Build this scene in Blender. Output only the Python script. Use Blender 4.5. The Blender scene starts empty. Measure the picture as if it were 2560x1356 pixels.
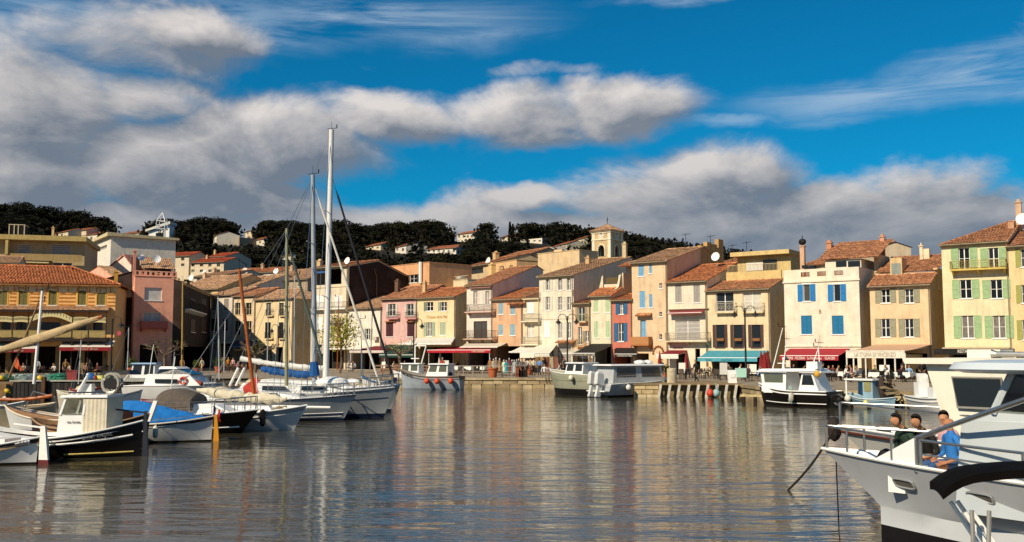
import bpy, bmesh, math, random
from math import sin, cos, pi, atan2, sqrt, radians
from mathutils import Vector, Matrix
rnd = random.Random(7)
S = bpy.context.scene
COL = S.collection
# ---------------------------------------------------------------- camera, sky, sun, exposure
F, CX, CY, HZ, EYE = 2400.0, 1280.0, 678.0, 880.0, 3.3
PITCH = math.atan((HZ - CY) / F)
cam = bpy.data.cameras.new('camera')
cam.sensor_width = 36.0
cam.lens = 36.0 * F / 2560.0
cam.clip_start = 0.1
cam.clip_end = 6000
camo = bpy.data.objects.new('camera', cam)
COL.objects.link(camo)
camo.location = (0, 0, EYE)
camo.rotation_euler = (pi / 2 + PITCH, 0, 0)
S.camera = camo
S.view_settings.view_transform = 'Standard'
S.view_settings.look = 'None'
S.view_settings.gamma = 1
S.view_settings.use_curve_mapping = False
S.view_settings.exposure = 0.12
S.cycles.use_denoising = True
S.cycles.max_bounces = 6
S.cycles.glossy_bounces = 3
S.cycles.transmission_bounces = 4
S.cycles.caustics_reflective = False
S.cycles.caustics_refractive = False
TOSUN = Vector((-0.55, -0.60, 0.58)).normalized()
sun = bpy.data.lights.new('sun', 'SUN')
sun.energy = 4.9
sun.angle = radians(0.53)
sun.color = (1.0, 0.87, 0.67)
suno = bpy.data.objects.new('sun', sun)
COL.objects.link(suno)
suno.rotation_euler = TOSUN.to_track_quat('Z', 'Y').to_euler()
suno.location = (-60, -50, 80)
def ray(x, y):
 a = (x - CX) / F
 b = (CY - y) / F
 return Vector((a, cos(PITCH) - sin(PITCH) * b, sin(PITCH) + cos(PITCH) * b))
def P(x, y, Y):
 r = ray(x, y)
 return Vector((0, 0, EYE)) + r * (Y / r.y)
def zof(y, Y):
 return P(CX, y, Y).z
def G(x, y, z=0.0):
 r = ray(x, y)
 return Vector((0, 0, EYE)) + r * ((z - EYE) / r.z)
def azel(x, y):
 r = ray(x, y).normalized()
 return atan2(r.x, r.y), math.asin(r.z)
class NT:
 """tiny node-tree writer"""
 def __init__(s, tree):
  s.t = tree
  s.n = tree.nodes
  s.l = tree.links
 def node(s, typ, ins=None, **kw):
  n = s.n.new(typ)
  for k, v in kw.items():
   setattr(n, k, v)
  for k, v in (ins or {}).items():
   s.put(n.inputs[k], v)
  return n
 def put(s, sock, v):
  if isinstance(v, bpy.types.NodeSocket):
   s.l.new(v, sock)
  else:
   sock.default_value = v
 def m(s, op, a, b=0.0, c=0.0, clamp=False):
  n = s.n.new('ShaderNodeMath')
  n.operation = op
  n.use_clamp = clamp
  for i, v in enumerate((a, b, c)):
   s.put(n.inputs[i], v)
  return n.outputs[0]
 def v(s, op, a, b=(0, 0, 0), sc=None):
  n = s.n.new('ShaderNodeVectorMath')
  n.operation = op
  s.put(n.inputs[0], a)
  s.put(n.inputs[1], b)
  if sc is not None:
   s.put(n.inputs[3], sc)
  return n.outputs['Value'] if op in ('LENGTH', 'DOT_PRODUCT', 'DISTANCE') else n.outputs[0]
 def mix(s, f, a, b, mode='MIX'):
  n = s.n.new('ShaderNodeMix')
  n.data_type = 'RGBA'
  n.blend_type = mode
  s.put(n.inputs[0], f)
  s.put(n.inputs[6], a)
  s.put(n.inputs[7], b)
  return n.outputs[2]
 def noise(s, vec, scale, detail=4, rough=.5, dist=0.0):
  n = s.node('ShaderNodeTexNoise', {'Scale': scale, 'Detail': detail, 'Roughness': rough, 'Distortion': dist})
  if vec is not None:
   s.l.new(vec, n.inputs['Vector'])
  return n.outputs[0]
 def ramp(s, f, a, b, lo=0.0, hi=1.0, smooth=True):
  n = s.node('ShaderNodeMapRange', {0: f, 1: a, 2: b, 3: lo, 4: hi})
  if smooth:
   n.interpolation_type = 'SMOOTHSTEP'
  return n.outputs[0]
def build_world():
 w = bpy.data.worlds.new('World')
 S.world = w
 w.use_nodes = True
 T = NT(w.node_tree)
 T.n.clear()
 sky = T.node('ShaderNodeTexSky', sky_type='NISHITA')
 sky.sun_disc = False
 sky.sun_elevation = math.asin(TOSUN.z)
 sky.sun_rotation = atan2(TOSUN.x, TOSUN.y)
 sky.altitude = 0
 sky.air_density = 1.0
 sky.dust_density = 0.1
 sky.ozone_density = 2.5
 tint = T.mix(1.0, sky.outputs[0], SKY_TINT + (1,), 'MULTIPLY')
 # cloud field as a function of azimuth and elevation
 g = bpy.data.node_groups.new('cloud_field', 'ShaderNodeTree')
 g.interface.new_socket('P', in_out='INPUT', socket_type='NodeSocketVector')
 g.interface.new_socket('D', in_out='OUTPUT', socket_type='NodeSocketFloat')
 g.interface.new_socket('N', in_out='OUTPUT', socket_type='NodeSocketFloat')
 g.interface.new_socket('Q', in_out='OUTPUT', socket_type='NodeSocketFloat')
 q = NT(g)
 gi = q.n.new('NodeGroupInput')
 go = q.n.new('NodeGroupOutput')
 p = gi.outputs[0]
 sp = q.node('ShaderNodeSeparateXYZ', {0: p})
 az, el = sp.outputs[0], sp.outputs[1]
 cv = q.node('ShaderNodeCombineXYZ', {0: q.m('SINE', az), 1: q.m('COSINE', az), 2: q.m('MULTIPLY', el, 1.7)})
 n1 = q.noise(cv.outputs[0], 7.5, 10, .62, .35)
 n2 = q.noise(q.v('MULTIPLY', cv.outputs[0], (1, 1, 2.2)), 2.6, 3, .5)
 n3 = q.noise(q.v('MULTIPLY', cv.outputs[0], (1, 1, 5.0)), 5.0, 6, .6, .6)
 warp = q.m('MULTIPLY', q.m('SUBTRACT', q.noise(cv.outputs[0], 9.0, 4, .6), .5), .07)
 pw = q.node('ShaderNodeCombineXYZ', {0: q.m('ADD', az, warp), 1: q.m('ADD', el, q.m('MULTIPLY', warp, -.6)), 2: 0.0}).outputs[0]
 acc = None
 for (x, y, rx, ry, wt) in CLOUDS:
  a, e = azel(x, y)
  d = q.v('LENGTH', q.v('MULTIPLY', q.v('SUBTRACT', pw, (a, e, 0)), (F / rx, F / ry, 0)))
  c = q.ramp(d, 1.25, .1, 0, wt)
  acc = c if acc is None else q.m('MAXIMUM', acc, c)
 # away from the view the broken cloud is thinned to cut fill light
 away = q.ramp(q.v('LENGTH', q.v('MULTIPLY', q.v('SUBTRACT', p, (0, .12, 0)), (1 / .56, 1 / .30, 0))), .95, 1.3)
 gen = q.m('MULTIPLY', away, q.ramp(n2, .54, .70, 0, .9))
 acc = q.m('MAXIMUM', acc, gen)
 low = q.m('MULTIPLY', q.ramp(el, .172, .128), 1.0)
 acc = q.m('MAXIMUM', acc, low)
 dens = q.m('ADD', acc, q.m('MULTIPLY', q.m('SUBTRACT', n1, .5), 1.35))
 cir = None
 for (x, y, rx, ry, wt) in CIRRUS:
  a, e = azel(x, y)
  d = q.v('LENGTH', q.v('MULTIPLY', q.v('SUBTRACT', pw, (a, e, 0)), (F / rx, F / ry, 0)))
  c = q.ramp(d, 1.15, .1, 0, wt)
  cir = c if cir is None else q.m('MAXIMUM', cir, c)
 q.l.new(dens, go.inputs[0])
 q.l.new(q.noise(q.v('MULTIPLY', cv.outputs[0], (1, 1, 1.6)), 4.2, 7, .6, .35), go.inputs[2])
 q.l.new(q.m('MULTIPLY', cir, q.ramp(n3, .35, .68)), go.inputs[1])
 geo = T.n.new('ShaderNodeTexCoord')
 sx = T.node('ShaderNodeSeparateXYZ', {0: geo.outputs['Generated']})
 az = T.m('ARCTAN2', sx.outputs[0], sx.outputs[1])
 el = T.m('ARCSINE', sx.outputs[2])
 pv = T.node('ShaderNodeCombineXYZ', {0: az, 1: el, 2: 0.0}).outputs[0]
 def field(v):
  n = T.n.new('ShaderNodeGroup')
  n.node_tree = g
  T.l.new(v, n.inputs[0])
  return n.outputs
 d0 = field(pv)
 d1 = field(T.v('ADD', pv, (-.022, .020, 0)))
 alpha = T.ramp(d0[0], .22, .80)
 edge = T.m('SUBTRACT', d0[0], d1[0])
 lit = T.m('ADD', T.m('MULTIPLY', edge, 1.35), T.ramp(d0[0], 1.2, .25, .12, .36), clamp=True)
 lit = T.m('ADD', lit, T.m('MULTIPLY', T.m('SUBTRACT', d0[2], .5), .55), clamp=True)
 lit = T.m('MULTIPLY', lit, T.ramp(el, .09, .26, .62, 1.0))
 ccol = T.mix(lit, (1.6, 1.88, 2.35, 1), (7.1, 6.6, 6.25, 1))
 ccol = T.mix(T.ramp(el, .17, .05, 0, .40), ccol, (1.9, 2.25, 2.85, 1))
 base = T.mix(T.m('MULTIPLY', d0[1], .55), tint, (5.2, 6.2, 7.2, 1))
 final = T.mix(T.m('MULTIPLY', alpha, .96), base, ccol)
 bg = T.node('ShaderNodeBackground', {0: final, 1: 0.1})
 out = T.n.new('ShaderNodeOutputWorld')
 T.l.new(bg.outputs[0], out.inputs[0])
SKY_TINT = (0.020, 0.54, 0.76)
CLOUDS = [  # photo x, y, half width, half height, weight: the cloud banks of the day
 (330, 120, 400, 130, .78), (60, 250, 400, 230, .9), (480, 90, 260, 80, .95), (330, 240, 260, 120, .85),
 (60, 470, 330, 160, 1.0), (420, 430, 420, 170, 1.0), (680, 370, 400, 145, 1.0), (1000, 305, 270, 90, .9),
 (1300, 280, 330, 110, .95), (1530, 270, 260, 110, 1.0), (1340, 330, 200, 60, .8), (540, 505, 430, 110, .95),
 (1150, 550, 330, 90, .9), (1330, 500, 220, 60, .95), (1600, 500, 380, 120, 1.0), (1830, 460, 260, 130, 1.0),
 (2080, 530, 420, 110, 1.0), (2300, 470, 260, 90, .85), (2480, 560, 330, 110, .95), (1350, 180, 260, 45, .55),
 (910, 165, 70, 26, .36), (1000, 610, 700, 60, .85)]
CIRRUS = [(1000, 50, 460, 80, 1.0), (2500, 175, 330, 70, 1.0), (2150, 240, 330, 55, .9), (1830, 300, 130, 18, .7),
          (2080, 298, 160, 20, .5), (120, 60, 300, 130, .8), (1700, 4, 260, 18, .8), (620, 60, 260, 90, .7)]
build_world()
# ---------------------------------------------------------------- small helpers
def lin(h):
 if not isinstance(h, str):
  return tuple(h)
 c = [int(h[i:i + 2], 16) / 255 for i in (0, 2, 4)]
 return tuple(v / 12.92 if v <= .04045 else ((v + .055) / 1.055) ** 2.4 for v in c)
_mats = {}
def M(col, rough=.75, var=.12, sc=2.0, bump=0.0, metal=0.0, kind='plain', spec=.4):
 key = (col, rough, var, sc, bump, metal, kind, spec)
 if key in _mats:
  return _mats[key]
 m = bpy.data.materials.new(kind + '_' + (col if isinstance(col, str) else 'x'))
 m.use_nodes = True
 T = NT(m.node_tree)
 b = T.n['Principled BSDF']
 c = lin(col)
 pos = T.n.new('ShaderNodeNewGeometry').outputs['Position']
 f = T.noise(pos, sc, 5, .6)
 lo = tuple(x * (1 - var) for x in c) + (1,)
 hi = tuple(min(1, x * (1 + var * .7)) for x in c) + (1,)
 colr = T.mix(T.ramp(f, .3, .7), lo, hi)
 height = None
 if kind == 'plaster':
  st = T.noise(T.v('MULTIPLY', pos, (2.2, 2.2, .35)), 1.0, 6, .65)
  colr = T.mix(T.ramp(st, .46, .72, 0, .52), colr, tuple(x * y for x, y in zip(c, (.60, .52, .44))) + (1,))
  bl = T.noise(pos, .55, 5, .62)
  colr = T.mix(T.ramp(bl, .46, .66, 0, .5), colr, tuple(min(1, x * y + .03) for x, y in zip(c, (1.06, 1.0, .86))) + (1,))
  sp = T.noise(pos, 3.3, 6, .7)
  colr = T.mix(T.ramp(sp, .58, .68, 0, .5), colr, tuple(x * y for x, y in zip(c, (.72, .66, .6))) + (1,))
  height = T.noise(pos, 7, 6, .6)
 elif kind == 'tile':
  n2 = T.noise(pos, 3.2, 2, .5)
  n3 = T.noise(pos, .5, 3, .5)
  colr = T.mix(T.ramp(n2, .38, .62), tuple(x * .55 for x in c) + (1,), tuple(min(1, x * y) for x, y in zip(c, (1.35, 1.5, 1.6))) + (1,))
  colr = T.mix(T.ramp(n3, .48, .68, 0, .45), colr, tuple(x * y for x, y in zip(c, (.6, .62, .7))) + (1,))
 elif kind == 'stone':
  v = T.noise(pos, 1.6, 7, .65)
  colr = T.mix(T.ramp(v, .45, .7, 0, .6), colr, tuple(x * y for x, y in zip(c, (.55, .5, .42))) + (1,))
  height = T.noise(pos, 5, 8, .65)
 elif kind == 'wood':
  g = T.noise(T.v('MULTIPLY', pos, (3, 3, 14)), 1.5, 5, .6)
  colr = T.mix(T.ramp(g, .4, .66, 0, .6), colr, tuple(x * .5 for x in c) + (1,))
 elif kind == 'cloth':
  height = T.noise(pos, 5, 3, .5)
 elif kind == 'paint':
  g = T.noise(T.v('MULTIPLY', pos, (1.2, 1.2, .5)), 2.2, 6, .65)
  colr = T.mix(T.ramp(g, .52, .75, 0, .28), colr, tuple(x * y for x, y in zip(c, (.68, .62, .52))) + (1,))
 if bump and height is None:
  height = T.noise(pos, 18, 4, .6)
 if height is not None and (bump or kind in ('plaster', 'stone', 'cloth')):
  bn = T.node('ShaderNodeBump', {'Strength': bump or .35, 'Distance': .04, 'Height': height})
  T.l.new(bn.outputs[0], b.inputs['Normal'])
 T.l.new(colr, b.inputs['Base Color'])
 b.inputs['Roughness'].default_value = rough
 b.inputs['Metallic'].default_value = metal
 b.inputs['Specular IOR Level'].default_value = spec
 _mats[key] = m
 return m
def glass(tint='20262a', rough=.05, name='glass_pane'):
 k = ('glass', tint, rough)
 if k in _mats:
  return _mats[k]
 m = bpy.data.materials.new(name)
 m.use_nodes = True
 T = NT(m.node_tree)
 b = T.n['Principled BSDF']
 b.inputs['Base Color'].default_value = lin(tint) + (1,)
 b.inputs['Roughness'].default_value = rough
 b.inputs['IOR'].default_value = 1.5
 pos = T.n.new('ShaderNodeNewGeometry').outputs['Position']
 bn = T.node('ShaderNodeBump', {'Strength': .08, 'Distance': .05, 'Height': T.noise(pos, 1.3, 2, .5)})
 T.l.new(bn.outputs[0], b.inputs['Normal'])
 _mats[k] = m
 return m
def clear_glass():
 if 'clear' in _mats:
  return _mats['clear']
 m = bpy.data.materials.new('clear_glass')
 m.use_nodes = True
 T = NT(m.node_tree)
 T.n.clear()
 fr = T.node('ShaderNodeFresnel', {0: 1.45})
 tr = T.node('ShaderNodeBsdfTransparent', {0: (.62, .64, .6, 1)})
 gl = T.node('ShaderNodeBsdfGlossy', {0: (1, 1, 1, 1), 1: .03})
 mx = T.node('ShaderNodeMixShader', {0: fr.outputs[0], 1: tr.outputs[0], 2: gl.outputs[0]})
 o = T.n.new('ShaderNodeOutputMaterial')
 T.l.new(mx.outputs[0], o.inputs[0])
 _mats['clear'] = m
 return m
def leafmat(a, b, name):
 m = bpy.data.materials.new(name)
 m.use_nodes = True
 T = NT(m.node_tree)
 bs = T.n['Principled BSDF']
 pos = T.n.new('ShaderNodeNewGeometry').outputs['Position']
 f = T.noise(pos, .45, 5, .7)
 T.l.new(T.mix(T.ramp(f, .35, .65), lin(a) + (1,), lin(b) + (1,)), bs.inputs['Base Color'])
 bs.inputs['Roughness'].default_value = .8
 bs.inputs['Specular IOR Level'].default_value = .15
 return m
class MB:
 """collects shapes; build() links them as one mesh object"""
 def __init__(s):
  s.v = []
  s.f = []
  s.mi = []
  s.cur = 0
 def mat(s, i):
  s.cur = i
  return s
 def face(s, pts):
  o = len(s.v)
  s.v += [tuple(p) for p in pts]
  s.f.append(tuple(range(o, o + len(pts))))
  s.mi.append(s.cur)
  return s
 def box(s, x0, y0, z0, x1, y1, z1, M4=None):
  o = len(s.v)
  pts = [Vector((x, y, z)) for z in (z0, z1) for y in (y0, y1) for x in (x0, x1)]
  if M4 is not None:
   pts = [M4 @ p for p in pts]
  s.v += [tuple(p) for p in pts]
  for q in ((0, 2, 3, 1), (4, 5, 7, 6), (0, 1, 5, 4), (2, 6, 7, 3), (0, 4, 6, 2), (1, 3, 7, 5)):
   s.f.append(tuple(o + i for i in q))
   s.mi.append(s.cur)
  return s
 def hexa(s, p):
  """8 points: bottom ring of 4, top ring of 4"""
  o = len(s.v)
  s.v += [tuple(q) for q in p]
  for q in ((3, 2, 1, 0), (4, 5, 6, 7), (0, 1, 5, 4), (1, 2, 6, 5), (2, 3, 7, 6), (3, 0, 4, 7)):
   s.f.append(tuple(o + i for i in q))
   s.mi.append(s.cur)
  return s
 def loft(s, rings, cap=True, closed=True):
  o = len(s.v)
  n = len(rings[0])
  for r in rings:
   s.v += [tuple(p) for p in r]
  for i in range(len(rings) - 1):
   for j in range(n if closed else n - 1):
    k = (j + 1) % n
    s.f.append((o + i * n + j, o + i * n + k, o + (i + 1) * n + k, o + (i + 1) * n + j))
    s.mi.append(s.cur)
  if cap and closed:
   s.f.append(tuple(o + j for j in reversed(range(n))))
   s.mi.append(s.cur)
   s.f.append(tuple(o + (len(rings) - 1) * n + j for j in range(n)))
   s.mi.append(s.cur)
  return s
 def tube(s, pts, r, n=6, cap=True):
  pts = [Vector(p) for p in pts]
  rs = r if isinstance(r, (list, tuple)) else [r] * len(pts)
  rings = []
  for i, p in enumerate(pts):
   d = (pts[min(i + 1, len(pts) - 1)] - pts[max(i - 1, 0)])
   if d.length < 1e-9:
    d = Vector((0, 0, 1))
   d.normalize()
   a = Vector((0, 0, 1)) if abs(d.z) < .9 else Vector((1, 0, 0))
   u = d.cross(a).normalized()
   w = u.cross(d)
   rings.append([p + (u * cos(2 * pi * k / n) + w * sin(2 * pi * k / n)) * rs[i] for k in range(n)])
  return s.loft(rings, cap)
 def lathe(s, c, prof, n=10, cap=True):
  c = Vector(c)
  return s.loft([[c + Vector((r * cos(2 * pi * k / n), r * sin(2 * pi * k / n), z)) for k in range(n)] for r, z in prof], cap)
 def ball(s, c, rx, ry=None, rz=None, n=10, m=6):
  ry = ry or rx
  rz = rz or rx
  c = Vector(c)
  rings = []
  for i in range(m + 1):
   t = -pi / 2 + pi * (.04 + .92 * i / m)
   rings.append([c + Vector((rx * cos(t) * cos(2 * pi * k / n), ry * cos(t) * sin(2 * pi * k / n), rz * sin(t))) for k in range(n)])
  return s.loft(rings)
 def prism(s, poly, d):
  """extrude a 3-D polygon along vector d"""
  poly = [Vector(p) for p in poly]
  d = Vector(d)
  return s.loft([poly, [p + d for p in poly]])
 def build(s, name, mats, parent=None, smooth=False, loc=None, rz=0.0):
  me = bpy.data.meshes.new(name)
  me.from_pydata(s.v, [], s.f)
  if not isinstance(mats, (list, tuple)):
   mats = [mats]
  for m in mats:
   me.materials.append(m)
  if len(mats) > 1:
   me.polygons.foreach_set('material_index', s.mi)
  if smooth:
   me.polygons.foreach_set('use_smooth', [True] * len(s.f))
   if smooth != 'all':
    try:
     me.set_sharp_from_angle(angle=radians(40))
    except Exception:
     pass
  me.update()
  return obj(name, me, parent, loc, rz)
def obj(name, me, parent=None, loc=None, rz=0.0):
 o = bpy.data.objects.new(name, me)
 COL.objects.link(o)
 if parent:
  o.parent = parent
 if loc is not None:
  o.location = loc
 o.rotation_euler.z = rz
 return o
def tag(o, label=None, cat=None, group=None, kind=None):
 if label:
  o['label'] = label
 if cat:
  o['category'] = cat
 if group:
  o['group'] = group
 if kind:
  o['kind'] = kind
 return o
def thing(name, label, cat, loc=(0, 0, 0), rz=0.0, group=None):
 o = obj(name, None, None, loc, rz)
 o.empty_display_size = .3
 return tag(o, label, cat, group)
def copytree(o, parent=None, label=None):
 c = o.copy()
 COL.objects.link(c)
 c.parent = parent
 if label:
  c['label'] = label
 for ch in list(o.children):
  copytree(ch, c)
 return c
_txt = {}
def text_mesh(s, size, mat, parent, loc, rot, name='lettering', width=None, thick=.006, shear=0.0):
 cu = bpy.data.curves.new('t', 'FONT')
 cu.body = s
 cu.size = size
 cu.extrude = thick
 cu.align_x = 'CENTER'
 cu.align_y = 'CENTER'
 cu.shear = shear
 cu.resolution_u = 2
 to = bpy.data.objects.new('t', cu)
 COL.objects.link(to)
 dg = bpy.context.evaluated_depsgraph_get()
 me = bpy.data.meshes.new_from_object(to.evaluated_get(dg))
 bpy.data.objects.remove(to)
 bpy.data.curves.remove(cu)
 me.materials.clear()
 me.materials.append(mat)
 if width and len(me.vertices):
  xs = [v.co.x for v in me.vertices]
  k = width / max(1e-6, max(xs) - min(xs))
  for v in me.vertices:
   v.co.x *= k
 o = obj(name, me, parent, loc)
 o.rotation_euler = rot
 return o
WHITE, CREAMP = 'eeebe3', 'd9cdb0'
m_white = M(WHITE, .5, .06, 3, kind='paint')
m_gel = M('ebeae5', .25, .05, 1.5, kind='paint')
m_black = M('14110f', .5, .2, 4)
m_iron = M('1c1815', .6, .2, 6)
m_steel = M('b8b6b0', .28, .1, 8, metal=.9)
m_alu = M('c9c6bf', .4, .08, 6, metal=.35)
m_rope = M('8d7c5c', .9, .2, 20)
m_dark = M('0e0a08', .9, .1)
m_wood = M('8a5a30', .6, .2, 3, kind='wood')
m_terr = M('b05f38', .8, .15, 5)
# ---------------------------------------------------------------- water, quay, hill
QZ = 0.9
def build_water():
 mb = MB()
 mb.face([(-400, -12, 0), (400, -12, 0), (400, 160, 0), (-400, 160, 0)])
 m = bpy.data.materials.new('harbour_water')
 m.use_nodes = True
 T = NT(m.node_tree)
 b = T.n['Principled BSDF']
 pos = T.n.new('ShaderNodeNewGeometry').outputs['Position']
 c = T.noise(pos, .12, 4, .6)
 T.l.new(T.mix(c, (.042, .038, .026, 1), (.072, .063, .043, 1)), b.inputs['Base Color'])
 b.inputs['Roughness'].default_value = .02
 b.inputs['IOR'].default_value = 1.45
 rot = T.node('ShaderNodeMapping', {'Vector': pos, 'Rotation': (0, 0, .25), 'Scale': (.42, 1.3, 1)}).outputs[0]
 rot2 = T.node('ShaderNodeMapping', {'Vector': pos, 'Rotation': (0, 0, -.35), 'Scale': (.5, 1.7, 1)}).outputs[0]
 h = T.m('ADD', T.m('MULTIPLY', T.noise(rot, 1.05, 2, .5, .4), 1.0), T.m('MULTIPLY', T.noise(rot2, 3.4, 3, .6, .3), .24))
 h = T.m('ADD', h, T.m('MULTIPLY', T.noise(rot, .30, 2, .5), 1.3))
 calm = T.ramp(T.noise(pos, .05, 3, .5), .40, .62, .55, 1.0)
 bn = T.node('ShaderNodeBump', {'Strength': T.m('MULTIPLY', calm, .44), 'Distance': .11, 'Height': h})
 T.l.new(bn.outputs[0], b.inputs['Normal'])
 o = mb.build('water', m)
 tag(o, 'dark rippled harbour water', None, kind='structure')
build_water()
# outline of the quay edge, left to right
QE = [(-140, 78), (-46, 82), (-24, 88), (-10.7, 90), (4.6, 88), (6.8, 87), (8.8, 77), (16.7, 76.6), (17.0, 63.5), (20, 60.5), (26, 57), (33, 52), (70, 32), (160, -18)]
def build_quay():
 pav = bpy.data.materials.new('quay_paving')
 pav.use_nodes = True
 T = NT(pav.node_tree)
 b = T.n['Principled BSDF']
 pos = T.n.new('ShaderNodeNewGeometry').outputs['Position']
 br = T.node('ShaderNodeTexBrick', {'Vector': T.node('ShaderNodeMapping', {'Vector': pos, 'Rotation': (0, 0, .6)}).outputs[0], 'Color1': lin('a3927a') + (1,), 'Color2': lin('8f8069') + (1,), 'Mortar': lin('60543f') + (1,), 'Scale': 1.0, 'Mortar Size': .012, 'Brick Width': .8, 'Row Height': .4})
 st = T.noise(pos, .7, 6, .65)
 T.l.new(T.mix(T.ramp(st, .45, .7, 0, .5), br.outputs[0], lin('5d5140') + (1,)), b.inputs['Base Color'])
 b.inputs['Roughness'].default_value = .85
 mb = MB()
 back = [(x, 185.0) for x, y in QE]
 for i in range(len(QE) - 1):
  mb.face([(*QE[i], QZ), (*QE[i + 1], QZ), (*back[i + 1], QZ), (*back[i], QZ)])
 o = mb.build('pavement', pav)
 tag(o, 'beige paved quayside along the harbour', None, kind='structure')
 # the quay wall: coping and courses, every stone a block of its own
 wallm = [M('a8926c', .85, .2, 1.5, kind='stone', bump=.6), M('93805f', .85, .2, 1.5, kind='stone', bump=.6), M('b8a580', .85, .2, 1.5, kind='stone', bump=.6)]
 w = MB()
 for i in range(len(QE) - 1):
  (x0, y0), (x1, y1) = QE[i], QE[i + 1]
  d = Vector((x1 - x0, y1 - y0, 0))
  n = Vector((-d.y, d.x, 0)).normalized() * .12
  w.face([(x0 + n.x, y0 + n.y, -2), (x1 + n.x, y1 + n.y, -2), (x1 + n.x, y1 + n.y, QZ - .01), (x0 + n.x, y0 + n.y, QZ - .01)])
 wo = w.build('quay_wall', M('4a3f30', .9, .2, kind='stone'))
 tag(wo, 'low stone wall of the quay above the water', None, kind='structure')
 meshes = []
 for k in range(9):
  q = MB()
  L = (1.1, 1.3, .9)[k % 3]
  r = random.Random(k)
  e = .03
  q.hexa([(0, -.02, 0), (L, -.02, 0), (L, .25, 0), (0, .25, 0), (e, r.uniform(0, .02), .34), (L - e, r.uniform(0, .02), .34), (L - e, .25, .34), (e, .25, .34)])
  o = q.build('stone', wallm[k % 3], wo)
  meshes.append((L, o.data))
  bpy.data.objects.remove(o)
 cop = []
 for k in range(3):
  q = MB()
  q.box(0, -.10, 0, 1.6, .42, .20)
  o = q.build('coping_stone', wallm[(k + 2) % 3], wo)
  cop.append(o.data)
  bpy.data.objects.remove(o)
 r = random.Random(3)
 for i in range(2, len(QE) - 2):
  (x0, y0), (x1, y1) = QE[i], QE[i + 1]
  d = Vector((x1 - x0, y1 - y0, 0))
  a = atan2(d.y, d.x)
  L = d.length
  d.normalize()
  for row in range(3):
   t = -r.uniform(0, .8) if row % 2 else 0
   while t < L - .5:
    l, me = r.choice(meshes)
    obj('stone', me, wo, (x0 + d.x * t + r.uniform(-.01, .01), y0 + d.y * t + r.uniform(-.02, .02), -.36 + row * .355), a)
    t += l + .03
  t = 0
  while t < L - .9:
   obj('coping_stone', r.choice(cop), wo, (x0 + d.x * t, y0 + d.y * t, QZ - .20 + .012), a)
   t += 1.62
build_quay()
CREST = [(-900, 545), (0, 566), (200, 592), (300, 600), (420, 596), (700, 602), (900, 612), (1060, 604), (1250, 600), (1450, 604), (1560, 618), (1700, 645), (1900, 672), (2560, 690), (3400, 700)]
CY0, CY1 = 170.0, 430.0
def crest_y(px):
 for (a, ya), (b, yb) in zip(CREST, CREST[1:]):
  if px <= b:
   return ya + (yb - ya) * max(0, (px - a)) / (b - a)
 return CREST[-1][1]
def hill(X, Y):
 px = CX + F * X / Y
 t = max(0.0, (Y - CY0) / (CY1 - CY0))
 zc = zof(crest_y(px), CY1)
 bump = .5 * sin(X * .09 + Y * .05) + .5 * sin(X * .05 - Y * .07)
 if t <= 1:
  return .5 + (zc - .5) * t ** .92 + bump * min(1, t * 3) * (1 - t)
 return zc - (Y - CY1) * .06
def build_hill():
 mb = MB()
 ks = [-1.35 + i * .045 for i in range(61)]
 ys = [CY0 + i * 11 for i in range(0, 45)]
 o = 0
 for y in ys:
  for k in ks:
   mb.v.append((k * y, y, hill(k * y, y) if y > CY0 else .6))
 n = len(ks)
 for i in range(len(ys) - 1):
  for j in range(n - 1):
   mb.f.append((i * n + j, i * n + j + 1, (i + 1) * n + j + 1, (i + 1) * n + j))
   mb.mi.append(0)
 o = mb.build('hillside', M('1d190d', .95, .4, .1), smooth='all')
 tag(o, 'dark wooded hillside behind the town', None, kind='structure')
build_hill()
# ---------------------------------------------------------------- houses
def Yl(px):
 """depth of the row of houses along the quay"""
 return 115.5 / (1 + .73 * (px - CX) / F)
def tiles(mb, o, u, s, w, l, hl=0.0, hr=0.0, per=.25, row=.42, amp=.055):
 """canal tiles: o eave corner, u unit along the eave, s unit up the slope; hl/hr = how far the top is cut in at each end"""
 o, u, s = Vector(o), Vector(u), Vector(s)
 nrm = u.cross(s).normalized()
 if nrm.z < 0:
  nrm = -nrm
 rows = max(2, int(round(l / row)))
 rl = l / rows
 r = random.Random(int(w * 100))
 prof = ((0, 0), (.18, .85), (.5, 1.0), (.82, .85))
 e = s * l
 mb.face([o - nrm * .02, o + u * w - nrm * .02, o + u * (w - hr) + e - nrm * .02, o + u * hl + e - nrm * .02])
 for i in range(rows):
  a0, a1 = i * rl, min(l, (i + 1) * rl + .05)
  x0, x1 = hl * (a0 / l), w - hr * (a0 / l)
  if x1 - x0 < .2:
   break
  n = max(1, int(round((x1 - x0) / per)))
  base = len(mb.v)
  cnt = 0
  lift = .03 + r.uniform(-.008, .012)
  for j in range(n):
   jit = r.uniform(-.012, .012)
   for (fx, fh) in (prof if j < n - 1 else prof + ((1.0, 0),)):
    x = x0 + (j + fx) * (x1 - x0) / n
    xt = x + (hl / l * rl if x < w / 2 and hl else 0) * 0
    pb = o + u * x + s * (a0 + jit) + nrm * (fh * amp + lift)
    pt = o + u * xt + s * a1 + nrm * (fh * amp * .9)
    mb.v += [tuple(pb), tuple(pt)]
    cnt += 1
  for j in range(cnt - 1):
   mb.f.append((base + 2 * j, base + 2 * j + 2, base + 2 * j + 3, base + 2 * j + 1))
   mb.mi.append(mb.cur)
TILE = M('b87a52', .85, .3, 6, kind='tile')
TILE2 = M('c2936c', .85, .3, 6, kind='tile')
TILE3 = M('c07446', .85, .25, 6, kind='tile')
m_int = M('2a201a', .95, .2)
m_pane = glass()
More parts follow.
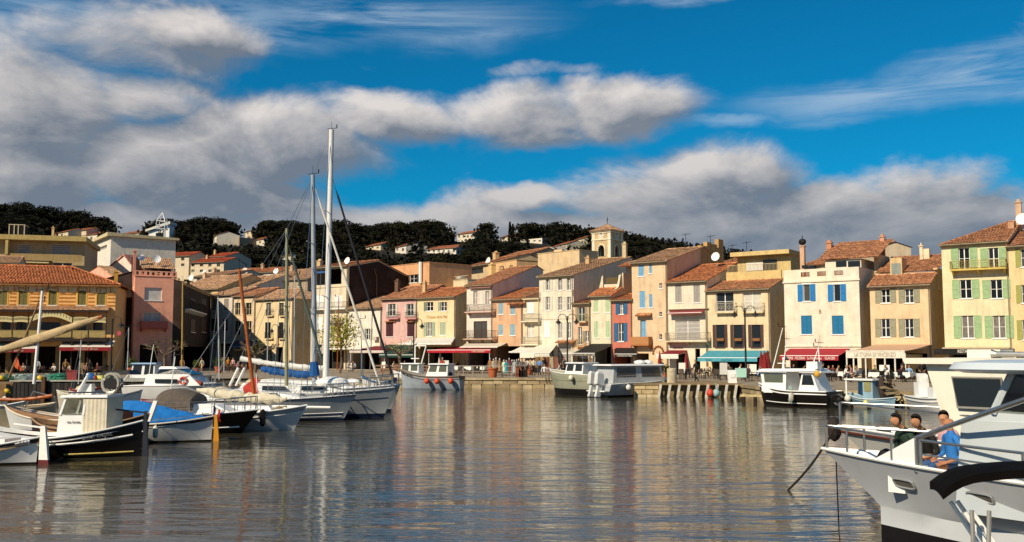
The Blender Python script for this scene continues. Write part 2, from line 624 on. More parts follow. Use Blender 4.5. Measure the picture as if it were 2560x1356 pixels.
PANES = [m_pane, m_pane, glass('33383a', .08), glass('4a4a46', .15), glass('14181a', .03), M('6f6a60', .5, .3, 4)]
m_curt = M('c9c2b2', .8, .2, 9)
m_stone = M('c2ad86', .9, .15, 2, kind='stone')
class House:
 def __init__(s, name, label, x0, Y0, x1, Y1, ytop, dep, col, zb=QZ, rough=False, cat='house', ymid=None):
  A = P(x0, HZ - 10, Y0)
  B = P(x1, HZ - 10, Y1)
  s.A = Vector((A.x, A.y, zb))
  d = Vector((B.x - A.x, B.y - A.y, 0))
  s.w = d.length
  s.d = d.normalized()
  s.n = Vector((-s.d.y, s.d.x, 0))       # into the house
  s.rz = atan2(s.d.y, s.d.x)
  s.dep = dep
  s.zb = zb
  mid = s.A + s.d * s.w / 2
  s.h = zof(ytop, mid.y) - zb
  s.o = thing(name, label, cat, s.A, s.rz)
  c = lin(col)
  k = .32 * min(1, max(0, sum(c) - .12))
  s.col = M(tuple(round(a * (1 - k) + b * k, 4) for a, b in zip(c, (.78, .70, .57))), .9, .10, 1.2, kind='plaster', bump=.3)
  s.open = []
  s.top = None
  s.name = name
 def loc(s, x, y, off=0.0):
  r = ray(x, y)
  q = s.A - s.n * off
  t = ((q - Vector((0, 0, EYE))).dot(s.n)) / r.dot(s.n)
  p = Vector((0, 0, EYE)) + r * t - s.A
  return p.dot(s.d), p.z
 def zat(s, y, back=0.0, u=None):
  q = s.A + s.d * (s.w / 2 if u is None else u) + s.n * back
  return zof(y, q.y) - s.zb
 # --- openings
 def win(s, x0, y0, x1, y1, sh='n', sc='8a8f86', frame=WHITE, pane=None, mull=1, tr=1, rev=.22, sill=True, sw=None, slat=True, closed_bg=None, name='window', surround=None):
  u0, va = s.loc(x0, y1)
  u1, vb = s.loc(x1, y0)
  u0b, _ = s.loc(x0, y0)
  u0 = (u0 + u0b) / 2
  u1 = (u1 + s.loc(x1, y1)[0]) / 2
  v0, v1 = max(va, .02), vb
  u0, u1 = max(u0, .06), min(u1, s.w - .06)
  if u1 - u0 < .1 or v1 - v0 < .1:
   return
  v1 = min(v1, s.h - .06)
  s.open.append((u0, v0, u1, v1))
  fm = M(frame, .5, .06, 3, kind='paint')
  mb = MB()
  b = .05
  yy = rev * .6
  mb.box(u0, yy, v0, u0 + b, yy + .06, v1).box(u1 - b, yy, v0, u1, yy + .06, v1)
  mb.box(u0 + b, yy, v0, u1 - b, yy + .06, v0 + b).box(u0 + b, yy, v1 - b, u1 - b, yy + .06, v1)
  for k in range(1, mull + 1):
   c = u0 + (u1 - u0) * k / (mull + 1)
   mb.box(c - .04, yy - .004, v0 + b, c + .04, yy + .05, v1 - b)
  for k in range(1, tr + 1):
   c = v0 + (v1 - v0) * k / (tr + 1)
   mb.box(u0 + b, yy + .004, c - .018, u1 - b, yy + .04, c + .018)
  if sill:
   mb.box(u0 - .1, -.07, v0 - .09, u1 + .1, yy, v0)
  w = mb.build(name, fm, s.o)
  q = MB()
  q.face([(u0 + .02, yy + .045, v0 + .02), (u1 - .02, yy + .045, v0 + .02), (u1 - .02, yy + .045, v1 - .02), (u0 + .02, yy + .045, v1 - .02)])
  q.build('pane', pane or rnd.choice(PANES), w)
  if surround:
   q = MB()
   t = .14
   for (a, bb, c, d2) in ((u0 - t, v0 - t, u0, v1 + t), (u1, v0 - t, u1 + t, v1 + t), (u0, v1, u1, v1 + t)):
    q.box(a, -.03, bb, c, .03, d2)
   q.build('surround', M(surround, .8, .08, 2), w)
  if sh != 'n':
   sm = M(sc, .65, .14, 5, kind='paint')
   W = (sw or (u1 - u0) / 2)
   if sh == 'c':
    W = (u1 - u0) / 2
    s.shutter(w, sm, u0 + .004, v0, W - .012, v1 - v0, .02, slat)
    s.shutter(w, sm, u0 + W + .008, v0, W - .012, v1 - v0, .02, slat)
   if sh in 'ol':
    s.shutter(w, sm, u0 - W - .02, v0, W, v1 - v0, -.055, slat)
   if sh in 'or':
    s.shutter(w, sm, u1 + .02, v0, W, v1 - v0, -.055, slat)
  return w
 def shutter(s, w, m, u, v, W, H, y, slat=True):
  q = MB()
  f = min(.07, W * .2)
  q.box(0, 0, 0, f, .045, H).box(W - f, 0, 0, W, .045, H)
  for z in (0, H * .48, H - f):
   q.box(f, .002, z, W - f, .043, z + f)
  if slat:
   n = max(4, int(H / .11))
   for k in range(n):
    z = f + (H - 2 * f) * k / n
    q.face([(f, .006, z), (W - f, .006, z), (W - f, .036, z + (H - 2 * f) / n * 1.15), (f, .036, z + (H - 2 * f) / n * 1.15)])
  else:
   q.box(f, .012, f, W - f, .034, H - f)
  q.build('shutter', m, w, loc=(u, y, v), rz=(rnd.uniform(-.03, .03) if y < 0 else 0))
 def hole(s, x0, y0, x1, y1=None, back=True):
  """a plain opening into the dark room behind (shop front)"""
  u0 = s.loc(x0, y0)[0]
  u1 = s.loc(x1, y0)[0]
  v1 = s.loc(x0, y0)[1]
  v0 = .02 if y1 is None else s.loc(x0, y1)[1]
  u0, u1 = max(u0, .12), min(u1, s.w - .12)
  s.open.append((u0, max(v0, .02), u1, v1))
 def walls(s, he_back=None, ridge=None, flat=False, par=0.0, back_h=None, hip=(0, 0)):
  """ridge = (distance back, height) in local metres"""
  mb = MB()
  g = .02
  us = sorted({g, s.w - g} | {a for o in s.open for a in (o[0], o[2])})
  vs = sorted({0.0, s.h + par} | {a for o in s.open for a in (o[1], o[3])})
  for i in range(len(us) - 1):
   for j in range(len(vs) - 1):
    cu, cv = (us[i] + us[i + 1]) / 2, (vs[j] + vs[j + 1]) / 2
    if any(o[0] < cu < o[2] and o[1] < cv < o[3] for o in s.open):
     continue
    mb.face([(us[i], 0, vs[j]), (us[i + 1], 0, vs[j]), (us[i + 1], 0, vs[j + 1]), (us[i], 0, vs[j + 1])])
  for (a, b, c, d) in s.open:
   r = .24
   for q in ([(a, 0, b), (a, 0, d), (a, r, d), (a, r, b)], [(c, 0, b), (c, r, b), (c, r, d), (c, 0, d)], [(a, 0, d), (c, 0, d), (c, r, d), (a, r, d)], [(a, 0, b), (a, r, b), (c, r, b), (c, 0, b)]):
    mb.face(q)
  hb = s.h if back_h is None else back_h
  for x in (g, s.w - g):
   pts = [(x, 0, 0), (x, s.dep, 0), (x, s.dep, hb + par)]
   if ridge and hip[0 if x == g else 1]:
    pts[-1] = (x, s.dep, s.h)
   elif ridge:
    if ridge[0] < s.dep - .01:
     pts.append((x, ridge[0], ridge[1]))
    else:
     pts[-1] = (x, s.dep, ridge[1])
   pts.append((x, 0, s.h + par))
   mb.face(pts if x > g else pts[::-1])
  tb = ridge[1] if ridge and ridge[0] >= s.dep - .01 else hb + par
  mb.face([(g, s.dep, 0), (s.w - g, s.dep, 0), (s.w - g, s.dep, tb), (g, s.dep, tb)])
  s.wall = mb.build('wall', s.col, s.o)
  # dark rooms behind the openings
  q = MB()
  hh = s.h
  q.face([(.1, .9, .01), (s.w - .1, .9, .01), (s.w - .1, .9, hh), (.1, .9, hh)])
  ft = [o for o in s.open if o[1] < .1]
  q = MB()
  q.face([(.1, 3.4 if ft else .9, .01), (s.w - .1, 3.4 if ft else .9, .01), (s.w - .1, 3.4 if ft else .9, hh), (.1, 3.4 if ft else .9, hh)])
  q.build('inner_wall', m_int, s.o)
  return s
 def gable(s, yr=None, dr=4.0, over=.35, tile=None, hl=0.0, hr=0.0, end=.12, rise=None, back=True, cornice=None):
  """eave along the front, ridge parallel to it dr metres behind"""
  zr = s.h + rise if rise else s.zat(yr, dr)
  zr = max(zr, s.h + .25 * dr * .6)
  bz = zr - (s.dep - dr) * .30
  s.walls(ridge=(dr, zr - .02), back_h=bz, hip=(hl, hr))
  mb = MB()
  sl = Vector((0, dr + over, (zr - s.h) * (dr + over) / dr))
  L = sl.length
  z0 = zr - sl.z
  tiles(mb, (-end, -over, z0 + .06), (1, 0, 0), sl.normalized(), s.w + 2 * end, L, hl, hr)
  if s.dep > dr + .3 and back:
   sb = Vector((0, dr - s.dep - .2, (zr - bz) * (s.dep - dr + .2) / (s.dep - dr)))
   mb.face([(-end + hl, dr, zr + .06), (s.w + end - hr, dr, zr + .06), (s.w + end, s.dep + .2, z0 if hr else zr - sb.z + .06), (-end, s.dep + .2, z0 if hl else zr - sb.z + .06)])
  if hr:
   mb.face([(s.w + end, -over, z0 + .06), (s.w + end, s.dep, z0 + .06), (s.w + end - hr, dr, zr + .06)])
  if hl:
   mb.face([(-end, -over, z0 + .06), (-end + hl, dr, zr + .06), (-end, s.dep, z0 + .06)])
  # verge and ridge tiles
  rr = .09
  mb.tube([(-end + hl, dr, zr + .08), (s.w + end - hr, dr, zr + .08)], rr, 6)
  mb.tube([(s.w + end - .06, -over, z0 + .08), (s.w + end - .06 - hr, dr, zr + .09)], rr * .9, 6)
  mb.tube([(-end + .06, -over, z0 + .08), (-end + .06 + hl, dr, zr + .09)], rr * .9, 6)
  s.roof = mb.build('roof', tile or TILE, s.o, smooth=True)
  q = MB()
  c = cornice or 'b9a98a'
  q.box(-end, -over, z0 - .06, s.w + end, -over + .1, z0 + .05)
  q.face([(-end, -over + .05, z0 - .01), (s.w + end, -over + .05, z0 - .01), (s.w + end, .05, s.h - .03), (-end, .05, s.h - .03)])
  q.box(-.03, -.16, s.h - .3, s.w + .03, .0, s.h - .12)
  q.build('cornice', M(c, .8, .1, 2, kind='plaster'), s.roof)
  q = MB()
  q.tube([(-end, -over - .05, z0), (s.w + end, -over - .05, z0)], .07, 6)
  q.tube([(s.w - .1, -over - .05, z0), (s.w - .1, -.08, z0 - .5), (s.w - .1, -.08, .05)], .05, 6)
  q.build('gutter_pipe', M('8f8067', .7, .15), s.o)
  s.zr, s.dr = zr, dr
  return s
 def flat(s, par=.0, roofcol='8a7a62', cop=True):
  s.walls(par=par)
  mb = MB()
  mb.face([(0.03, .03, s.h - .02), (s.w - .03, .03, s.h - .02), (s.w - .03, s.dep - .03, s.h - .02), (.03, s.dep - .03, s.h - .02)])
  s.roof = mb.build('roof', M(roofcol, .9, .15), s.o)
  if cop:
   q = MB()
   t = s.h + par
   q.box(-.06, -.08, t, s.w + .06, .14, t + .08)
   q.box(-.06, .14, t, .14, s.dep, t + .08).box(s.w - .14, .14, t, s.w + .06, s.dep, t + .08)
   q.build('coping', s.col, s.roof)
  return s
 # --- attached parts
 def awning(s, x0, x1, ytop, yfront, p, col, val=.3, text=None, tcol=WHITE, xt0=None, xt1=None, stripes=None, tsize=None, valcol=None, arms=True, shear=0.0):
  u0, zf = s.loc(x0, yfront, p)
  u1, _ = s.loc(x1, yfront, p)
  _, zt = s.loc((x0 + x1) / 2, ytop, 0)
  zf = min(zf, zt - .25)
  t0 = u0 if xt0 is None else s.loc(xt0, ytop)[0]
  t1 = u1 if xt1 is None else s.loc(xt1, ytop)[0]
  mb = MB()
  n, k = 10, 6
  top, bot = [], []
  for j in range(k + 1):
   f = j / k
   rt = []
   for i in range(n + 1):
    g = i / n
    u = (t0 + (t1 - t0) * g) * (1 - f) + (u0 + (u1 - u0) * g) * f
    sag = -.05 * sin(pi * f) + .012 * sin(g * n * pi * 2 + j)
    rt.append((u, -.03 - p * f, zt + (zf - zt) * f + sag))
   top.append(rt)
  for j in range(k):
   for i in range(n):
    mb.face([top[j][i], top[j][i + 1], top[j + 1][i + 1], top[j + 1][i]])
  c = M(col, .8, .12, 2.5, kind='cloth', bump=.15)
  a = mb.build('awning', c, s.o)
  q = MB()
  m = 24
  for i in range(m):
   g0, g1 = i / m, (i + 1) / m
   xa, xb = u0 + (u1 - u0) * g0, u0 + (u1 - u0) * g1
   ya, yb = -.035 - p + .012 * sin(i * 1.7), -.035 - p + .012 * sin((i + 1) * 1.7)
   q.face([(xa, ya, zf - val), (xb, yb, zf - val), (xb, -.035 - p, zf), (xa, -.035 - p, zf)])
  q.build('valance', M(valcol, .8, .1, 3, kind='cloth') if valcol else c, a)
  q = MB()
  q.tube([(u0, -p - .0, zf + .01), (u1, -p - .0, zf + .01)], .045, 6)
  for g in (.06, .94):
   ua, ub = t0 + (t1 - t0) * g, u0 + (u1 - u0) * g
   q.tube([(ua, -.05, zt - .25), (ub, -p + .05, zf - .02)], .03, 5)
  if arms:
   for g in (.02, .98):
    ub = u0 + (u1 - u0) * g
    q.tube([(ub, -p + .08, zf), (ub, -p + .08, 0.0)], .03, 5)
  q.build('awning_frame', m_white, a)
  if text:
   parts = [(text, .5, None)] if isinstance(text, str) else text
   for (tx, g, wd) in parts:
    text_mesh(tx, tsize or val * .85, M(tcol, .7, .05), a, (u0 + (u1 - u0) * g, -p - .065, zf - val * .52), (pi / 2, 0, 0), width=(u1 - u0) * wd if wd else None, shear=shear)
  return a
 def balcony(s, x0, x1, yrail, yslab, p=.7, col=WHITE, rail='2a221c', slab=.14, style='bars', brk=True):
  u0, z0 = s.loc(x0, yslab, p)
  u1, z1 = s.loc(x1, yrail, p)
  z1 = max(z1, z0 + .7)
  mb = MB()
  mb.box(u0, -p, z0, u1, -.002, z0 + slab)
  if brk:
   n = max(2, int((u1 - u0) / 1.5))
   for i in range(n):
    u = u0 + .1 + (u1 - u0 - .35) * i / (n - 1)
    mb.prism([(u, -.002, z0 - .002), (u, -p * .8, z0 - .002), (u, -.002, z0 - .4)], (.15, 0, 0))
  b = mb.build('balcony', M(col, .8, .1, 2, kind='plaster'), s.o)
  q = MB()
  rm = M(rail, .6, .15, 6)
  if style == 'solid':
   q.box(u0, -p, z0 + slab, u1, -p + .06, z1).box(u0, -p + .06, z0 + slab, u0 + .06, -.01, z1).box(u1 - .06, -p + .06, z0 + slab, u1, -.01, z1)
  else:
   t = .022
   for z in (z1 - .04, z0 + slab + .06):
    q.box(u0, -p, z, u1, -p + .04, z + .04).box(u0, -p + .04, z, u0 + .04, -.01, z + .04).box(u1 - .04, -p + .04, z, u1, -.01, z + .04)
   n = max(4, int((u1 - u0) / .14))
   for i in range(n + 1):
    u = u0 + (u1 - u0 - t) * i / n
    q.box(u, -p + .008, z0 + slab + .1, u + t, -p + .008 + t, z1 - .04)
   for k in range(1, int(p / .16)):
    for u in (u0 + .01, u1 - .03):
     q.box(u, -p + k * .16, z0 + slab + .1, u + t, -p + k * .16 + t, z1 - .04)
   if style == 'scroll':
    zc = (z0 + slab + z1) / 2
    n2 = max(2, int((u1 - u0) / .42))
    for i in range(n2):
     c = u0 + (u1 - u0) * (i + .5) / n2
     rr = .15
     q.tube([(c + rr * cos(a), -p + .02, zc + rr * sin(a)) for a in [k * pi / 4 for k in range(9)]], .016, 4)
  q.build('railing', rm, b)
  return b
 def chimney(s, x, y0, y1, wpx=10, back=2.0, col='c8a878', cap=True):
  u0, _ = s.loc(x - wpx / 2, y0, -back)
  u1, _ = s.loc(x + wpx / 2, y0, -back)
  za, zt = s.zat(y1, back), s.zat(y0, back)
  mb = MB()
  mb.box(u0, back - (u1 - u0) * .4, za - 1.2, u1, back + (u1 - u0) * .4, zt)
  if cap:
   mb.box(u0 - .08, back - (u1 - u0) * .4 - .08, zt, u1 + .08, back + (u1 - u0) * .4 + .08, zt + .1)
   mb.box(u0 + .1, back - .1, zt + .1, u1 - .1, back + .1, zt + .35)
  return mb.build('chimney', M(col, .9, .15, 2, kind='plaster'), s.roof)
 def antenna(s, x, y0, y1, back=3.0):
  u, _ = s.loc(x, y0, -back)
  za, zt = s.zat(y1, back), s.zat(y0, back)
  mb = MB()
  mb.tube([(u, back, za - 1), (u, back, zt)], .03, 4)
  mb.tube([(u - .5, back, zt - .2), (u + .6, back, zt - .1)], .02, 4)
  for k in range(6):
   mb.tube([(u - .4 + k * .17, back - .25, zt - .19 + k * .017), (u - .4 + k * .17, back + .25, zt - .19 + k * .017)], .012, 3)
  return mb.build('aerial', m_iron, s.roof)
 def dish(s, x, y, back=1.0, r=.4):
  u, z = s.loc(x, y, -back)
  mb = MB()
  rings = []
  for i in range(5):
   f = i / 4
   rings.append([(u + r * f * cos(a) + .0, back - .12 * f * f - .05 + (.25 * r * f * sin(a)), z + r * f * sin(a)) for a in [2 * pi * k / 12 for k in range(12)]])
  mb.loft(rings, cap=False)
  mb.tube([(u, back, z), (u, back + .25, z - .1), (u, back + .25, z - 1.0)], .03, 4)
  return mb.build('satellite_dish', m_gel, s.roof, smooth=True)
 def part(s, name, mat, fn, parent=None, smooth=False):
  mb = MB()
  fn(mb)
  return mb.build(name, mat, parent or s.o, smooth=smooth)
 def boxpx(s, name, x0, y0, x1, y1, off0, off1, col, parent=None, kind='plaster'):
  """box whose front face (off0 metres in front of the wall) fills a photo rectangle"""
  u0, za = s.loc(x0, y1, off0)
  u1, zt = s.loc(x1, y0, off0)
  mb = MB()
  mb.box(u0, -off0, za, u1, -off1, zt)
  return mb.build(name, M(col, .85, .1, 2, kind=kind), parent or s.o)
 def canopy(s, x0, x1, y0, y1, p=.6):
  u0, z1 = s.loc(x0, y1, p)
  u1, _ = s.loc(x1, y1, p)
  z0 = max(s.loc(x0, y0)[1], z1 + .15)
  mb = MB()
  v = Vector((0, p, z0 - z1))
  tiles(mb, (u0, -p, z1), (1, 0, 0), v.normalized(), u1 - u0, v.length)
  return mb.build('tiled_canopy', TILE, s.o, smooth=True)
 def sign(s, txt, x, y, wpx, hpx, col, off=.03, name='lettering', parent=None, shear=0):
  u, z = s.loc(x, y, off)
  w = s.loc(x + wpx / 2, y, off)[0] - s.loc(x - wpx / 2, y, off)[0]
  h = s.loc(x, y - hpx / 2, off)[1] - s.loc(x, y + hpx / 2, off)[1]
  return text_mesh(txt, h * 1.35, M(col, .7, .08), parent or s.o, (u, -off, z), (pi / 2, 0, 0), width=w, name=name, shear=shear)
def rowhouse(name, label, x0, x1, ytop, dep, col, **k):
 return House(name, label, x0, Yl(x0), x1, Yl(x1), ytop, dep, col, **k)
# ---------------------------------------------------------------- the front row, from left to right
def hotel():
 h = House('hotel', 'wide ochre striped hotel with hipped orange roof and veranda, far left', -150, 107, 285, 111.5, 712, 9, 'f2a818', cat='hotel')
 for (a, b) in ((-90, -70), (-4, 18), (47, 69), (122, 142), (195, 215), (243, 263)):
  w = h.win(a, 722, b, 763, 'c', '6e6634', surround='d3a23a', mull=0, tr=0)
 for (a, b) in ((-60, -30), (4, 26), (40, 66), (95, 150), (192, 216), (232, 256)):
  h.win(a, 806, b, 842, 'n', mull=2, frame='6b5a30', sill=False)
 h.hole(-140, 866, 270)
 h.walls(ridge=None)
 # hipped roof
 zr = h.zat(668, 6.0)
 mb = MB()
 ov = .6
 w = h.w
 sl = Vector((0, 6 + ov, (zr - h.h)))
 hr = 6.6
 tiles(mb, (-ov, -ov, h.h + .05), (1, 0, 0), sl.normalized(), w + 2 * ov, sl.length, 0.2, hr, per=.34, row=.5, amp=.09)
 s2 = Vector((-(hr), 0, zr - h.h))
 tiles(mb, (w + ov, -ov, h.h + .05), (0, 1, 0), s2.normalized(), 9 + 2 * ov, s2.length, 6, 5, per=.34, row=.5, amp=.09)
 mb.face([(-ov, 6, zr + .05), (w + ov - hr, 6, zr + .05), (w + ov, 10, h.h + .05), (-ov, 10, h.h + .05)])
 mb.tube([(w + ov, -ov, h.h + .12), (w + ov - hr, 6, zr + .12)], .13, 6)
 mb.tube([(-ov, 6, zr + .12), (w + ov - hr, 6, zr + .12)], .13, 6)
 h.roof = mb.build('roof', M('c07040', .8, .2, 5, kind='tile'), h.o, smooth=True)
 q = MB()
 q.box(-ov, -ov, h.h - .12, w + ov, -ov + .12, h.h + .06)
 q.face([(-ov, -ov + .06, h.h - .02), (w + ov, -ov + .06, h.h - .02), (w + ov, .0, h.h - .02), (-ov, 0, h.h - .02)])
 n = 16
 for i in range(n):
  u = w * (i + .5) / n
  q.tube([(u, -.02, h.h - .75), (u, -.45, h.h - .35), (u, -ov + .1, h.h - .12)], .06, 5)
 q.build('eave', M('8a5a2c', .8, .2), h.roof)
 q = MB()
 n = 40
 for i in range(n):
  g0, g1 = w * i / n, w * (i + 1) / n
  za = h.h - .55 - .28 * abs(sin(pi * i / n * 5))
  zb2 = h.h - .55 - .28 * abs(sin(pi * (i + 1) / n * 5))
  q.prism([(g0, -.03, za), (g1, -.03, zb2), (g1, -.03, h.h - .04), (g0, -.03, h.h - .04)], (0, .028, 0))
 q.build('frieze', M('d8c8a0', .8, .15, 3, kind='plaster'), h.o)
 vs = [(o[0] - .25, o[1] - .2, o[2] + .25, o[3] + .3) for o in h.open]
 for k in range(12):
  z = h.loc(100, 765)[1] + k * .42
  if z > h.h - 1.1:
   break
  cuts = sorted((a, c) for a, b, c, d in vs if b < z + .2 and d > z)
  x = .02
  for a, c in cuts + [(w - .02, w)]:
   if a - x > .1:
    st = MB()
    st.box(x, -.018, z, a, -.001, z + .20)
    st.build('painted_band', M('b47626', .9, .12, 2, kind='plaster'), h.o)
   x = max(x, c)
 # first-floor veranda
 p = 1.8
 u1 = h.loc(270, 780, p)[0]
 zt = h.loc(100, 776, p)[1]
 zf = h.loc(100, 846, p)[1]
 mb = MB()
 v = Vector((0, p, .55))
 tiles(mb, (-.3, -p - .1, zt), (1, 0, 0), v.normalized(), u1 + .3, v.length)
 ver = mb.build('veranda_roof', TILE2, h.o, smooth=True)
 q = MB()
 q.box(-.3, -p - .1, zt - .2, u1, -p + .05, zt)
 q.box(-.3, -p - .1, zf - .35, u1, -.01, zf)
 cols = [h.loc(x, 800, p)[0] for x in (-75, -20, 32, 71, 181, 222, 266)]
 for c in cols:
  q.box(c - .07, -p - .03, .0, c + .07, -p + .1, zf - .35)
  q.box(c - .05, -p, zf, c + .05, -p + .1, zt - .2)
 q.build('veranda_frame', M('2a1a10', .7, .2), h.o)
 zrail = h.loc(100, 826, p)[1]
 for a, b in zip(cols, cols[1:]):
  q = MB()
  q.box(a + .08, -p + .01, zf + .1, b - .08, -p + .06, zrail - .06)
  q.box(a + .05, -p - .01, zrail - .06, b - .05, -p + .08, zrail)
  q.build('balustrade', M('a58f58', .8, .15, 4), h.o)
  q = MB()
  zv = h.loc(100, 793, p)[1]
  big = (b - a) > 4
  m = 14
  for i in range(m):
   def zz(g):
    return (.75 * sin(pi * g) if big else .08 * sin(pi * g))
   g0, g1 = i / m, (i + 1) / m
   xa, xb = a + .06 + (b - a - .12) * g0, a + .06 + (b - a - .12) * g1
   q.prism([(xa, -p + .02, zv - .62 + zz(g0) * .9), (xb, -p + .02, zv - .62 + zz(g1) * .9), (xb, -p + .02, zv - .02 + zz(g1)), (xa, -p + .02, zv - .02 + zz(g0))], (0, .03, 0))
   q.mat(1).box(xa + .04, -p + .012, zv - .4 + zz(g0) * .95, xa + .1, -p + .018, zv - .12 + zz(g0)).mat(0)
  q.build('scalloped_blind', [M('d6c690', .8, .1, 4, kind='cloth'), M('6a5a34', .8)], h.o)
 h.awning(148, 280, 850, 868, 2.4, 'd8cfb8', val=.42, valcol='8c1a1e', text=[('Monsieur Brun', .5, .46)], tcol='d8b8a0', shear=.3, tsize=.34)
 h.awning(-70, 92, 852, 872, 2.4, 'd8cfb8', val=.42, valcol='8c1a1e', text=[('Monsieur Brun', .56, .46)], tcol='d8b8a0', shear=.3, tsize=.34)
 h.chimney(291, 678, 705, 9, 4, 'b88a30')
 h.boxpx('hanging_sign', 293, 829, 302, 839, 1.2, 1.1, 'd0506a')
 # ground-floor piers
 for x in (-100, -40, 20, 84, 144, 205, 262):
  q = MB()
  u = h.loc(x, 900)[0]
  q.box(u - .25, -.03, 0, u + .25, .4, h.loc(x, 866)[1] + .05)
  q.build('pier', M('8a7448', .85, .15, kind='plaster'), h.o)
hotel()
def tower_house():
 h = House('townhouse', 'tall salmon pink house with round holes in its roof parapet, beside the ochre hotel', 331, 119.5, 437, 122, 692, 9, 'f08a62')
 h.win(361, 720, 405, 751, 'n', pane=M('c8c4bc', .6), mull=0, tr=0)
 h.win(358, 782, 402, 818, 'n', pane=M('b8b0a8', .6), mull=1, tr=0)
 h.hole(350, 862, 395)
 h.flat(par=.0)
 top = h.h
 q = MB()
 zt = h.zat(678)
 w = h.w
 q.box(0, 0, top, w, .15, top + .18)
 q.box(0, 0, zt - .12, w, .15, zt)
 n = 8
 for i in range(n + 1):
  u = w * i / n
  q.box(max(0, u - .16), .002, top + .18, min(w, u + .16), .148, zt - .12)
 for c in (.23, .80):
  q.tube([(w * c + .27 * cos(a), .07, (top + zt) / 2 + .03 + .27 * sin(a)) for a in [k * pi / 5 for k in range(11)]], .07, 5)
 q.build('parapet', h.col, h.o)
 q = MB()
 zl, zh = h.zat(672, .6), h.zat(645, 3.5)
 v = Vector((0, 3.2, zh - zl))
 tiles(q, (w * .18, .5, zl), (1, 0, 0), v.normalized(), w * .80, v.length)
 q.build('loggia_roof', TILE2, h.roof, smooth=True)
 q = MB()
 for g in (.18, .36, .56, .76, .96):
  q.box(w * g, .6, top, w * g + .12, .75, zl)
 q.build('post', M('3a2a22', .8), h.roof)
 q = MB()
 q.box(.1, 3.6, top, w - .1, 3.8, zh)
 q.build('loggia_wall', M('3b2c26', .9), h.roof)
 h.chimney(337, 632, 690, 7, 1.0, 'd0907c')
 h.dish(392, 648, 1.0, .5)
 h.dish(352, 644, 1.5, .45)
 h.balcony(352, 420, 804, 822, .9, 'b0584c', style='solid', rail='b4604e')
 h2 = House('townhouse', 'narrow salmon annexe wall with tiled roof between ochre hotel and pink tower house', 299, 124, 333, 125.5, 708, 8, 'ec8660')
 h2.win(321, 755, 328, 768, 'n')
 h2.win(316, 812, 324, 828, 'n')
 h2.gable(yr=668, dr=6, tile=TILE2)
tower_house()
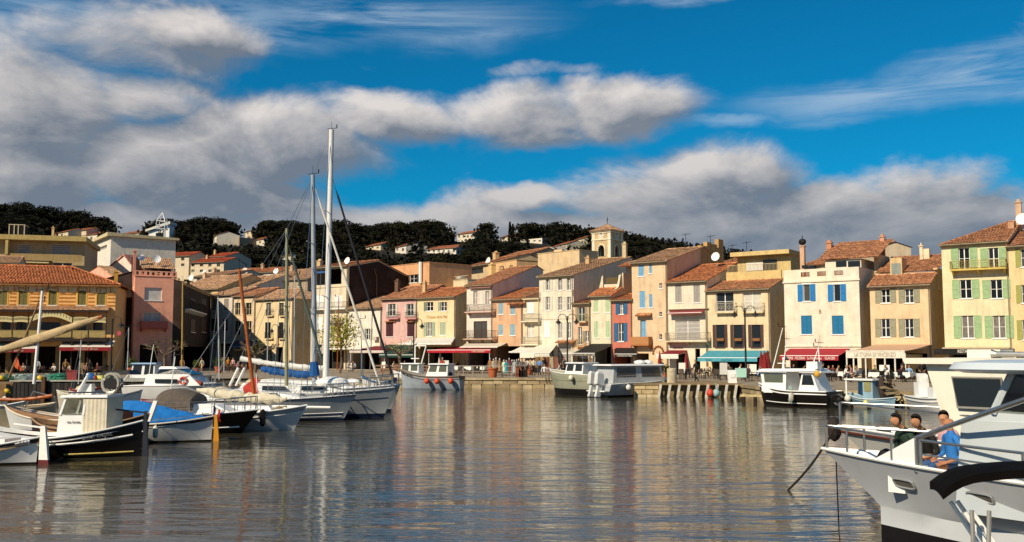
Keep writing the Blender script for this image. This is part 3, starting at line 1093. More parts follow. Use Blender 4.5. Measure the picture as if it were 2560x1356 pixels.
def side_row():
 # houses along the lane: seen from their shaded long side
 h = House('townhouse', 'shaded grey brown house in deep shadow left of the white house with brown shutters', 452, 122, 524, 150, 724, 10, '2e1f16')  # near black plaster, the deep shadow is put into the wall colour
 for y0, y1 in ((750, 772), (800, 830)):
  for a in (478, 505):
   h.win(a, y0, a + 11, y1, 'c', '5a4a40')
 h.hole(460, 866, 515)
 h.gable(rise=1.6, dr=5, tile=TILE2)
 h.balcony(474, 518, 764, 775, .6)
 h = rowhouse('townhouse', 'white house crossed by a diagonal shadow with four grey brown shutters', 524, 581, 738, 9, 'c9beb0')
 for a, b in ((531, 544), (560, 572)):
  h.win(a, 747, b, 777, 'c', '8d8378')
 for a, b in ((528, 541), (557, 569)):
  h.win(a, 797, b, 828, 'c', '4a3a30')
 h.hole(528, 852, 575)
 h.gable(yr=720, dr=4.5, tile=TILE2)
 h.awning(530, 575, 850, 858, 1.5, 'b8a888', val=.12, arms=False)
 h = rowhouse('townhouse', 'narrow sandy house with four tall dark windows next to the white shuttered one', 582, 636, 740, 9, 'd4b284')
 for (a, b, c, d) in ((588, 757, 601, 788), (614, 757, 629, 788), (586, 803, 601, 839), (614, 803, 629, 839)):
  h.win(a, b, c, d, 'n', frame='d8c49a', mull=1, surround='d9c7a2')
 h.hole(588, 858, 630)
 h.gable(yr=722, dr=4.5)
 h.awning(570, 628, 852, 868, 1.8, '24405e', val=.15, arms=False)
 h = rowhouse('townhouse', 'pale yellow corner house with small iron balconies and hipped tile roof', 637, 731, 747, 8, 'dcbd80')
 for (a, b, c, d) in ((666, 757, 678, 788), (699, 757, 710, 788), (663, 806, 677, 845), (697, 806, 709, 845)):
  h.win(a, b, c, d, 'n', mull=1, surround='e2d4b0', frame='4a3a2c')
  h.balcony(a - 3, c + 3, d - 14, d + 4, .35, 'd9c396', style='bars', brk=False)
 h.hole(642, 866, 680)
 h.hole(690, 868, 708)
 h.gable(yr=724, dr=4, hr=3.0, tile=TILE2)
 h.sign('BAR', 690, 862, 20, 5, '5a3a24')
 h = rowhouse('townhouse', 'tall white house with glazed loggia under its roof, behind the tallest mast', 776, 867, 668, 15, 'd2c2a0', ymid=1)
 h.open = []
 for (a, b) in ((788, 808), (836, 855)):
  h.win(a, 738, b, 769, 'c', WHITE)
 h.win(815, 738, 828, 769, 'c', WHITE)
 h.win(784, 792, 806, 824, 'c', WHITE)
 h.hole(790, 676, 854, 714)
 h.hole(782, 862, 860)
 h.gable(yr=655, dr=6)
 h.balcony(776, 862, 754, 776, .8, WHITE, '6a6a60')
 h.boxpx('blind', 792, 677, 826, 684, .1, .05, '2a5c9a')
 h.boxpx('sill_band', 776, 716, 867, 722, .08, 0, 'b0987a')
 h.antenna(905, 640, 660, 8)
 h.part('side_wall_shade', M('2c1c12', .95, .3, 1.2, kind='plaster'), lambda q: q.prism([(h.w - .015, .3, 0), (h.w - .015, 14.9, 0), (h.w - .015, 14.9, h.zr - 2.8), (h.w - .015, 6, h.zr - .15), (h.w - .015, .3, h.h - .1)], (.03, 0, 0)))  # dark brown sheet over the side wall, its shade put into the colour
 h.part('side_pipe', M('8a6a4c', .8), lambda q: q.tube([(h.w + .06, 5, h.h), (h.w + .06, 5.6, h.h - 1.2), (h.w + .06, 5.7, 2)], .06, 5))
 h.chimney(800, 648, 662, 9, 4)
 h.dish(870, 652, 2, .5)
 h = rowhouse('townhouse', 'plain white house with faint painted windows left of the pink house', 868, 953, 770, 9, 'd8d2c4')
 h.win(914, 822, 925, 850, 'o', 'b8b4a4', sw=.5)
 h.win(884, 834, 891, 846, 'n')
 h.hole(880, 866, 950)
 h.gable(yr=742, dr=6, tile=TILE2)
 h.boxpx('air_unit', 930, 842, 941, 851, .5, .02, 'b8b0a0')
 h.awning(790, 905, 866, 872, 2.5, 'd8d0c0', val=.14, arms=False)
 h.awning(874, 962, 866, 878, 3.0, '6e1420', val=.25, valcol='c8b8a8', arms=True)
side_row()
def front_row():
 h = rowhouse('townhouse', 'rose pink house with maroon shutters and flowered iron balconies', 954, 1042, 746, 9, 'c88a88')
 for a, b in ((971, 989), (1017, 1034)):
  h.win(a, 760, b, 790, 'o', 'cfc4b4', sw=.35)
  h.balcony(a - 5, b + 5, 780, 799, .5, 'c08080', brk=False)
 for a, b in ((965, 983), (1018, 1036)):
  h.win(a, 806, b, 842, 'c', '3e1318')
  h.canopy(a - 4, b + 4, 803, 806, .25)
 h.hole(962, 868, 1036)
 h.gable(yr=716, dr=5, cornice='7a3038')
 h.awning(948, 1040, 862, 888, 4.0, '123a30', val=.3, arms=False, xt0=965, xt1=1042)
 h.chimney(994, 702, 722, 8, 2.5, '6a5240')
 h = rowhouse('townhouse', 'pale yellow house with painted lettering above green grey shutters', 1042, 1138, 743, 9, 'd6bd86')
 h.win(1066, 755, 1083, 778, 'l', '71806c', sw=.4)
 h.win(1101, 755, 1117, 778, 'l', '9aa48c', sw=.35)
 h.win(1067, 806, 1080, 841, 'o', '97a58c', sw=.48)
 h.win(1100, 806, 1114, 838, 'c', 'a0ac90')
 h.hole(1050, 868, 1132)
 h.gable(yr=720, dr=4.5, tile=TILE3)
 h.sign("l'Oustau de la Mar", 1092, 793, 52, 8, 'b8864a', shear=.25)
 h.awning(997, 1128, 845, 860, 4.6, 'd9d4c8', val=.14, arms=False, xt0=1044, xt1=1138)
 h.chimney(1062, 705, 730, 7, 2.0)
 h = rowhouse('townhouse', 'white house with two full width iron balconies over the red awning', 1166, 1231, 713, 11, 'd2cabc')
 h.win(1183, 728, 1193, 762, 'n', pane=M('8a7a70', .7))
 h.win(1213, 728, 1223, 762, 'n', pane=M('8a7a70', .7))
 h.win(1184, 803, 1218, 846, 'n', frame='5a4030')
 h.hole(1172, 868, 1226)
 h.gable(yr=668, dr=9.5)
 h.balcony(1161, 1228, 760, 783, .9, 'c8a898', '4a2c20', style='scroll')
 h.balcony(1157, 1230, 826, 850, 1.1, 'b89a84', '4a3426', style='scroll')
 h.boxpx('folded_awning', 1172, 717, 1226, 722, .4, .05, '9a6a60')
 h.awning(1068, 1226, 866, 876, 7.0, 'a8162a', val=.3, arms=True, xt0=1130, xt1=1232, text=[('CHEZ GILBERT', .82, .2)], tcol='d8c8a0')
 h.awning(1150, 1244, 858, 868, 4.0, 'd2c6b0', val=.1, arms=False, xt0=1166, xt1=1268)
 h.chimney(1256, 672, 690, 8, 8, 'b89064')
 h = rowhouse('townhouse', 'orange house with four sky blue shutters', 1231, 1306, 748, 9, 'c88c58')
 for (a, b, c, d) in ((1246, 758, 1258, 786), (1276, 766, 1288, 787), (1246, 812, 1258, 838), (1275, 811, 1288, 839)):
  h.win(a, b, c, d, 'c', '86a8b4')
 h.hole(1240, 866, 1300)
 h.gable(yr=722, dr=6, tile=TILE3)
 h.canopy(1266, 1308, 757, 762, .6)
 h.awning(1272, 1335, 868, 880, 3.5, 'e0dcd0', val=.1, arms=False, xt0=1300, xt1=1346, text=[("LE BISTRO DU PORT", .5, .8)], tcol='e8e4d8', tsize=.26)
 h = rowhouse('townhouse', 'narrow cream house with stacked glass balconies next to the tall white house', 1307, 1347, 748, 9, 'd0c09a')
 h.win(1318, 754, 1334, 782, 'c', WHITE)
 h.win(1318, 810, 1336, 842, 'n', pane=m_curt)
 h.hole(1312, 868, 1342)
 h.flat(par=.0)
 h.balcony(1305, 1346, 730, 750, .4, 'd0c09a', '8a7a68')
 h.balcony(1302, 1344, 785, 806, .7, 'd8d0b8', '8a8478')
 h.balcony(1302, 1344, 842, 864, .7, 'd8d0b8', '8a8478')
 q = MB()
 z = h.h
 q.prism([(h.w - .1, .3, z), (h.w - .1, 4, z), (h.w - .1, 4, z + 2.6), (h.w - .1, 2.2, z + 2.4)], (.15, 0, 0))
 q.prism([(.05, 3.8, z), (h.w - .1, 3.8, z), (h.w - .1, 3.8, z + 2.5), (.05, 3.8, z + .4)], (0, .15, 0))
 q.build('terrace_wall', M('c2a878', .9, kind='plaster'), h.o)
 h = rowhouse('townhouse', 'tall white house with many white shutters and three rows of windows', 1348, 1434, 690, 14, 'd6cdb6')
 for y0, y1 in ((694, 726), (742, 776)):
  for a, b in ((1365, 1374), (1396, 1405), (1418, 1427)):
   h.win(a, y0, b, y1, 'o', 'd2cab8', sw=.40)
 h.win(1360, 802, 1374, 842, 'c', WHITE)
 h.win(1396, 806, 1405, 846, 'o', 'd2cab8', sw=.4)
 h.win(1418, 806, 1427, 846, 'o', 'd2cab8', sw=.4)
 h.hole(1356, 866, 1384)
 h.win(1392, 868, 1428, 928, 'n', pane=M('8f8c86', .6), mull=0, tr=3)
 h.gable(yr=647, dr=13.5, tile=TILE2)
 h.boxpx('string_course', 1348, 797, 1434, 799, .06, 0, 'b8a88c')
 h.canopy(1386, 1432, 852, 858, .7)
 h.awning(1300, 1374, 862, 884, 5.2, 'e0d8c4', val=.5, arms=False, xt0=1350, xt1=1392)
 h.awning(1406, 1445, 874, 884, 2.0, 'c8c0a8', val=.08, arms=False)
 h.boxpx('shop_pier', 1384, 870, 1391, 935, .1, 0, 'd9d4c8')
 h.chimney(1470, 645, 668, 9, 9, 'c0a070')
 h.chimney(1562, 614, 640, 9, 13.2, 'c8b088')
 h = rowhouse('townhouse', 'small peach house with olive railings between the tall white and pale green shuttered houses', 1434, 1476, 759, 9, 'd2a076')
 h.win(1445, 768, 1462, 804, 'o', '9a8f74', sw=.3)
 h.win(1445, 818, 1455, 862, 'n')
 h.win(1463, 828, 1472, 855, 'o', '9a8f74', sw=.3)
 h.win(1440, 880, 1470, 935, 'n', pane=M('6e6a66', .7))
 h.gable(yr=748, dr=4)
 h.balcony(1442, 1464, 786, 808, .5, 'b88a5a', '8a8a50', brk=False)
 h.balcony(1438, 1460, 848, 868, .5, 'b88a5a', '9a8a50', brk=False)
 h = rowhouse('townhouse', 'cream house with four closed pale green shutters and curved roof terrace', 1477, 1531, 739, 10, 'd8cfae')
 for y0, y1 in ((749, 781), (804, 845)):
  for a, b in ((1485, 1496), (1514, 1525)):
   h.win(a, y0, b, y1, 'c', 'b4c69c')
 h.hole(1482, 866, 1527)
 h.gable(rise=.9, dr=2.2, tile=TILE3, back=False)
 q = MB()
 w = h.w
 zb, zt = h.h + .8, h.zat(688, 2.4)
 q.box(.5, 2.2, h.h - .3, w - .3, 2.4, zb + .6)
 prof = [(0, zt), (.3, zt - .1), (.5, zb + 1.0), (.9, zb + .2), (1.6, zb - .1), (0, zb - .1)]
 q.prism([(w - .35, 2.4 - t * .8, z) for t, z in prof], (.25, 0, 0))
 q.prism([(.3 - t * .6, 2.3, z) for t, z in prof], (0, .25, 0))
 q.box(.4, 7.5, zb, w, 7.7, zt + 1.4)
 q.box(w - .1, 2.5, zb - 1, w + .05, 9, zt + .2)
 q.build('terrace_parapet', M('d6cbb0', .9, kind='plaster'), h.o)
 q = MB()
 q.box(.7, 2.25, zb + .7, w - .6, 2.29, zt - .3)
 q.build('reed_screen', M('5e5030', .9, .3, 20), h.o)
 q = MB()
 v = Vector((0, 2.5, .8))
 tiles(q, (-.1, 6.2, zt + 1.3), (1, 0, 0), v.normalized(), w + .2, v.length)
 q.build('back_roof', TILE3, h.roof, smooth=True)
 h.awning(1429, 1487, 860, 884, 4.2, '1a1612', val=.28, arms=True, xt0=1478, xt1=1530, valcol='8f8880', text=[('glaces du soleil', .5, .8)], tcol='2a211c')
 h = rowhouse('townhouse', 'narrow coral house with deep blue shutters', 1531, 1581, 750, 9, 'bc4a2e')
 h.win(1549, 757, 1559, 786, 'o', '0f5f8c', sw=.46)
 h.win(1545, 808, 1559, 854, 'o', '0f5f8c', sw=.46)
 h.hole(1536, 872, 1576)
 h.gable(yr=736, dr=3.5, tile=TILE3)
 h.awning(1538, 1592, 870, 886, 2.8, '15110e', val=.3, arms=False, text=[('Le Bonnet et Tissus', .45, .7)], tcol='e0d8c8', xt0=1540, xt1=1586)
 h = rowhouse('townhouse', 'tall tan house with light blue shutters and stepped ruined parapet', 1581, 1670, 655, 15, 'cfab7a')
 for (a, b, c, d) in ((1596, 661, 1610, 691), (1623, 661, 1630, 684), (1599, 728, 1613, 770), (1623, 736, 1631, 769)):
  h.win(a, b, c, d, 'c', '6fa2c4')
 h.win(1601, 801, 1615, 844, 'n', pane=M('7aa8c8', .6), frame='7aa8c8')
 for a, b in ((708, 722), (780, 792), (836, 850)):
  h.win(1648, a, 1655, b, 'n', mull=0)
 h.hole(1588, 884, 1622)
 h.gable(yr=622, dr=9, tile=TILE2)
 h.canopy(1586, 1624, 784, 791, .6)
 h.balcony(1577, 1621, 842, 865, .9, 'a8683a', 'b07a48', style='solid')
 q = MB()
 u, z = h.loc(1646, 884, .03)
 for k in range(9):
  a = pi * k / 8
  q.box(u + .62 * cos(a) - .1, -.12, z + .75 * sin(a) - .08, u + .62 * cos(a) + .1, .0, z + .75 * sin(a) + .1)
 q.build('brick_arch', M('8a4a2c', .9, .3, 12), h.o)
 q = MB()
 w = h.w
 for (y, t, a) in ((10.2, 605, 1.2), (11.6, 610, 1.4), (13.4, 598, 1.4)):
  zt = h.zat(t, y, w)
  q.box(w - .45, y, h.h - .5, w + .05, y + a, zt)
 q.box(w - .43, 8.6, h.h - .5, w + .03, 14.9, h.zat(618, 11, w))
 q.build('stepped_parapet', M('b8935c', .9, .2, kind='plaster', bump=.5), h.o)
 h.antenna(1714, 582, 612, 11)
 h.antenna(1776, 590, 612, 13)
 h = rowhouse('townhouse', 'white house with closed grey shutters above a grey roller door and balcony', 1671, 1769, 704, 11, 'd8cdb4')
 h.win(1688, 712, 1704, 757, 'c', '9a948c')
 h.win(1734, 712, 1750, 757, 'c', '9a948c')
 h.win(1688, 800, 1750, 851, 'n', pane=M('a09a94', .7), mull=1, tr=4)
 h.hole(1690, 884, 1716)
 h.hole(1738, 872, 1750)
 h.gable(yr=662, dr=8, tile=TILE3)
 h.boxpx('string_course', 1669, 771, 1770, 775, .25, 0, 'a88a6a')
 h.awning(1668, 1754, 777, 784, .8, '8c3a3a', val=.12, arms=False)
 h.balcony(1662, 1767, 831, 856, .9, 'cdbf9e', '8a7e68', style='scroll')
 h.awning(1640, 1696, 876, 887, 2.6, '7e1c20', val=.42, valcol='dcd4c4', arms=False, xt0=1672, xt1=1718)
 h.sign('Caméléon', 1694, 870, 26, 7, '7a3a3a', shear=.2)
 h = rowhouse('townhouse', 'cream house with brown shutters over a turquoise awning', 1770, 1927, 724, 10, 'd6bc8a')
 h.win(1790, 728, 1834, 780, 'n', mull=1, sill=False, pane=m_pane, frame=WHITE)
 h.win(1857, 728, 1903, 780, 'n', mull=1, sill=False, pane=m_curt, frame=WHITE)
 for a, b in ((1790, 1811), (1834, 1856), (1879, 1901)):
  h.win(a, 812, b, 869, 'o', '4a2a22', sw=.32, frame='4a2e22', pane=m_pane, mull=0, tr=0)
  h.boxpx('planter', a + 2, 846, b - 2, 853, .25, .02, '8a5a30')
 h.hole(1780, 882, 1905)
 h.gable(yr=703, dr=3.6, back=False)
 for a, b in ((1787, 1837), (1853, 1906)):
  h.balcony(a, b, 757, 784, .5, 'd9c79c', 'c4bca8', style='scroll', brk=False)
 q = MB()
 w = h.w
 z1 = h.zat(679, 3.8)
 q.box(.6, 3.6, h.h, w - .1, 3.8, z1)
 z2 = h.zat(640, 6.0)
 q.box(.8, 6.2, h.h, w + .0, 9.9, z2)
 q.box(.4, 5.2, z2, w + .2, 10, z2 + .45)
 q.build('penthouse', M('cdb47a', .9, .12, kind='plaster', bump=.3), h.o)
 q = MB()
 a0, za = h.loc(1866, 678, -6.15)
 a1, zb = h.loc(1908, 656, -6.15)
 q.box(a0, 6.1, za, a1, 6.18, zb)
 b0 = h.loc(1908, 678, -6.15)[0]
 b1 = h.loc(1942, 656, -6.15)[0]
 q.mat(1).box(b0, 6.1, za, b1, 6.18, h.loc(1920, 650, -6.15)[1])
 q.build('penthouse_window', [M('d8d4c8', .6), m_pane], h.o)
 q = MB()
 for k in range(40):
  u = .7 + (w - .9) * k / 40
  q.box(u, 3.66, z1, u + .03, 3.69, z1 + .7)
 q.box(.7, 3.65, z1 + .7, w - .2, 3.7, z1 + .75)
 q.build('terrace_rail', M('b8a478', .7), h.o)
 h.awning(1744, 1893, 877, 895, 3.4, '4c98a6', val=.36, arms=False, xt0=1772, xt1=1922, text=[('chez César', .5, .2), ('le bar', .2, .12)], tcol='2e7488')
 h.antenna(1866, 600, 636, 8)
 h.antenna(1830, 605, 636, 8)
 h.dish(1790, 642, 6, .5)
 h = rowhouse('townhouse', 'white house with bright blue shutters and a letter B on its wall', 1963, 2153, 702, 9, 'dcd3bc')
 for (a, b) in ((2008, 2025), (2084, 2101)):
  h.win(a, 711, b, 754, 'o', '0a72b0', sw=.52, slat=False, mull=0, tr=0, surround=WHITE)
 for (a, b) in ((2003, 2030), (2080, 2109)):
  h.win(a, 789, b, 836, 'c', '086a94', slat=False, mull=0, tr=0)
 h.hole(1975, 880, 2143)
 h.flat(par=.0, cop=False)
 w = h.w
 q = MB()
 z0, z1 = h.h, h.zat(672)
 cuts = [(h.loc(a, 685)[0], h.loc(b, 685)[0]) for a, b in ((2002, 2024), (2043, 2065), (2086, 2108))]
 zc0, zc1 = h.zat(691), h.zat(679)
 x = 0.0
 for a, b in cuts + [(w, w)]:
  q.box(x, 0, z0, a, .2, z1)
  if b > a:
   q.box(a, 0, z0, b, .2, zc0).box(a, 0, zc1, b, .2, z1)
  x = b
 q.box(w - .2, .2, z0, w, 8, z1)
 q.box(-.08, -.12, z0 - .12, w + .08, 0, z0 + .04)
 q.build('parapet', h.col, h.o)
 for a, b in cuts:
  q = MB()
  for k in range(7):
   u = a + (b - a) * (k + .5) / 7
   q.box(u - .03, .08, zc0, u + .03, .13, zc1)
  q.box(a, .07, zc0 + .1, b, .14, zc0 + .14)
  q.build('grille', M('7a4a30', .7), h.o)
 h.boxpx('base_band', 1962, 864, 2153, 868, .1, 0, 'dcd3bc')
 h.sign('B', 2050, 780, 6, 11, '8a6a2c')
 h.awning(1950, 2096, 872, 890, 3.6, 'a01c2a', val=.42, arms=False, xt0=1974, xt1=2124, text=[('CREPERIE - PIZZERIA', .25, .38), ('Le Petit menu', .60, .24), ('GLACIER', .86, .17)], tcol='efe6d8', tsize=.36)
 # rooms on the roof
 q = MB()
 zt = h.zat(651, 4)
 q.box(.8 + w * .3, 3.6, z0, w - .8, 9, zt)
 q.box(w * .05 + 2.2, 4.4, z0, .8 + w * .3, 9, h.zat(661, 4.4))
 pent = q.build('roof_room', h.col, h.o)
 for (a, b, y0, y1) in ((2090, 2116, 653, 668), (2120, 2150, 652, 668), (2005, 2020, 663, 672), (2022, 2040, 663, 672)):
  q = MB()
  yy = 3.57 if a > 2050 else 4.37
  u0, za = h.loc(a, y1, -yy)
  u1, zb = h.loc(b, y0, -yy)
  q.box(u0, yy - .02, za, u1, yy, zb)
  q.build('pane', m_pane, pent)
 q = MB()
 zl = zt + .02
 zr = h.zat(606, 9.2)
 v = Vector((0, 5.8, zr - zl))
 tiles(q, (w * .3 + .5, 3.3, zl), (1, 0, 0), v.normalized(), w * .7 + .4, v.length)
 v = Vector((0, 5.8, h.zat(612, 9.8) - h.zat(661, 4)))
 tiles(q, (1.6, 4.0, h.zat(661, 4)), (1, 0, 0), v.normalized(), w * .3 + .6, v.length)
 q.build('upper_roof', TILE, h.roof, smooth=True)
 h.chimney(2006, 612, 660, 11, 5.0, 'c8a080')
 h.chimney(2073, 606, 616, 13, 9, 'b88060')
 h.chimney(2206, 600, 636, 11, 8.5, 'c09070')
 q = MB()
 u, z = h.loc(2006, 610, -5.0)
 q.ball((u, 5, z + .2), .42, .42, .34, 8, 5)
 q.tube([(u, 5, z + .3), (u, 5, z + .85)], .05, 5)
 q.build('chimney_cowl', m_iron, h.roof)
 h.part('side_wall_pier', M('cbb590', .9, kind='plaster'), lambda q: (q.box(w + .05, 5, h.h - .8, w + .5, 8.9, h.zat(640, 7, w))))
 h = rowhouse('townhouse', 'beige house with grey green shutters above the cream restaurant pergola', 2178, 2330, 712, 10, 'd2b078')
 for (y0, y1) in ((722, 758), (797, 843)):
  h.win(2203, y0, 2225, y1, 'o', '8f8c70', sw=.52)
  h.win(2262, y0, 2284, y1, 'o', '8f8c70', sw=.52)
 h.hole(2190, 884, 2318)
 h.gable(yr=688, dr=2.6, back=False)
 q = MB()
 w = h.w
 zb = h.zat(690, 2.8)
 zl = h.zat(682, 3.0)
 q.box(.1, 2.8, h.h - .2, w - .1, 3.0, zl)
 q.build('upper_wall', h.col, h.o)
 q = MB()
 zr = h.zat(640, 8.6)
 v = Vector((0, 6.0, zr - zl))
 tiles(q, (-.2, 2.7, zl + .05), (1, 0, 0), v.normalized(), w + .3, v.length)
 q.build('upper_roof', TILE, h.roof, smooth=True)
 h.boxpx('dormer', 2226, 644, 2254, 692, -2.4, -4.2, 'd0b484', h.roof)
 h.boxpx('dormer_window', 2229, 658, 2251, 686, -2.36, -2.4, '8a948c', h.roof)
 h.chimney(2303, 617, 645, 8, 7, 'dccaa8')
 h.chimney(2316, 624, 645, 16, 7.3, 'dccaa8', cap=False)
 h.part('fire_wall', h.col, lambda q: q.box(w - .3, 2.9, h.h - .5, w + .06, 9.9, h.zat(676, 6, w)))
 a = h.awning(2115, 2262, 862, 878, 6.2, 'c8a080', val=.62, valcol='dcd4c2', text=[('LA STORIA DI VINCENZO', .5, .7)], tcol='a89a84', tsize=.5, arms=False, xt0=2190, xt1=2330)
 u0, zf = h.loc(2116, 878, 6.2)
 u1, _ = h.loc(2262, 878, 6.2)
 q = MB()
 for g in (0.0, .12, .33, .5, .66, .83, 1.0):
  u = u0 + (u1 - u0) * g
  q.box(u - .06, -6.2, 0, u + .06, -6.08, zf - .2)
 for g in (.15, .35, .55, .75, .98):
  ua, ub = h.loc(2190, 862)[0], u0
 q.box(u0, -6.25, zf - .08, u1, -6.05, zf + .06)
 q.build('pergola_frame', M('d4ccba', .6), a)
 q = MB()
 q.box(u1 - .04, -6.05, 0, u1 + .04, -.2, zf - .3)
 q.build('glazed_side', M('b09468', .6), a)
 h = rowhouse('townhouse', 'tall yellow house with bright green shutters and long iron balcony', 2362, 2530, 607, 12, 'dccc98')
 for (a, b, c, d) in ((2397, 619, 2424, 674), (2471, 619, 2497, 674), (2400, 699, 2429, 747), (2476, 699, 2506, 747), (2404, 789, 2435, 846), (2482, 789, 2514, 846)):
  h.win(a, b, c, d, 'o', '93b07c', sw=.62)
 h.hole(2370, 886, 2524)
 h.gable(yr=560, dr=8, hl=4.5)
 h.balcony(2374, 2513, 647, 678, .9, 'd0b45a', 'a08a3c', style='scroll')
 h.chimney(2546, 515, 560, 14, 6, 'c8a888')
 h.part('gable_pier', M('b89070', .9, kind='plaster'), lambda q: q.box(h.w - .6, 4.5, h.h, h.w - .1, 5.6, h.zat(556, 5, h.w)))
 h.dish(2556, 548, 5, .55)
 h.boxpx('shop_fascia', 2335, 872, 2535, 887, 1.6, 1.3, '17130f')
 h.sign('RESTAURANT', 2420, 879, 52, 9, 'e8e0d0', 1.64)
 h.sign('TAPAS', 2506, 879, 26, 9, 'e8e0d0', 1.64)
 h.awning(2350, 2520, 868, 871, 1.2, 'b8a888', val=.05, arms=False)
 h = rowhouse('townhouse', 'yellow house with olive shutters at the right edge', 2530, 2720, 610, 12, 'dabb72')
 for (a, b, c, d) in ((2552, 622, 2575, 668), (2554, 712, 2580, 758), (2556, 800, 2584, 850)):
  h.win(a, b, c, d, 'o', '9a9a48', sw=.4)
 h.hole(2540, 886, 2700)
 h.gable(yr=575, dr=6)
front_row()
# ---------------------------------------------------------------- houses behind the front row
def back_row():
 h = House('apartment_block', 'flat roofed tan block with long shuttered loggia behind the ochre hotel', -60, 146, 203, 150, 603, 14, 'a08a58', cat='apartments')
 for a, b in ((46, 76), (128, 176)):
  h.win(a, 612, b, 638, 'n', pane=M('8a8880', .7), mull=0, tr=4)
 h.win(132, 658, 180, 690, 'n', mull=1)
 h.win(42, 656, 118, 690, 'n', mull=2)
 h.flat(par=0, cop=False)
 h.part('roof_slab', M('b09a60', .9, kind='plaster'), lambda q: q.box(-.5, -1.6, h.h, h.w + .4, 14, h.h + .75))
 h.awning(40, 122, 648, 655, 1.2, 'b89a40', val=.15, arms=False)
 h.part('loggia_side', M('b8a468', .9, kind='plaster'), lambda q: q.box(h.loc(22, 620)[0] - .2, -1.5, h.zat(640), h.loc(22, 620)[0] + .2, 0, h.h))
 h.boxpx('loggia_parapet', 14, 638, 205, 650, 1.3, 1.15, 'a08858')
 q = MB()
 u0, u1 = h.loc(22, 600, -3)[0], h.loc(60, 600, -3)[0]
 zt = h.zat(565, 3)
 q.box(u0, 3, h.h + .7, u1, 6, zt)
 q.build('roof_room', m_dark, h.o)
 q = MB()
 for g in (0, .33, .6, 1):
  q.box(u0 + (u1 - u0) * g - .07, 2.9, h.h + .7, u0 + (u1 - u0) * g + .07, 2.99, zt)
 q.box(u0 - .1, 2.88, zt, u1 + .1, 6, zt + .12)
 q.build('roof_room_frame', M('b8ac90', .7), h.o)
 h.chimney(133, 570, 598, 6, 4)
 h = House('apartment_block', 'small tiled house with white shutter partly cut by the left edge', -80, 136, 38, 138, 656, 8, 'b8a88a')
 h.win(2, 672, 34, 700, 'n', mull=3)
 h.gable(rise=1.2, dr=4, tile=TILE2)
 h = House('villa', 'white modern villa with a large slanted window, above the hotel roof', 200, 200, 268, 180, 606, 12, 'd8d2c4', zb=6, cat='house')
 h.win(204, 619, 235, 632, 'n', mull=3, frame='c8c2b8')
 h.win(238, 612, 267, 630, 'n', mull=3, frame='e0dcd0')
 h.flat(cop=False)
 h.part('roof_slab', M('c8b890', .9, kind='plaster'), lambda q: q.hexa([(-.6, -.8, h.h), (h.w + .6, -.8, h.h), (h.w + .6, 12.5, h.h), (-.6, 12.5, h.h), (-.6, -.8, h.h + .25), (h.w + .6, -.8, h.h + .7), (h.w + .6, 12.5, h.h + .4), (-.6, 12.5, h.h + .15)]))
 h.chimney(219, 592, 604, 5, 4)
 h = House('cottage', 'white gabled cottage with pink verge between villa and pink tower house', 258, 160, 330, 158, 676, 10, 'd8c8bc', cat='house')
 q = MB()
 h.walls(flat=True)
 w = h.w
 zt = h.zat(640)
 q.prism([(0, 0, h.h), (w, 0, h.h), (w * .62, 0, zt)], (0, 9.5, 0))
 q.build('gable_wall', h.col, h.o)
 q = MB()
 for a, b in (((-.3, h.h - .15), (w * .62, zt + .05)), ((w * .62, zt + .05), (w + .3, h.h - .15))):
  q.prism([(a[0], -.2, a[1]), (b[0], -.2, b[1]), (b[0], -.2, b[1] + .22), (a[0], -.2, a[1] + .22)], (0, 10, 0))
 h.roof = q.build('roof', M('c07a68', .85, kind='tile'), h.o)
 for (nm, lb, x0, x1, yt, Y, ws) in (('apartment_block', 'long cream apartment row with red roof on the left hillside', 374, 468, 641, 232, 4), ('apartment_block', 'cream apartment row with red roof and windows in front of dark pines', 471, 556, 656, 226, 4), ('apartment_block', 'short upper apartment row with red roof touching dark pines', 511, 560, 642, 240, 3)):
  h = House(nm, lb, x0, Y + 3, x1, Y, yt, 9, 'cbb692', zb=hill((x0 - CX) / F * Y, Y) - 3, cat='apartments')
  for r in range(2):
   for k in range(ws):
    a = x0 + (x1 - x0) * (k + .35) / ws
    h.win(a, yt + 4 + r * 14, a + 8, yt + 11 + r * 14, 'n', mull=1, tr=0, sill=False, frame='a89878')
  h.gable(rise=1.3, dr=4.5, tile=M('b8502c', .85, kind='tile'))
  h.chimney(x0 + (x1 - x0) * .55, yt - 16, yt - 9, 4, 4)
 # old roofs stepping up behind the shaded corner
 spec = [('low tiled house with pale pink roof left of the leaning orange mast', 436, 545, 724, 152, 9, 'c8a44c', TILE2, 690, 7),
   ('white terrace house with long dark opening under a sloping roof', 565, 640, 716, 156, 9, 'd0c4b0', TILE2, 690, 6),
   ('brown house with long sloping roof behind the pale yellow corner house', 640, 768, 700, 158, 10, '9a8262', TILE2, 674, 8),
   ('long low house with red roof edge under the dark pines', 555, 700, 682, 190, 8, 'd8d0c4', TILE3, 671, 5),
   ('tiled house with round domed vent behind the shaded lane', 480, 560, 690, 176, 9, 'c8b8a4', TILE2, 678, 6)]
 for (lb, x0, x1, yt, Y, dep, c, tl, yr, dr) in spec:
  h = House('townhouse', lb, x0, Y + 5, x1, Y, yt, dep, c)
  n = max(2, int((x1 - x0) / 28))
  for k in range(n):
   a = x0 + (x1 - x0) * (k + .3) / n
   h.win(a, yt + 5, a + 9, yt + 17, 'n', mull=1, tr=0)
  h.gable(yr=yr, dr=dr, tile=tl)
  h.chimney(x0 + (x1 - x0) * .7, yr - 8, yr + 6, 6, dr - 1, 'c0a484')
  h.dish(x0 + (x1 - x0) * .4, yr + 4, dr - 2, .55)
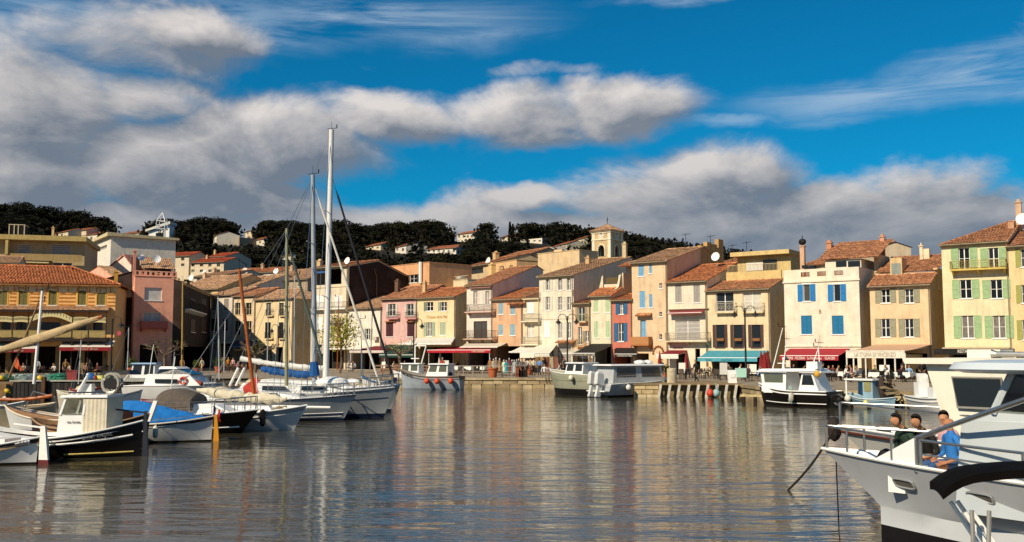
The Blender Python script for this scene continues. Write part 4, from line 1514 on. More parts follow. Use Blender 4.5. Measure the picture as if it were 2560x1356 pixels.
 h = House('townhouse', 'orange house with one large window and white flue above the pink house', 962, 146, 1072, 138, 664, 8, 'c8843c')
 h.win(1024, 686, 1043, 708, 'o', '4a3a2a', sw=.5)
 h.win(972, 702, 984, 722, 'n')
 h.flat(par=.1)
 h.part('flue_pipe', m_gel, lambda q: q.tube([(h.loc(1055, 700)[0], -.3, h.zat(712)), (h.loc(1055, 700)[0], -.3, h.zat(660))], .25, 8))
 h.part('lower_wing', h.col, lambda q: q.hexa([(-.3, -1.5, 0), (2.2, -1.5, 0), (2.2, 2, 0), (-.3, 2, 0), (-.3, -1.5, h.zat(698)), (2.2, -1.5, h.zat(684)), (2.2, 2, h.zat(684)), (-.3, 2, h.zat(698))]))
 h.dish(1072, 716, .5, .5)
 h = House('townhouse', 'cream roof terrace house with low railing behind the yellow lettered house', 1078, 146, 1168, 138, 707, 8, 'cdbb8c')
 h.win(1094, 712, 1128, 722, 'n', mull=4, tr=0)
 h.flat(par=.2)
 h.part('terrace_rail', M('b8ac90', .7), lambda q: [q.box(0, .1, h.h + .75, h.w, .16, h.h + .82)] + [q.box(k * h.w / 12, .11, h.h + .2, k * h.w / 12 + .06, .15, h.h + .75) for k in range(12)])
 h.chimney(1084, 688, 712, 6, 2)
 h.boxpx('air_unit', 1137, 690, 1152, 700, -.6, -1.2, 'b8b4a8')
 h = House('townhouse', 'dark glazed attic house with broad tile roof behind the balcony house', 1163, 158, 1226, 151, 664, 10, 'b89a64')
 h.win(1167, 669, 1208, 686, 'n', mull=3, tr=0, frame='3a342c')
 h.gable(yr=640, dr=7)
 h.dish(1222, 654, 1.0, .7)
 h.chimney(1240, 630, 656, 7, 5)
 h = House('townhouse', 'bright orange attic house with two small windows behind the orange house', 1216, 152, 1292, 144, 658, 8, 'd09a48')
 h.win(1248, 665, 1259, 680, 'n')
 h.win(1273, 663, 1282, 672, 'n')
 h.flat(par=.1)
 h.antenna(1297, 638, 660, 2)
 h.chimney(1230, 660, 690, 7, -.4, 'd8bc84')
 h = House('townhouse', 'brown tiled house high behind the attic houses', 1225, 172, 1302, 164, 648, 9, 'a08058')
 h.gable(yr=626, dr=6)
 h.antenna(1276, 626, 640, 5)
 h = House('townhouse', 'plain tan windowless block behind the tall white house', 1345, 142, 1450, 136, 634, 4, 'c8a468')
 h.flat(par=.2)
 h.part('parapet_block', h.col, lambda q: [q.box(h.loc(a, 640, -.4)[0], .3, h.h, h.loc(b, 640, -.4)[0], .9, h.zat(c, .4)) for a, b, c in ((1386, 1406, 624), (1412, 1420, 629), (1426, 1434, 628))])
 h = House('townhouse', 'tiled house with chimneys behind the white house with bright blue shutters', 1985, 122, 2120, 108, 660, 8, 'cbb088')
 h.gable(yr=622, dr=6)
 h = House('townhouse', 'tiled roof house behind the cream penthouse', 1770, 128, 1840, 122, 664, 8, 'c8b088')
 h.gable(yr=640, dr=5)
 h.dish(1788, 640, 3, .5)
back_row()
def church():
 Y = 176.0
 A = P(1500, 640, Y)
 o = thing('church_tower', 'square church bell tower with clock faces, arched openings and a cross', 'tower', (0, 0, 0))
 r = radians(-40)
 c = P(1519, 640, Y + 3)
 o.location = (c.x, c.y, QZ)
 o.rotation_euler.z = r
 o.scale = (.74, .74, 1)
 zt = zof(575, Y) - QZ
 k = 2.72
 tan, lt = M('c4aa7c', .9, .12, 2, kind='plaster'), M('e0d4b8', .9, .1, 2, kind='plaster')
 zs = zof(597, Y) - QZ           # string course
 zo0, zo1 = zof(640, Y) - QZ, zof(611, Y) - QZ
 aw = .95
 wl = MB()
 for a in range(4):
  R = Matrix.Rotation(a * pi / 2, 4, 'Z')
  def f(pts):
   wl.face([R @ Vector(p) for p in pts])
  y = -k
  f([(-k, y, 0), (k, y, 0), (k, y, zo0), (-k, y, zo0)])
  f([(-k, y, zo0), (-aw, y, zo0), (-aw, y, zt), (-k, y, zt)])
  f([(aw, y, zo0), (k, y, zo0), (k, y, zt), (aw, y, zt)])
  zs0 = zo1 - aw
  n = 8
  for i in range(n):
   t0, t1 = pi - pi * i / n, pi - pi * (i + 1) / n
   f([(aw * cos(t0), y, zs0 + aw * sin(t0)), (aw * cos(t1), y, zs0 + aw * sin(t1)), (aw * cos(t1), y, zt), (aw * cos(t0), y, zt)])
   f([(aw * cos(t0), y, zs0 + aw * sin(t0)), (aw * cos(t0), y + .5, zs0 + aw * sin(t0)), (aw * cos(t1), y + .5, zs0 + aw * sin(t1)), (aw * cos(t1), y, zs0 + aw * sin(t1))])
  for x in (-aw, aw):
   f([(x, y, zo0), (x, y + .5, zo0), (x, y + .5, zs0), (x, y, zs0)])
 wl.build('wall', tan, o)
 for a in range(4):
  R = Matrix.Rotation(a * pi / 2, 4, 'Z')
  q = MB()
  q.box(-k - .12, -k - .12, 0, -k + .75, -k + .75, zt - .45, R)
  q.build('corner_pilaster', lt, o)
  q = MB()
  q.tube([R @ Vector((.82 * cos(t), -k - .03, zof(585.5, Y) - QZ + .82 * sin(t))) for t in [2 * pi * i / 16 for i in range(17)]], .14, 5)
  q.mat(1)
  q.prism([R @ Vector((.8 * cos(t), -k - .05, zof(585.5, Y) - QZ + .8 * sin(t))) for t in [2 * pi * i / 20 for i in range(20)]], R @ Vector((0, .04, 0)))
  q.mat(2)
  for i in range(12):
   t = 2 * pi * i / 12
   q.tube([R @ Vector((.55 * cos(t), -k - .07, zof(585.5, Y) - QZ + .55 * sin(t))), R @ Vector((.68 * cos(t), -k - .07, zof(585.5, Y) - QZ + .68 * sin(t)))], .035, 4)
  for t, l in ((2.2, .6), (1.0, .42)):
   q.tube([R @ Vector((0, -k - .08, zof(585.5, Y) - QZ)), R @ Vector((l * cos(t), -k - .08, zof(585.5, Y) - QZ + l * sin(t)))], .05, 4)
  q.build('clock_face', [lt, M('d9d0bc', .6), m_iron], o)
  q = MB()
  q.tube([R @ Vector((x, -k - .06, z)) for x, z in [(-aw - .12, zo0)] + [((aw + .12) * cos(pi - pi * i / 10), zo1 - aw + (aw + .12) * sin(pi * i / 10)) for i in range(11)] + [(aw + .12, zo0)]], .16, 5)
  q.build('arch_surround', lt, o)
 q = MB()
 q.box(-k - .2, -k - .2, zs - .12, k + .2, k + .2, zs + .12)
 q.build('string_course', lt, o)
 q = MB()
 q.box(-k - .25, -k - .25, zt - .45, k + .25, k + .25, zt - .15).box(-k - .55, -k - .55, zt - .15, k + .55, k + .55, zt)
 q.build('cornice', lt, o)
 q = MB()
 zp = zof(564, Y) - QZ + .6
 b = k + .75
 for a in range(4):
  R = Matrix.Rotation(a * pi / 2, 4, 'Z')
  s = Vector((0, b, zp - zt))
  t = MB()
  tiles(t, (-b, -b, zt), (1, 0, 0), s.normalized(), 2 * b, s.length, b, b, per=.3)
  off = len(q.v)
  q.v += [tuple(R @ Vector(v)) for v in t.v]
  q.f += [tuple(i + off for i in f) for f in t.f]
  q.mi += t.mi
 roof = q.build('roof', TILE2, o, smooth=True)
 q = MB()
 zx = zof(537, Y) - QZ
 q.tube([(0, 0, zp - .2), (0, 0, zx)], .08, 5)
 q.tube([(-.55, .4, zx - .55), (.55, -.4, zx - .55)], .07, 5)
 q.build('cross', m_iron, roof)
 q = MB()
 q.lathe((0, 0, zo0 + .6), [(.75, 0), (.7, .2), (.5, .7), (.4, 1.1), (.1, 1.25)], 12)
 q.box(-1.9, -.06, zo0 + 1.8, 1.9, .06, zo0 + 1.95)
 q.build('bell', M('5a4a2c', .5, metal=.6), o)
church()
# ---------------------------------------------------------------- hill houses
HH = [  # x0, x1, y eave, y base, depth, wall, label
 (126, 160, 581, 596, 330, 'c8b898', 'small hill house with tan roof left of the dark pine clump'),
 (152, 206, 578, 600, 310, 'c2ac88', 'hill villa with wide tan roof below the left skyline'),
 (184, 234, 588, 606, 290, 'd2c4ae', 'hill house with pale gable wall above the white modern villa'),
 (292, 344, 584, 602, 330, 'b0a898', 'grey roofed hill villa under the umbrella pines'),
 (330, 372, 598, 620, 300, 'a89a84', 'modern flat hill house with dark windows right of the grey villa'),
 (366, 424, 592, 606, 350, 'b88a68', 'hill house with pink roof behind the dark lattice mast'),
 (527, 536, 590, 612, 340, 'd6ccb8', 'narrow white hill house among dark pines'),
 (546, 592, 596, 613, 350, '8a7a64', 'long dim hill house among dark pines'),
 (620, 656, 600, 613, 330, 'cabfa4', 'low cream hill house right of the long dim one'),
 (606, 624, 578, 590, 400, 'c8b088', 'tiny cream house at the skyline above the low cream hill house'),
 (912, 950, 614, 626, 330, 'd2c6a4', 'pale hill house left of the bright white one'),
 (986, 1014, 616, 634, 320, 'd8d2c4', 'bright white little hill house between pines'),
 (1066, 1140, 622, 636, 300, 'dad4c8', 'long white hill villa with terracotta roof strip'),
 (1142, 1186, 584, 600, 380, 'd2c8b0', 'cream gabled house on the skyline ridge'),
 (1250, 1278, 592, 602, 390, 'ccc0a4', 'small pale house right of the ridge house'),
 (1302, 1356, 598, 608, 370, 'd6cebc', 'long low pale villa right of the cypresses'),
 (1326, 1346, 628, 642, 280, 'd2ccc0', 'white hill house above the windowless tan block'),
 (1346, 1370, 626, 640, 300, 'c4beb4', 'grey peaked hill house beside the white one'),
 (1436, 1462, 598, 612, 380, 'cabd9c', 'cream hill house close left of the church tower'),
 (700, 724, 640, 652, 300, 'b8ac90', 'faint hill house between the masts'),
 (1390, 1420, 612, 622, 360, 'c2b698', 'half hidden hill house above the tall white house')]
HY = {}
def hill_houses():
 for (x0, x1, ye, yb, Y, c, lb) in HH:
  for k in range(130):
   Y = 180 + k * 2
   c0 = P((x0 + x1) / 2, yb, Y)
   if c0.z <= hill(c0.x, c0.y):
    break
  HY[lb] = Y
  h = House('hill_house', lb, x0, Y + 4, x1, Y - 4, ye, 9, c, zb=c0.z - 4, cat='house')
  n = max(2, int((x1 - x0) / 11))
  hh = yb - ye
  for k in range(n):
   a = x0 + (x1 - x0) * (k + .3) / n
   h.win(a, ye + hh * .25, a + (x1 - x0) / n * .42, ye + hh * .7, 'n', mull=1, tr=0, sill=False)
  if x0 in (330, 546, 1302):
   h.flat(cop=False)
  else:
   h.gable(rise=1.5, dr=4.5, tile=M('b46a48', .85, kind='tile'))
 # lattice mast and the white slanted roof by the skyline
 o = thing('lattice_mast', 'tall dark lattice mast with white top on the left skyline', 'mast', P(403, 640, 300))
 q = MB()
 z0 = o.location.z
 H1, H2 = zof(574, 300) - z0, zof(533, 300) - z0
 for a in range(4):
  sx, sy = ((-1, -1), (1, -1), (1, 1), (-1, 1))[a]
  q.tube([(sx * .9, sy * .9, -3), (sx * .7, sy * .7, H1)], .14, 4)
 for k in range(9):
  z = H1 * k / 9
  q.tube([(-.8, -.8, z), (.8, -.8, z + 1)], .08, 3).tube([(.8, -.8, z), (-.8, -.8, z + 1)], .08, 3)
 q.build('lower_lattice', m_iron, o)
 q = MB()
 for a in range(4):
  sx, sy = ((-1, -1), (1, -1), (1, 1), (-1, 1))[a]
  q.tube([(sx * 1.3, sy * 1.3, H1), (sx * 1.3, sy * 1.3, H1 + 2.6)], .13, 4)
  q.tube([(sx * 1.3, sy * 1.3, H1 + 2.6), (sx * .1, sy * .1, H2)], .11, 4)
  tx, ty = ((1, -1), (1, 1), (-1, 1), (-1, -1))[a]
  for z in (H1, H1 + 1.3, H1 + 2.6):
   q.tube([(sx * 1.3, sy * 1.3, z), (tx * 1.3, ty * 1.3, z)], .11, 4)
 q.build('upper_lattice', m_gel, o)
 a, b = P(372, 570, 380), P(424, 556, 380)
 o = thing('villa', 'white villa with steep slanted roof on the left skyline', 'house', (a.x, a.y, a.z - 6))
 q = MB()
 L = b.x - a.x
 q.hexa([(0, 0, 0), (L, 0, 0), (L, 6, 0), (0, 6, 0), (0, 0, 4.4), (L, 0, 7.2), (L, 6, 7.2), (0, 6, 4.4)])
 q.build('wall', m_white, o)
 q = MB()
 q.hexa([(-1, -1, 4.4), (L + .5, -1, 7.4), (L + .5, 7, 7.4), (-1, 7, 4.4), (-1, -1, 5.2), (L + .5, -1, 8.6), (L + .5, 7, 8.6), (-1, 7, 5.2)])
 q.build('roof', M('d8d4c8', .6), o)
 q = MB()
 q.box(L * .35, -.05, 1.5, L * .7, .05, 4.0)
 q.build('window', m_pane, o)
hill_houses()
# ---------------------------------------------------------------- trees
PINE = leafmat('0d0d06', '20200d', 'pine_foliage')
PINE2 = leafmat('131309', '2a2a12', 'pine_foliage_light')
BARK = M('2c2018', .95, .3, 8)
def crown_mesh(seed, n=420, fl=.42, kind='pine', leaf=.5):
 r = random.Random(seed)
 mb = MB()
 lobes = [(r.uniform(-.55, .55), r.uniform(-.55, .55), r.uniform(-.12, .22), r.uniform(.38, .6)) for _ in range(9)]
 if kind == 'cypress':
  lobes = [(0, 0, -.9 + .2 * i, .22 * (1 - (i / 11) ** 2) + .03) for i in range(11)]
 for i in range(n):
  lx, ly, lz, lr = r.choice(lobes)
  v = Vector((r.gauss(0, 1), r.gauss(0, 1), r.gauss(0, 1))).normalized() * lr * r.uniform(.72, 1.04)
  if kind == 'pine' and v.z < 0:
   v.z *= .35
  c = Vector((lx + v.x, ly + v.y, (lz + v.z * (.75 if kind == 'pine' else 1.6)) * (fl if kind == 'pine' else 1) * (1.6 if kind == 'pine' else 1)))
  a = Vector((r.gauss(0, 1), r.gauss(0, 1), r.gauss(0, .6))).normalized()
  b = a.cross(Vector((r.gauss(0, 1), r.gauss(0, 1), r.gauss(0, 1)))).normalized()
  s = leaf * r.uniform(.10, .22)
  mb.face([c - a * s, c - b * s * .8 + a * s * .2, c + a * s, c + b * s * .8])
 me = bpy.data.meshes.new('crown')
 me.from_pydata(mb.v, [], mb.f)
 return me
def trunk_mesh(seed, bare=False):
 r = random.Random(seed)
 mb = MB()
 lean = r.uniform(-.12, .12)
 mb.tube([(0, 0, -.3), (lean * .5, 0, .35), (lean, 0, .72)], [.035, .028, .022], 6)
 for k in range(5):
  a = k * 2 * pi / 5 + r.uniform(-.3, .3)
  mb.tube([(lean * .9, 0, .62), (lean + .18 * cos(a), .18 * sin(a), .78), (lean + .36 * cos(a), .36 * sin(a), .92)], [.018, .013, .006], 5)
 me = bpy.data.meshes.new('trunk')
 me.from_pydata(mb.v, [], mb.f)
 me.materials.append(BARK)
 return me
PCR = []
for i in range(6):
 me = crown_mesh(20 + i, 1300, .42, leaf=.33)
 me.materials.append(PINE if i % 3 else PINE2)
 PCR.append(me)
PTR = [trunk_mesh(i) for i in range(4)]
CYP = crown_mesh(50, 900, 1, 'cypress', .4)
CYP.materials.append(PINE)
def pine(px, Y, h, w, label, group, seed, cyp=False, z=None):
 X = (px - CX) / F * Y
 z = hill(X, Y) if z is None else z
 r = random.Random(seed)
 o = thing('cypress_tree' if cyp else 'pine_tree', label, 'tree', (X, Y, z), r.uniform(0, 6.28), group)
 t = obj('trunk', PTR[seed % 4], o)
 t.scale = (h * .25, h * .25, h * .8) if cyp else (h, h, h * .98)
 c = obj('crown', CYP if cyp else PCR[seed % 6], o)
 if cyp:
  c.scale = (w, w, h * .5)
  c.location.z = h * .52
 else:
  c.scale = (w * .5, w * .5, w * .5 * r.uniform(.9, 1.2))
  c.location.z = h * .84
 return o
def zone(px):
 for lim, nm in ((130, 'behind the flat tan block'), (330, 'above the white modern villa'), (470, 'around the lattice mast'), (640, 'above the red roofed apartment rows'), (800, 'left of the two tall masts'), (960, 'right of the two tall masts'), (1140, 'above the orange house with white flue'), (1300, 'around the cream gabled ridge house')):
  if px < lim:
   return nm
 return 'left of the church tower'
def plant_hill():
 r = random.Random(11)
 boxes = [(x0 - 3, x1 + 3, ye - 7, yb, HY[lb]) for (x0, x1, ye, yb, Y, c, lb) in HH]
 boxes += [(370, 472, 624, 665, 230), (470, 562, 630, 690, 224), (370, 425, 530, 575, 380), (395, 412, 530, 640, 300)]
 def clear(px, Y, h, w):
  X = (px - CX) / F * Y
  z = hill(X, Y)
  yb = HZ - (z - EYE) * F / Y
  yt = HZ - (z + h - EYE) * F / Y
  hw = w / 2 * F / Y
  for (a, b, c, d, HY) in boxes:
   if Y < HY + 6 and px + hw > a and px - hw < b and yt < d - 1 and yb > c:
    return False
  return True
 n = 0
 px = -70.0
 while px < 1480:
  h, w = r.uniform(6, 9.5), r.uniform(9, 14)
  if 0 < px < 190:
   h *= 1.15
  Y = CY1 - r.uniform(0, 25)
  if clear(px, Y, h, w):
   pine(px, Y, h, w, 'dark umbrella pine on the skyline ridge ' + zone(px), 'umbrella pines on the skyline ' + zone(px), n)
   n += 1
  px += r.uniform(6, 14)
 for px, Y, h, w in ((1582, 260, 13, 9), (1612, 250, 10, 10), (1640, 240, 9, 9), (1690, 300, 10, 12), (1660, 290, 9, 9), (1600, 300, 13, 8)):
  pine(px, Y, h, w, 'dark pine right of the church tower', 'pines right of the church tower', n)
  n += 1
 pine(1960, 215, 21, 13, 'lone dark pine top between the penthouse and the white house with bright blue shutters', None, n, z=.9)
 pine(1880, 230, 20, 14, 'dark pine top behind the cream penthouse', None, n + 1, z=.9)
 for px, Y, h, cy in ((1275, 395, 9, 1), (1282, 400, 8, 1), (1318, 390, 8, 1), (470, 370, 10, 1), (477, 372, 9, 1), (450, 376, 8, 1)):
  pine(px, Y, h, 4, 'slim dark cypress on the wooded hill', 'cypresses on the hill', n, cyp=True)
  n += 1
 k = 0
 for _ in range(900):
  if k >= 150:
   break
  px = r.uniform(-80, 1500)
  Y = 215 + 205 * sqrt(r.random())
  h, w = r.uniform(6, 11), r.uniform(7, 11)
  if clear(px, Y, h, w):
   pine(px, Y, h, w, 'dark pine on the hillside ' + zone(px), 'pines on the hillside ' + zone(px), n)
   n += 1
   k += 1
 # the rest reads as one mass
 mb = MB()
 for _ in range(8500):
  px = r.uniform(-160, 1900)
  Y = 185 + 245 * sqrt(r.random()) if _ % 4 else CY1 - r.uniform(0, 14)
  hgt, w = r.uniform(3, 8), r.uniform(3, 7)
  if not clear(px, Y, hgt, w):
   continue
  X = (px - CX) / F * Y
  z = hill(X, Y)
  for _k in range(14):
   c = Vector((X + r.gauss(0, w * .3), Y + r.gauss(0, w * .3), z + hgt * r.random()))
   a = Vector((r.gauss(0, 1), r.gauss(0, 1), r.gauss(0, .7))).normalized()
   b = a.cross(Vector((r.gauss(0, 1), r.gauss(0, 1), r.gauss(0, 1)))).normalized()
   s = r.uniform(.5, 1.1)
   mb.face([c - a * s, c - b * s * .8, c + a * s, c + b * s * .8])
 o = mb.build('woodland', PINE)
 tag(o, 'dark scrub and pine woodland covering the hillside', None, kind='stuff')
plant_hill()
# ---------------------------------------------------------------- boats
def wat(px, Y, z=0.0):
 return Vector(((px - CX) / F * Y, Y, z))
class Boat:
 """local frame: +x bow, +y port, z = 0 the waterline"""
 def __init__(s, name, label, bow, stern, B, fb, group=None, cat='boat'):
  a, b = (wat(*bow) if len(bow) == 2 else Vector(bow)), (wat(*stern) if len(stern) == 2 else Vector(stern))
  a.z = b.z = 0
  s.L = (a - b).length
  d = (a - b).normalized()
  s.B = B
  s.fb = fb
  s.rz = atan2(d.y, d.x)
  s.mid = (a + b) / 2
  s.o = thing(name, label, cat, s.mid, s.rz, group)
 def loc(s, px, py, lat=0.0):
  """photo point -> local x, z on the vertical plane lat metres to port of the centreline"""
  d = Vector((cos(s.rz), sin(s.rz), 0))
  n = Vector((-sin(s.rz), cos(s.rz), 0))
  r = ray(px, py)
  q = s.mid + n * lat
  t = (q - Vector((0, 0, EYE))).dot(n) / r.dot(n)
  p = Vector((0, 0, EYE)) + r * t
  return (p - s.mid).dot(d), p.z
 def sheer(s, t):
  b, m, st = s.fb
  if t > .4:
   return m + (b - m) * ((t - .4) / .6) ** 2
  return m + (st - m) * ((.4 - t) / .4) ** 2
 def half(s, t, dbl, tw):
  if dbl:
   return s.B / 2 * max(0, 1 - abs(2 * t - 1) ** 2.3)
  if t > .4:
   return s.B / 2 * max(0.0, 1 - ((t - .4) / .6) ** 2.3)
  return s.B / 2 * (1 - (1 - tw) * ((.4 - t) / .4) ** 2)
 def hull(s, mats, dbl=False, tw=.78, rake=.4, draft=.45, boot=.10, strake=.16, bulw=.0, deck=None, rail=None, flare=.9, crown=.06, stripes=None, full=.38, rk_s=0.0):
  """mats: bottom, boot top, topsides, sheer strake"""
  N = 22
  s.dbl, s.tw, s.rake, s.bulw = dbl, tw, rake, bulw
  fr = [0, .3, .55, .8, 1]
  mb = MB()
  port, star = [], []
  for i in range(N + 1):
   t = i / N
   zs = s.sheer(t)
   b = max(s.half(t, dbl, tw), .015)
   zz = [-draft, -draft * .35, -.02, boot] + [boot + (zs - strake - boot) * f for f in (.2, .4, .6, .8, 1.0)] + [zs]
   k = full + (flare - full) * max(0, (t - .55) / .45) ** 1.5
   if dbl:
    k = full + (flare - full) * max(abs(2 * t - 1) - .3, 0) / .7
   pr = []
   for z in zz:
    f = (z + draft) / (zs + draft)
    x = -s.L / 2 + s.L * t
    x -= rake * (1 - f) * t ** 5
    x += (rake if dbl else rk_s) * (1 - f) * (1 - t) ** 5
    pr.append((x, b * f ** k, z))
   port.append(pr)
   star.append([(x, -y, z) for x, y, z in pr])
  band = {0: 0, 1: 0, 2: 1, 8: 3}
  if stripes:
   band.update(stripes)
  nz = len(port[0])
  for side, fl in ((port, 1), (star, 0)):
   for i in range(N):
    for j in range(nz - 1):
     mb.mat(band.get(j, 2))
     q = [side[i][j], side[i + 1][j], side[i + 1][j + 1], side[i][j + 1]]
     mb.face(q[::-1] if fl else q)
  if not dbl:
   for j in range(nz - 1):
    mb.mat(band.get(j, 2))
    mb.face([port[0][j], star[0][j], star[0][j + 1], port[0][j + 1]])
  ob = mb.build('hull', mats, s.o, smooth='all')
  me = ob.data
  try:
   bm = bmesh.new()
   bm.from_mesh(me)
   bmesh.ops.remove_doubles(bm, verts=bm.verts, dist=1e-4)
   bm.to_mesh(me)
   bm.free()
   me.set_sharp_from_angle(angle=radians(50))
  except Exception:
   pass
  d = MB()
  for i in range(N):
   a, b2 = port[i][-1], port[i + 1][-1]
   za, zb = a[2] - bulw - .015, b2[2] - bulw - .015
   ya, yb = max(a[1] - .04, .003), max(b2[1] - .04, .003)
   d.face([(a[0], ya, za), (a[0], 0, za + crown), (b2[0], 0, zb + crown), (b2[0], yb, zb)])
   d.face([(a[0], 0, za + crown), (a[0], -ya, za), (b2[0], -yb, zb), (b2[0], 0, zb + crown)])
   if bulw > .05:
    for sg in (1, -1):
     d.face([(a[0], sg * ya, za), (b2[0], sg * yb, zb), (b2[0], sg * yb, b2[2]), (a[0], sg * ya, a[2])])
  d.build('deck', deck or m_gel, s.o, smooth='all')
  if rail is not None:
   for side, nm in ((port, 'gunwale'), (star, 'gunwale')):
    q = MB()
    q.tube([side[i][-1] for i in range(N + 1)], .035, 6)
    q.build(nm, rail, s.o, smooth=True)
  s.port, s.star = port, star
  return ob
 def side_pt(s, t, f=1.0, sg=1, out=0.0):
  zs = s.sheer(t)
  N = len(s.port) - 1
  i = min(N - 1, int(t * N))
  a = t * N - i
  side = s.port if sg > 0 else s.star
  # interpolate along height
  pa = Vector(side[i][-1]).lerp(Vector(side[i + 1][-1]), a)
  pb = Vector(side[i][3]).lerp(Vector(side[i + 1][3]), a)
  best = None
  z = pb.z + (pa.z - pb.z) * f
  for j in range(3, len(side[i]) - 1):
   p0 = Vector(side[i][j]).lerp(Vector(side[i + 1][j]), a)
   p1 = Vector(side[i][j + 1]).lerp(Vector(side[i + 1][j + 1]), a)
   if p0.z - 1e-6 <= z <= p1.z + 1e-6:
    g = (z - p0.z) / max(1e-6, p1.z - p0.z)
    best = p0.lerp(p1, g)
  best = best or pa
  return best + Vector((0, sg * out, 0))
 def strip(s, name, mat, f, sg, w=.05, t0=.02, t1=.98, r=.03):
  q = MB()
  q.tube([s.side_pt(t0 + (t1 - t0) * k / 20, f, sg, .005) for k in range(21)], r, 5)
  return q.build(name, mat, s.o)
 def name_on(s, txt, t, f, sg, size, col, w=None):
  p = s.side_pt(t, f, sg, .015)
  p2 = s.side_pt(t + .05, f, sg, .015)
  p3 = s.side_pt(t, min(1, f + .08), sg, .015)
  d = (p2 - p).normalized() * (-1 if sg > 0 else 1)
  up = (p3 - p).normalized()
  nrm = d.cross(up).normalized()
  up = nrm.cross(d)
  o = text_mesh(txt, size, M(col, .6), s.o, p + nrm * .02, (0, 0, 0), width=w)
  o.rotation_euler = Matrix((d, up, nrm)).transposed().to_euler()
  return o
 def part(s, name, mat, fn, parent=None, smooth=False):
  q = MB()
  fn(q)
  return q.build(name, mat, parent or s.o, smooth=smooth)
 def cabin(s, x0, x1, y, z0, z1, mat=None, rake_f=.25, rake_b=0.0, taper=.1, roof=.12, roofmat=None, win=None, wz=(.5, .88), back=True, side_n=2, front_n=2):
  """x0 aft, x1 forward; panes let into the sides"""
  mat = mat or m_gel
  c = MB()
  yb, yt = y, y - taper
  c.hexa([(x0, -yb, z0), (x1, -yb, z0), (x1, yb, z0), (x0, yb, z0), (x0 + rake_b, -yt, z1), (x1 - rake_f, -yt, z1), (x1 - rake_f, yt, z1), (x0 + rake_b, yt, z1)])
  cab = c.build('cabin', mat, s.o)
  r = MB()
  r.hexa([(x0 - roof, -y - roof * .6, z1), (x1 - rake_f + roof, -y - roof * .6, z1), (x1 - rake_f + roof, y + roof * .6, z1), (x0 - roof, y + roof * .6, z1),
    (x0 - roof * .8, -y * .9, z1 + .09), (x1 - rake_f + roof * .7, -y * .9, z1 + .09), (x1 - rake_f + roof * .7, y * .9, z1 + .09), (x0 - roof * .8, y * .9, z1 + .09)])
  s.roofz = z1 + .09
  r.build('cabin_roof', roofmat or mat, s.o)
  wm = win or m_pane
  def lerp(a, b, f):
   return a + (b - a) * f
  for sg in (1, -1):
   for k in range(side_n):
    f0, f1 = (k + .12) / side_n, (k + .88) / side_n
    pts = []
    for (f, wv) in ((f0, wz[0]), (f1, wz[0]), (f1, wz[1]), (f0, wz[1])):
     pts.append((lerp(lerp(x0, x0 + rake_b, wv), lerp(x1, x1 - rake_f, wv), f), sg * (lerp(yb, yt, wv) + .012), lerp(z0, z1, wv)))
    q = MB()
    q.prism(pts, (0, -sg * .01, 0))
    q.build('window', wm, cab)
  for k in range(front_n):
   f0, f1 = (k + .1) / front_n * 2 - 1, (k + .9) / front_n * 2 - 1
   pts = []
   for (f, wv) in ((f0, wz[0]), (f1, wz[0]), (f1, wz[1]), (f0, wz[1])):
    pts.append((lerp(x1, x1 - rake_f, wv) + .012, f * lerp(yb, yt, wv) * .95, lerp(z0, z1, wv)))
   q = MB()
   q.prism(pts, (-.01, 0, 0))
   q.build('windscreen', wm, cab)
  return cab
 def fender(s, t, sg, col, r=.13, l=.5, drop=.15, ballf=False):
  p = s.side_pt(t, 1, sg, r + .02)
  q = MB()
  if ballf:
   q.ball((p.x, p.y, p.z - drop - r), r, r, r * 1.1, 10, 6)
  else:
   q.lathe((p.x, p.y, p.z - drop - l), [(r * .4, 0), (r, .08), (r, l - .08), (r * .4, l)], 8)
  q.tube([(p.x, p.y, p.z - drop - .02), (p.x, p.y - sg * r, p.z + .02)], .012, 4)
  q.build('fender', M(col, .5, .12, 5), s.o, smooth=True)
 def rudder(s, end, z1, mat, w=.35, bottom=None, tiller=True):
  x = end * (s.L / 2 + .02)
  q = MB()
  q.hexa([(x, -.04, -.5), (x + end * w, -.04, -.5), (x + end * w, .04, -.5), (x, .04, -.5), (x, -.04, .1), (x + end * w * .9, -.04, .1), (x + end * w * .9, .04, .1), (x, .04, .1)])
  if bottom is not None:
   q.mat(1)
   q.hexa([(x - .001, -.042, -.02), (x + end * (w + .002), -.042, -.02), (x + end * (w + .002), .042, -.02), (x - .001, .042, -.02), (x - .001, -.042, .14), (x + end * (w * .9 + .002), -.042, .14), (x + end * (w * .9 + .002), .042, .14), (x - .001, .042, .14)])
   q.mat(0)
  q.hexa([(x, -.04, .1), (x + end * w * .9, -.04, .1), (x + end * w * .9, .04, .1), (x, .04, .1), (x + end * .02, -.04, z1), (x + end * w * .5, -.04, z1), (x + end * w * .5, .04, z1), (x + end * .02, .04, z1)])
  if tiller:
   q.tube([(x + end * w * .25, 0, z1 - .05), (x - end * .9, 0, z1 + .05)], .03, 5)
  return q.build('rudder', [mat, bottom or mat], s.o)
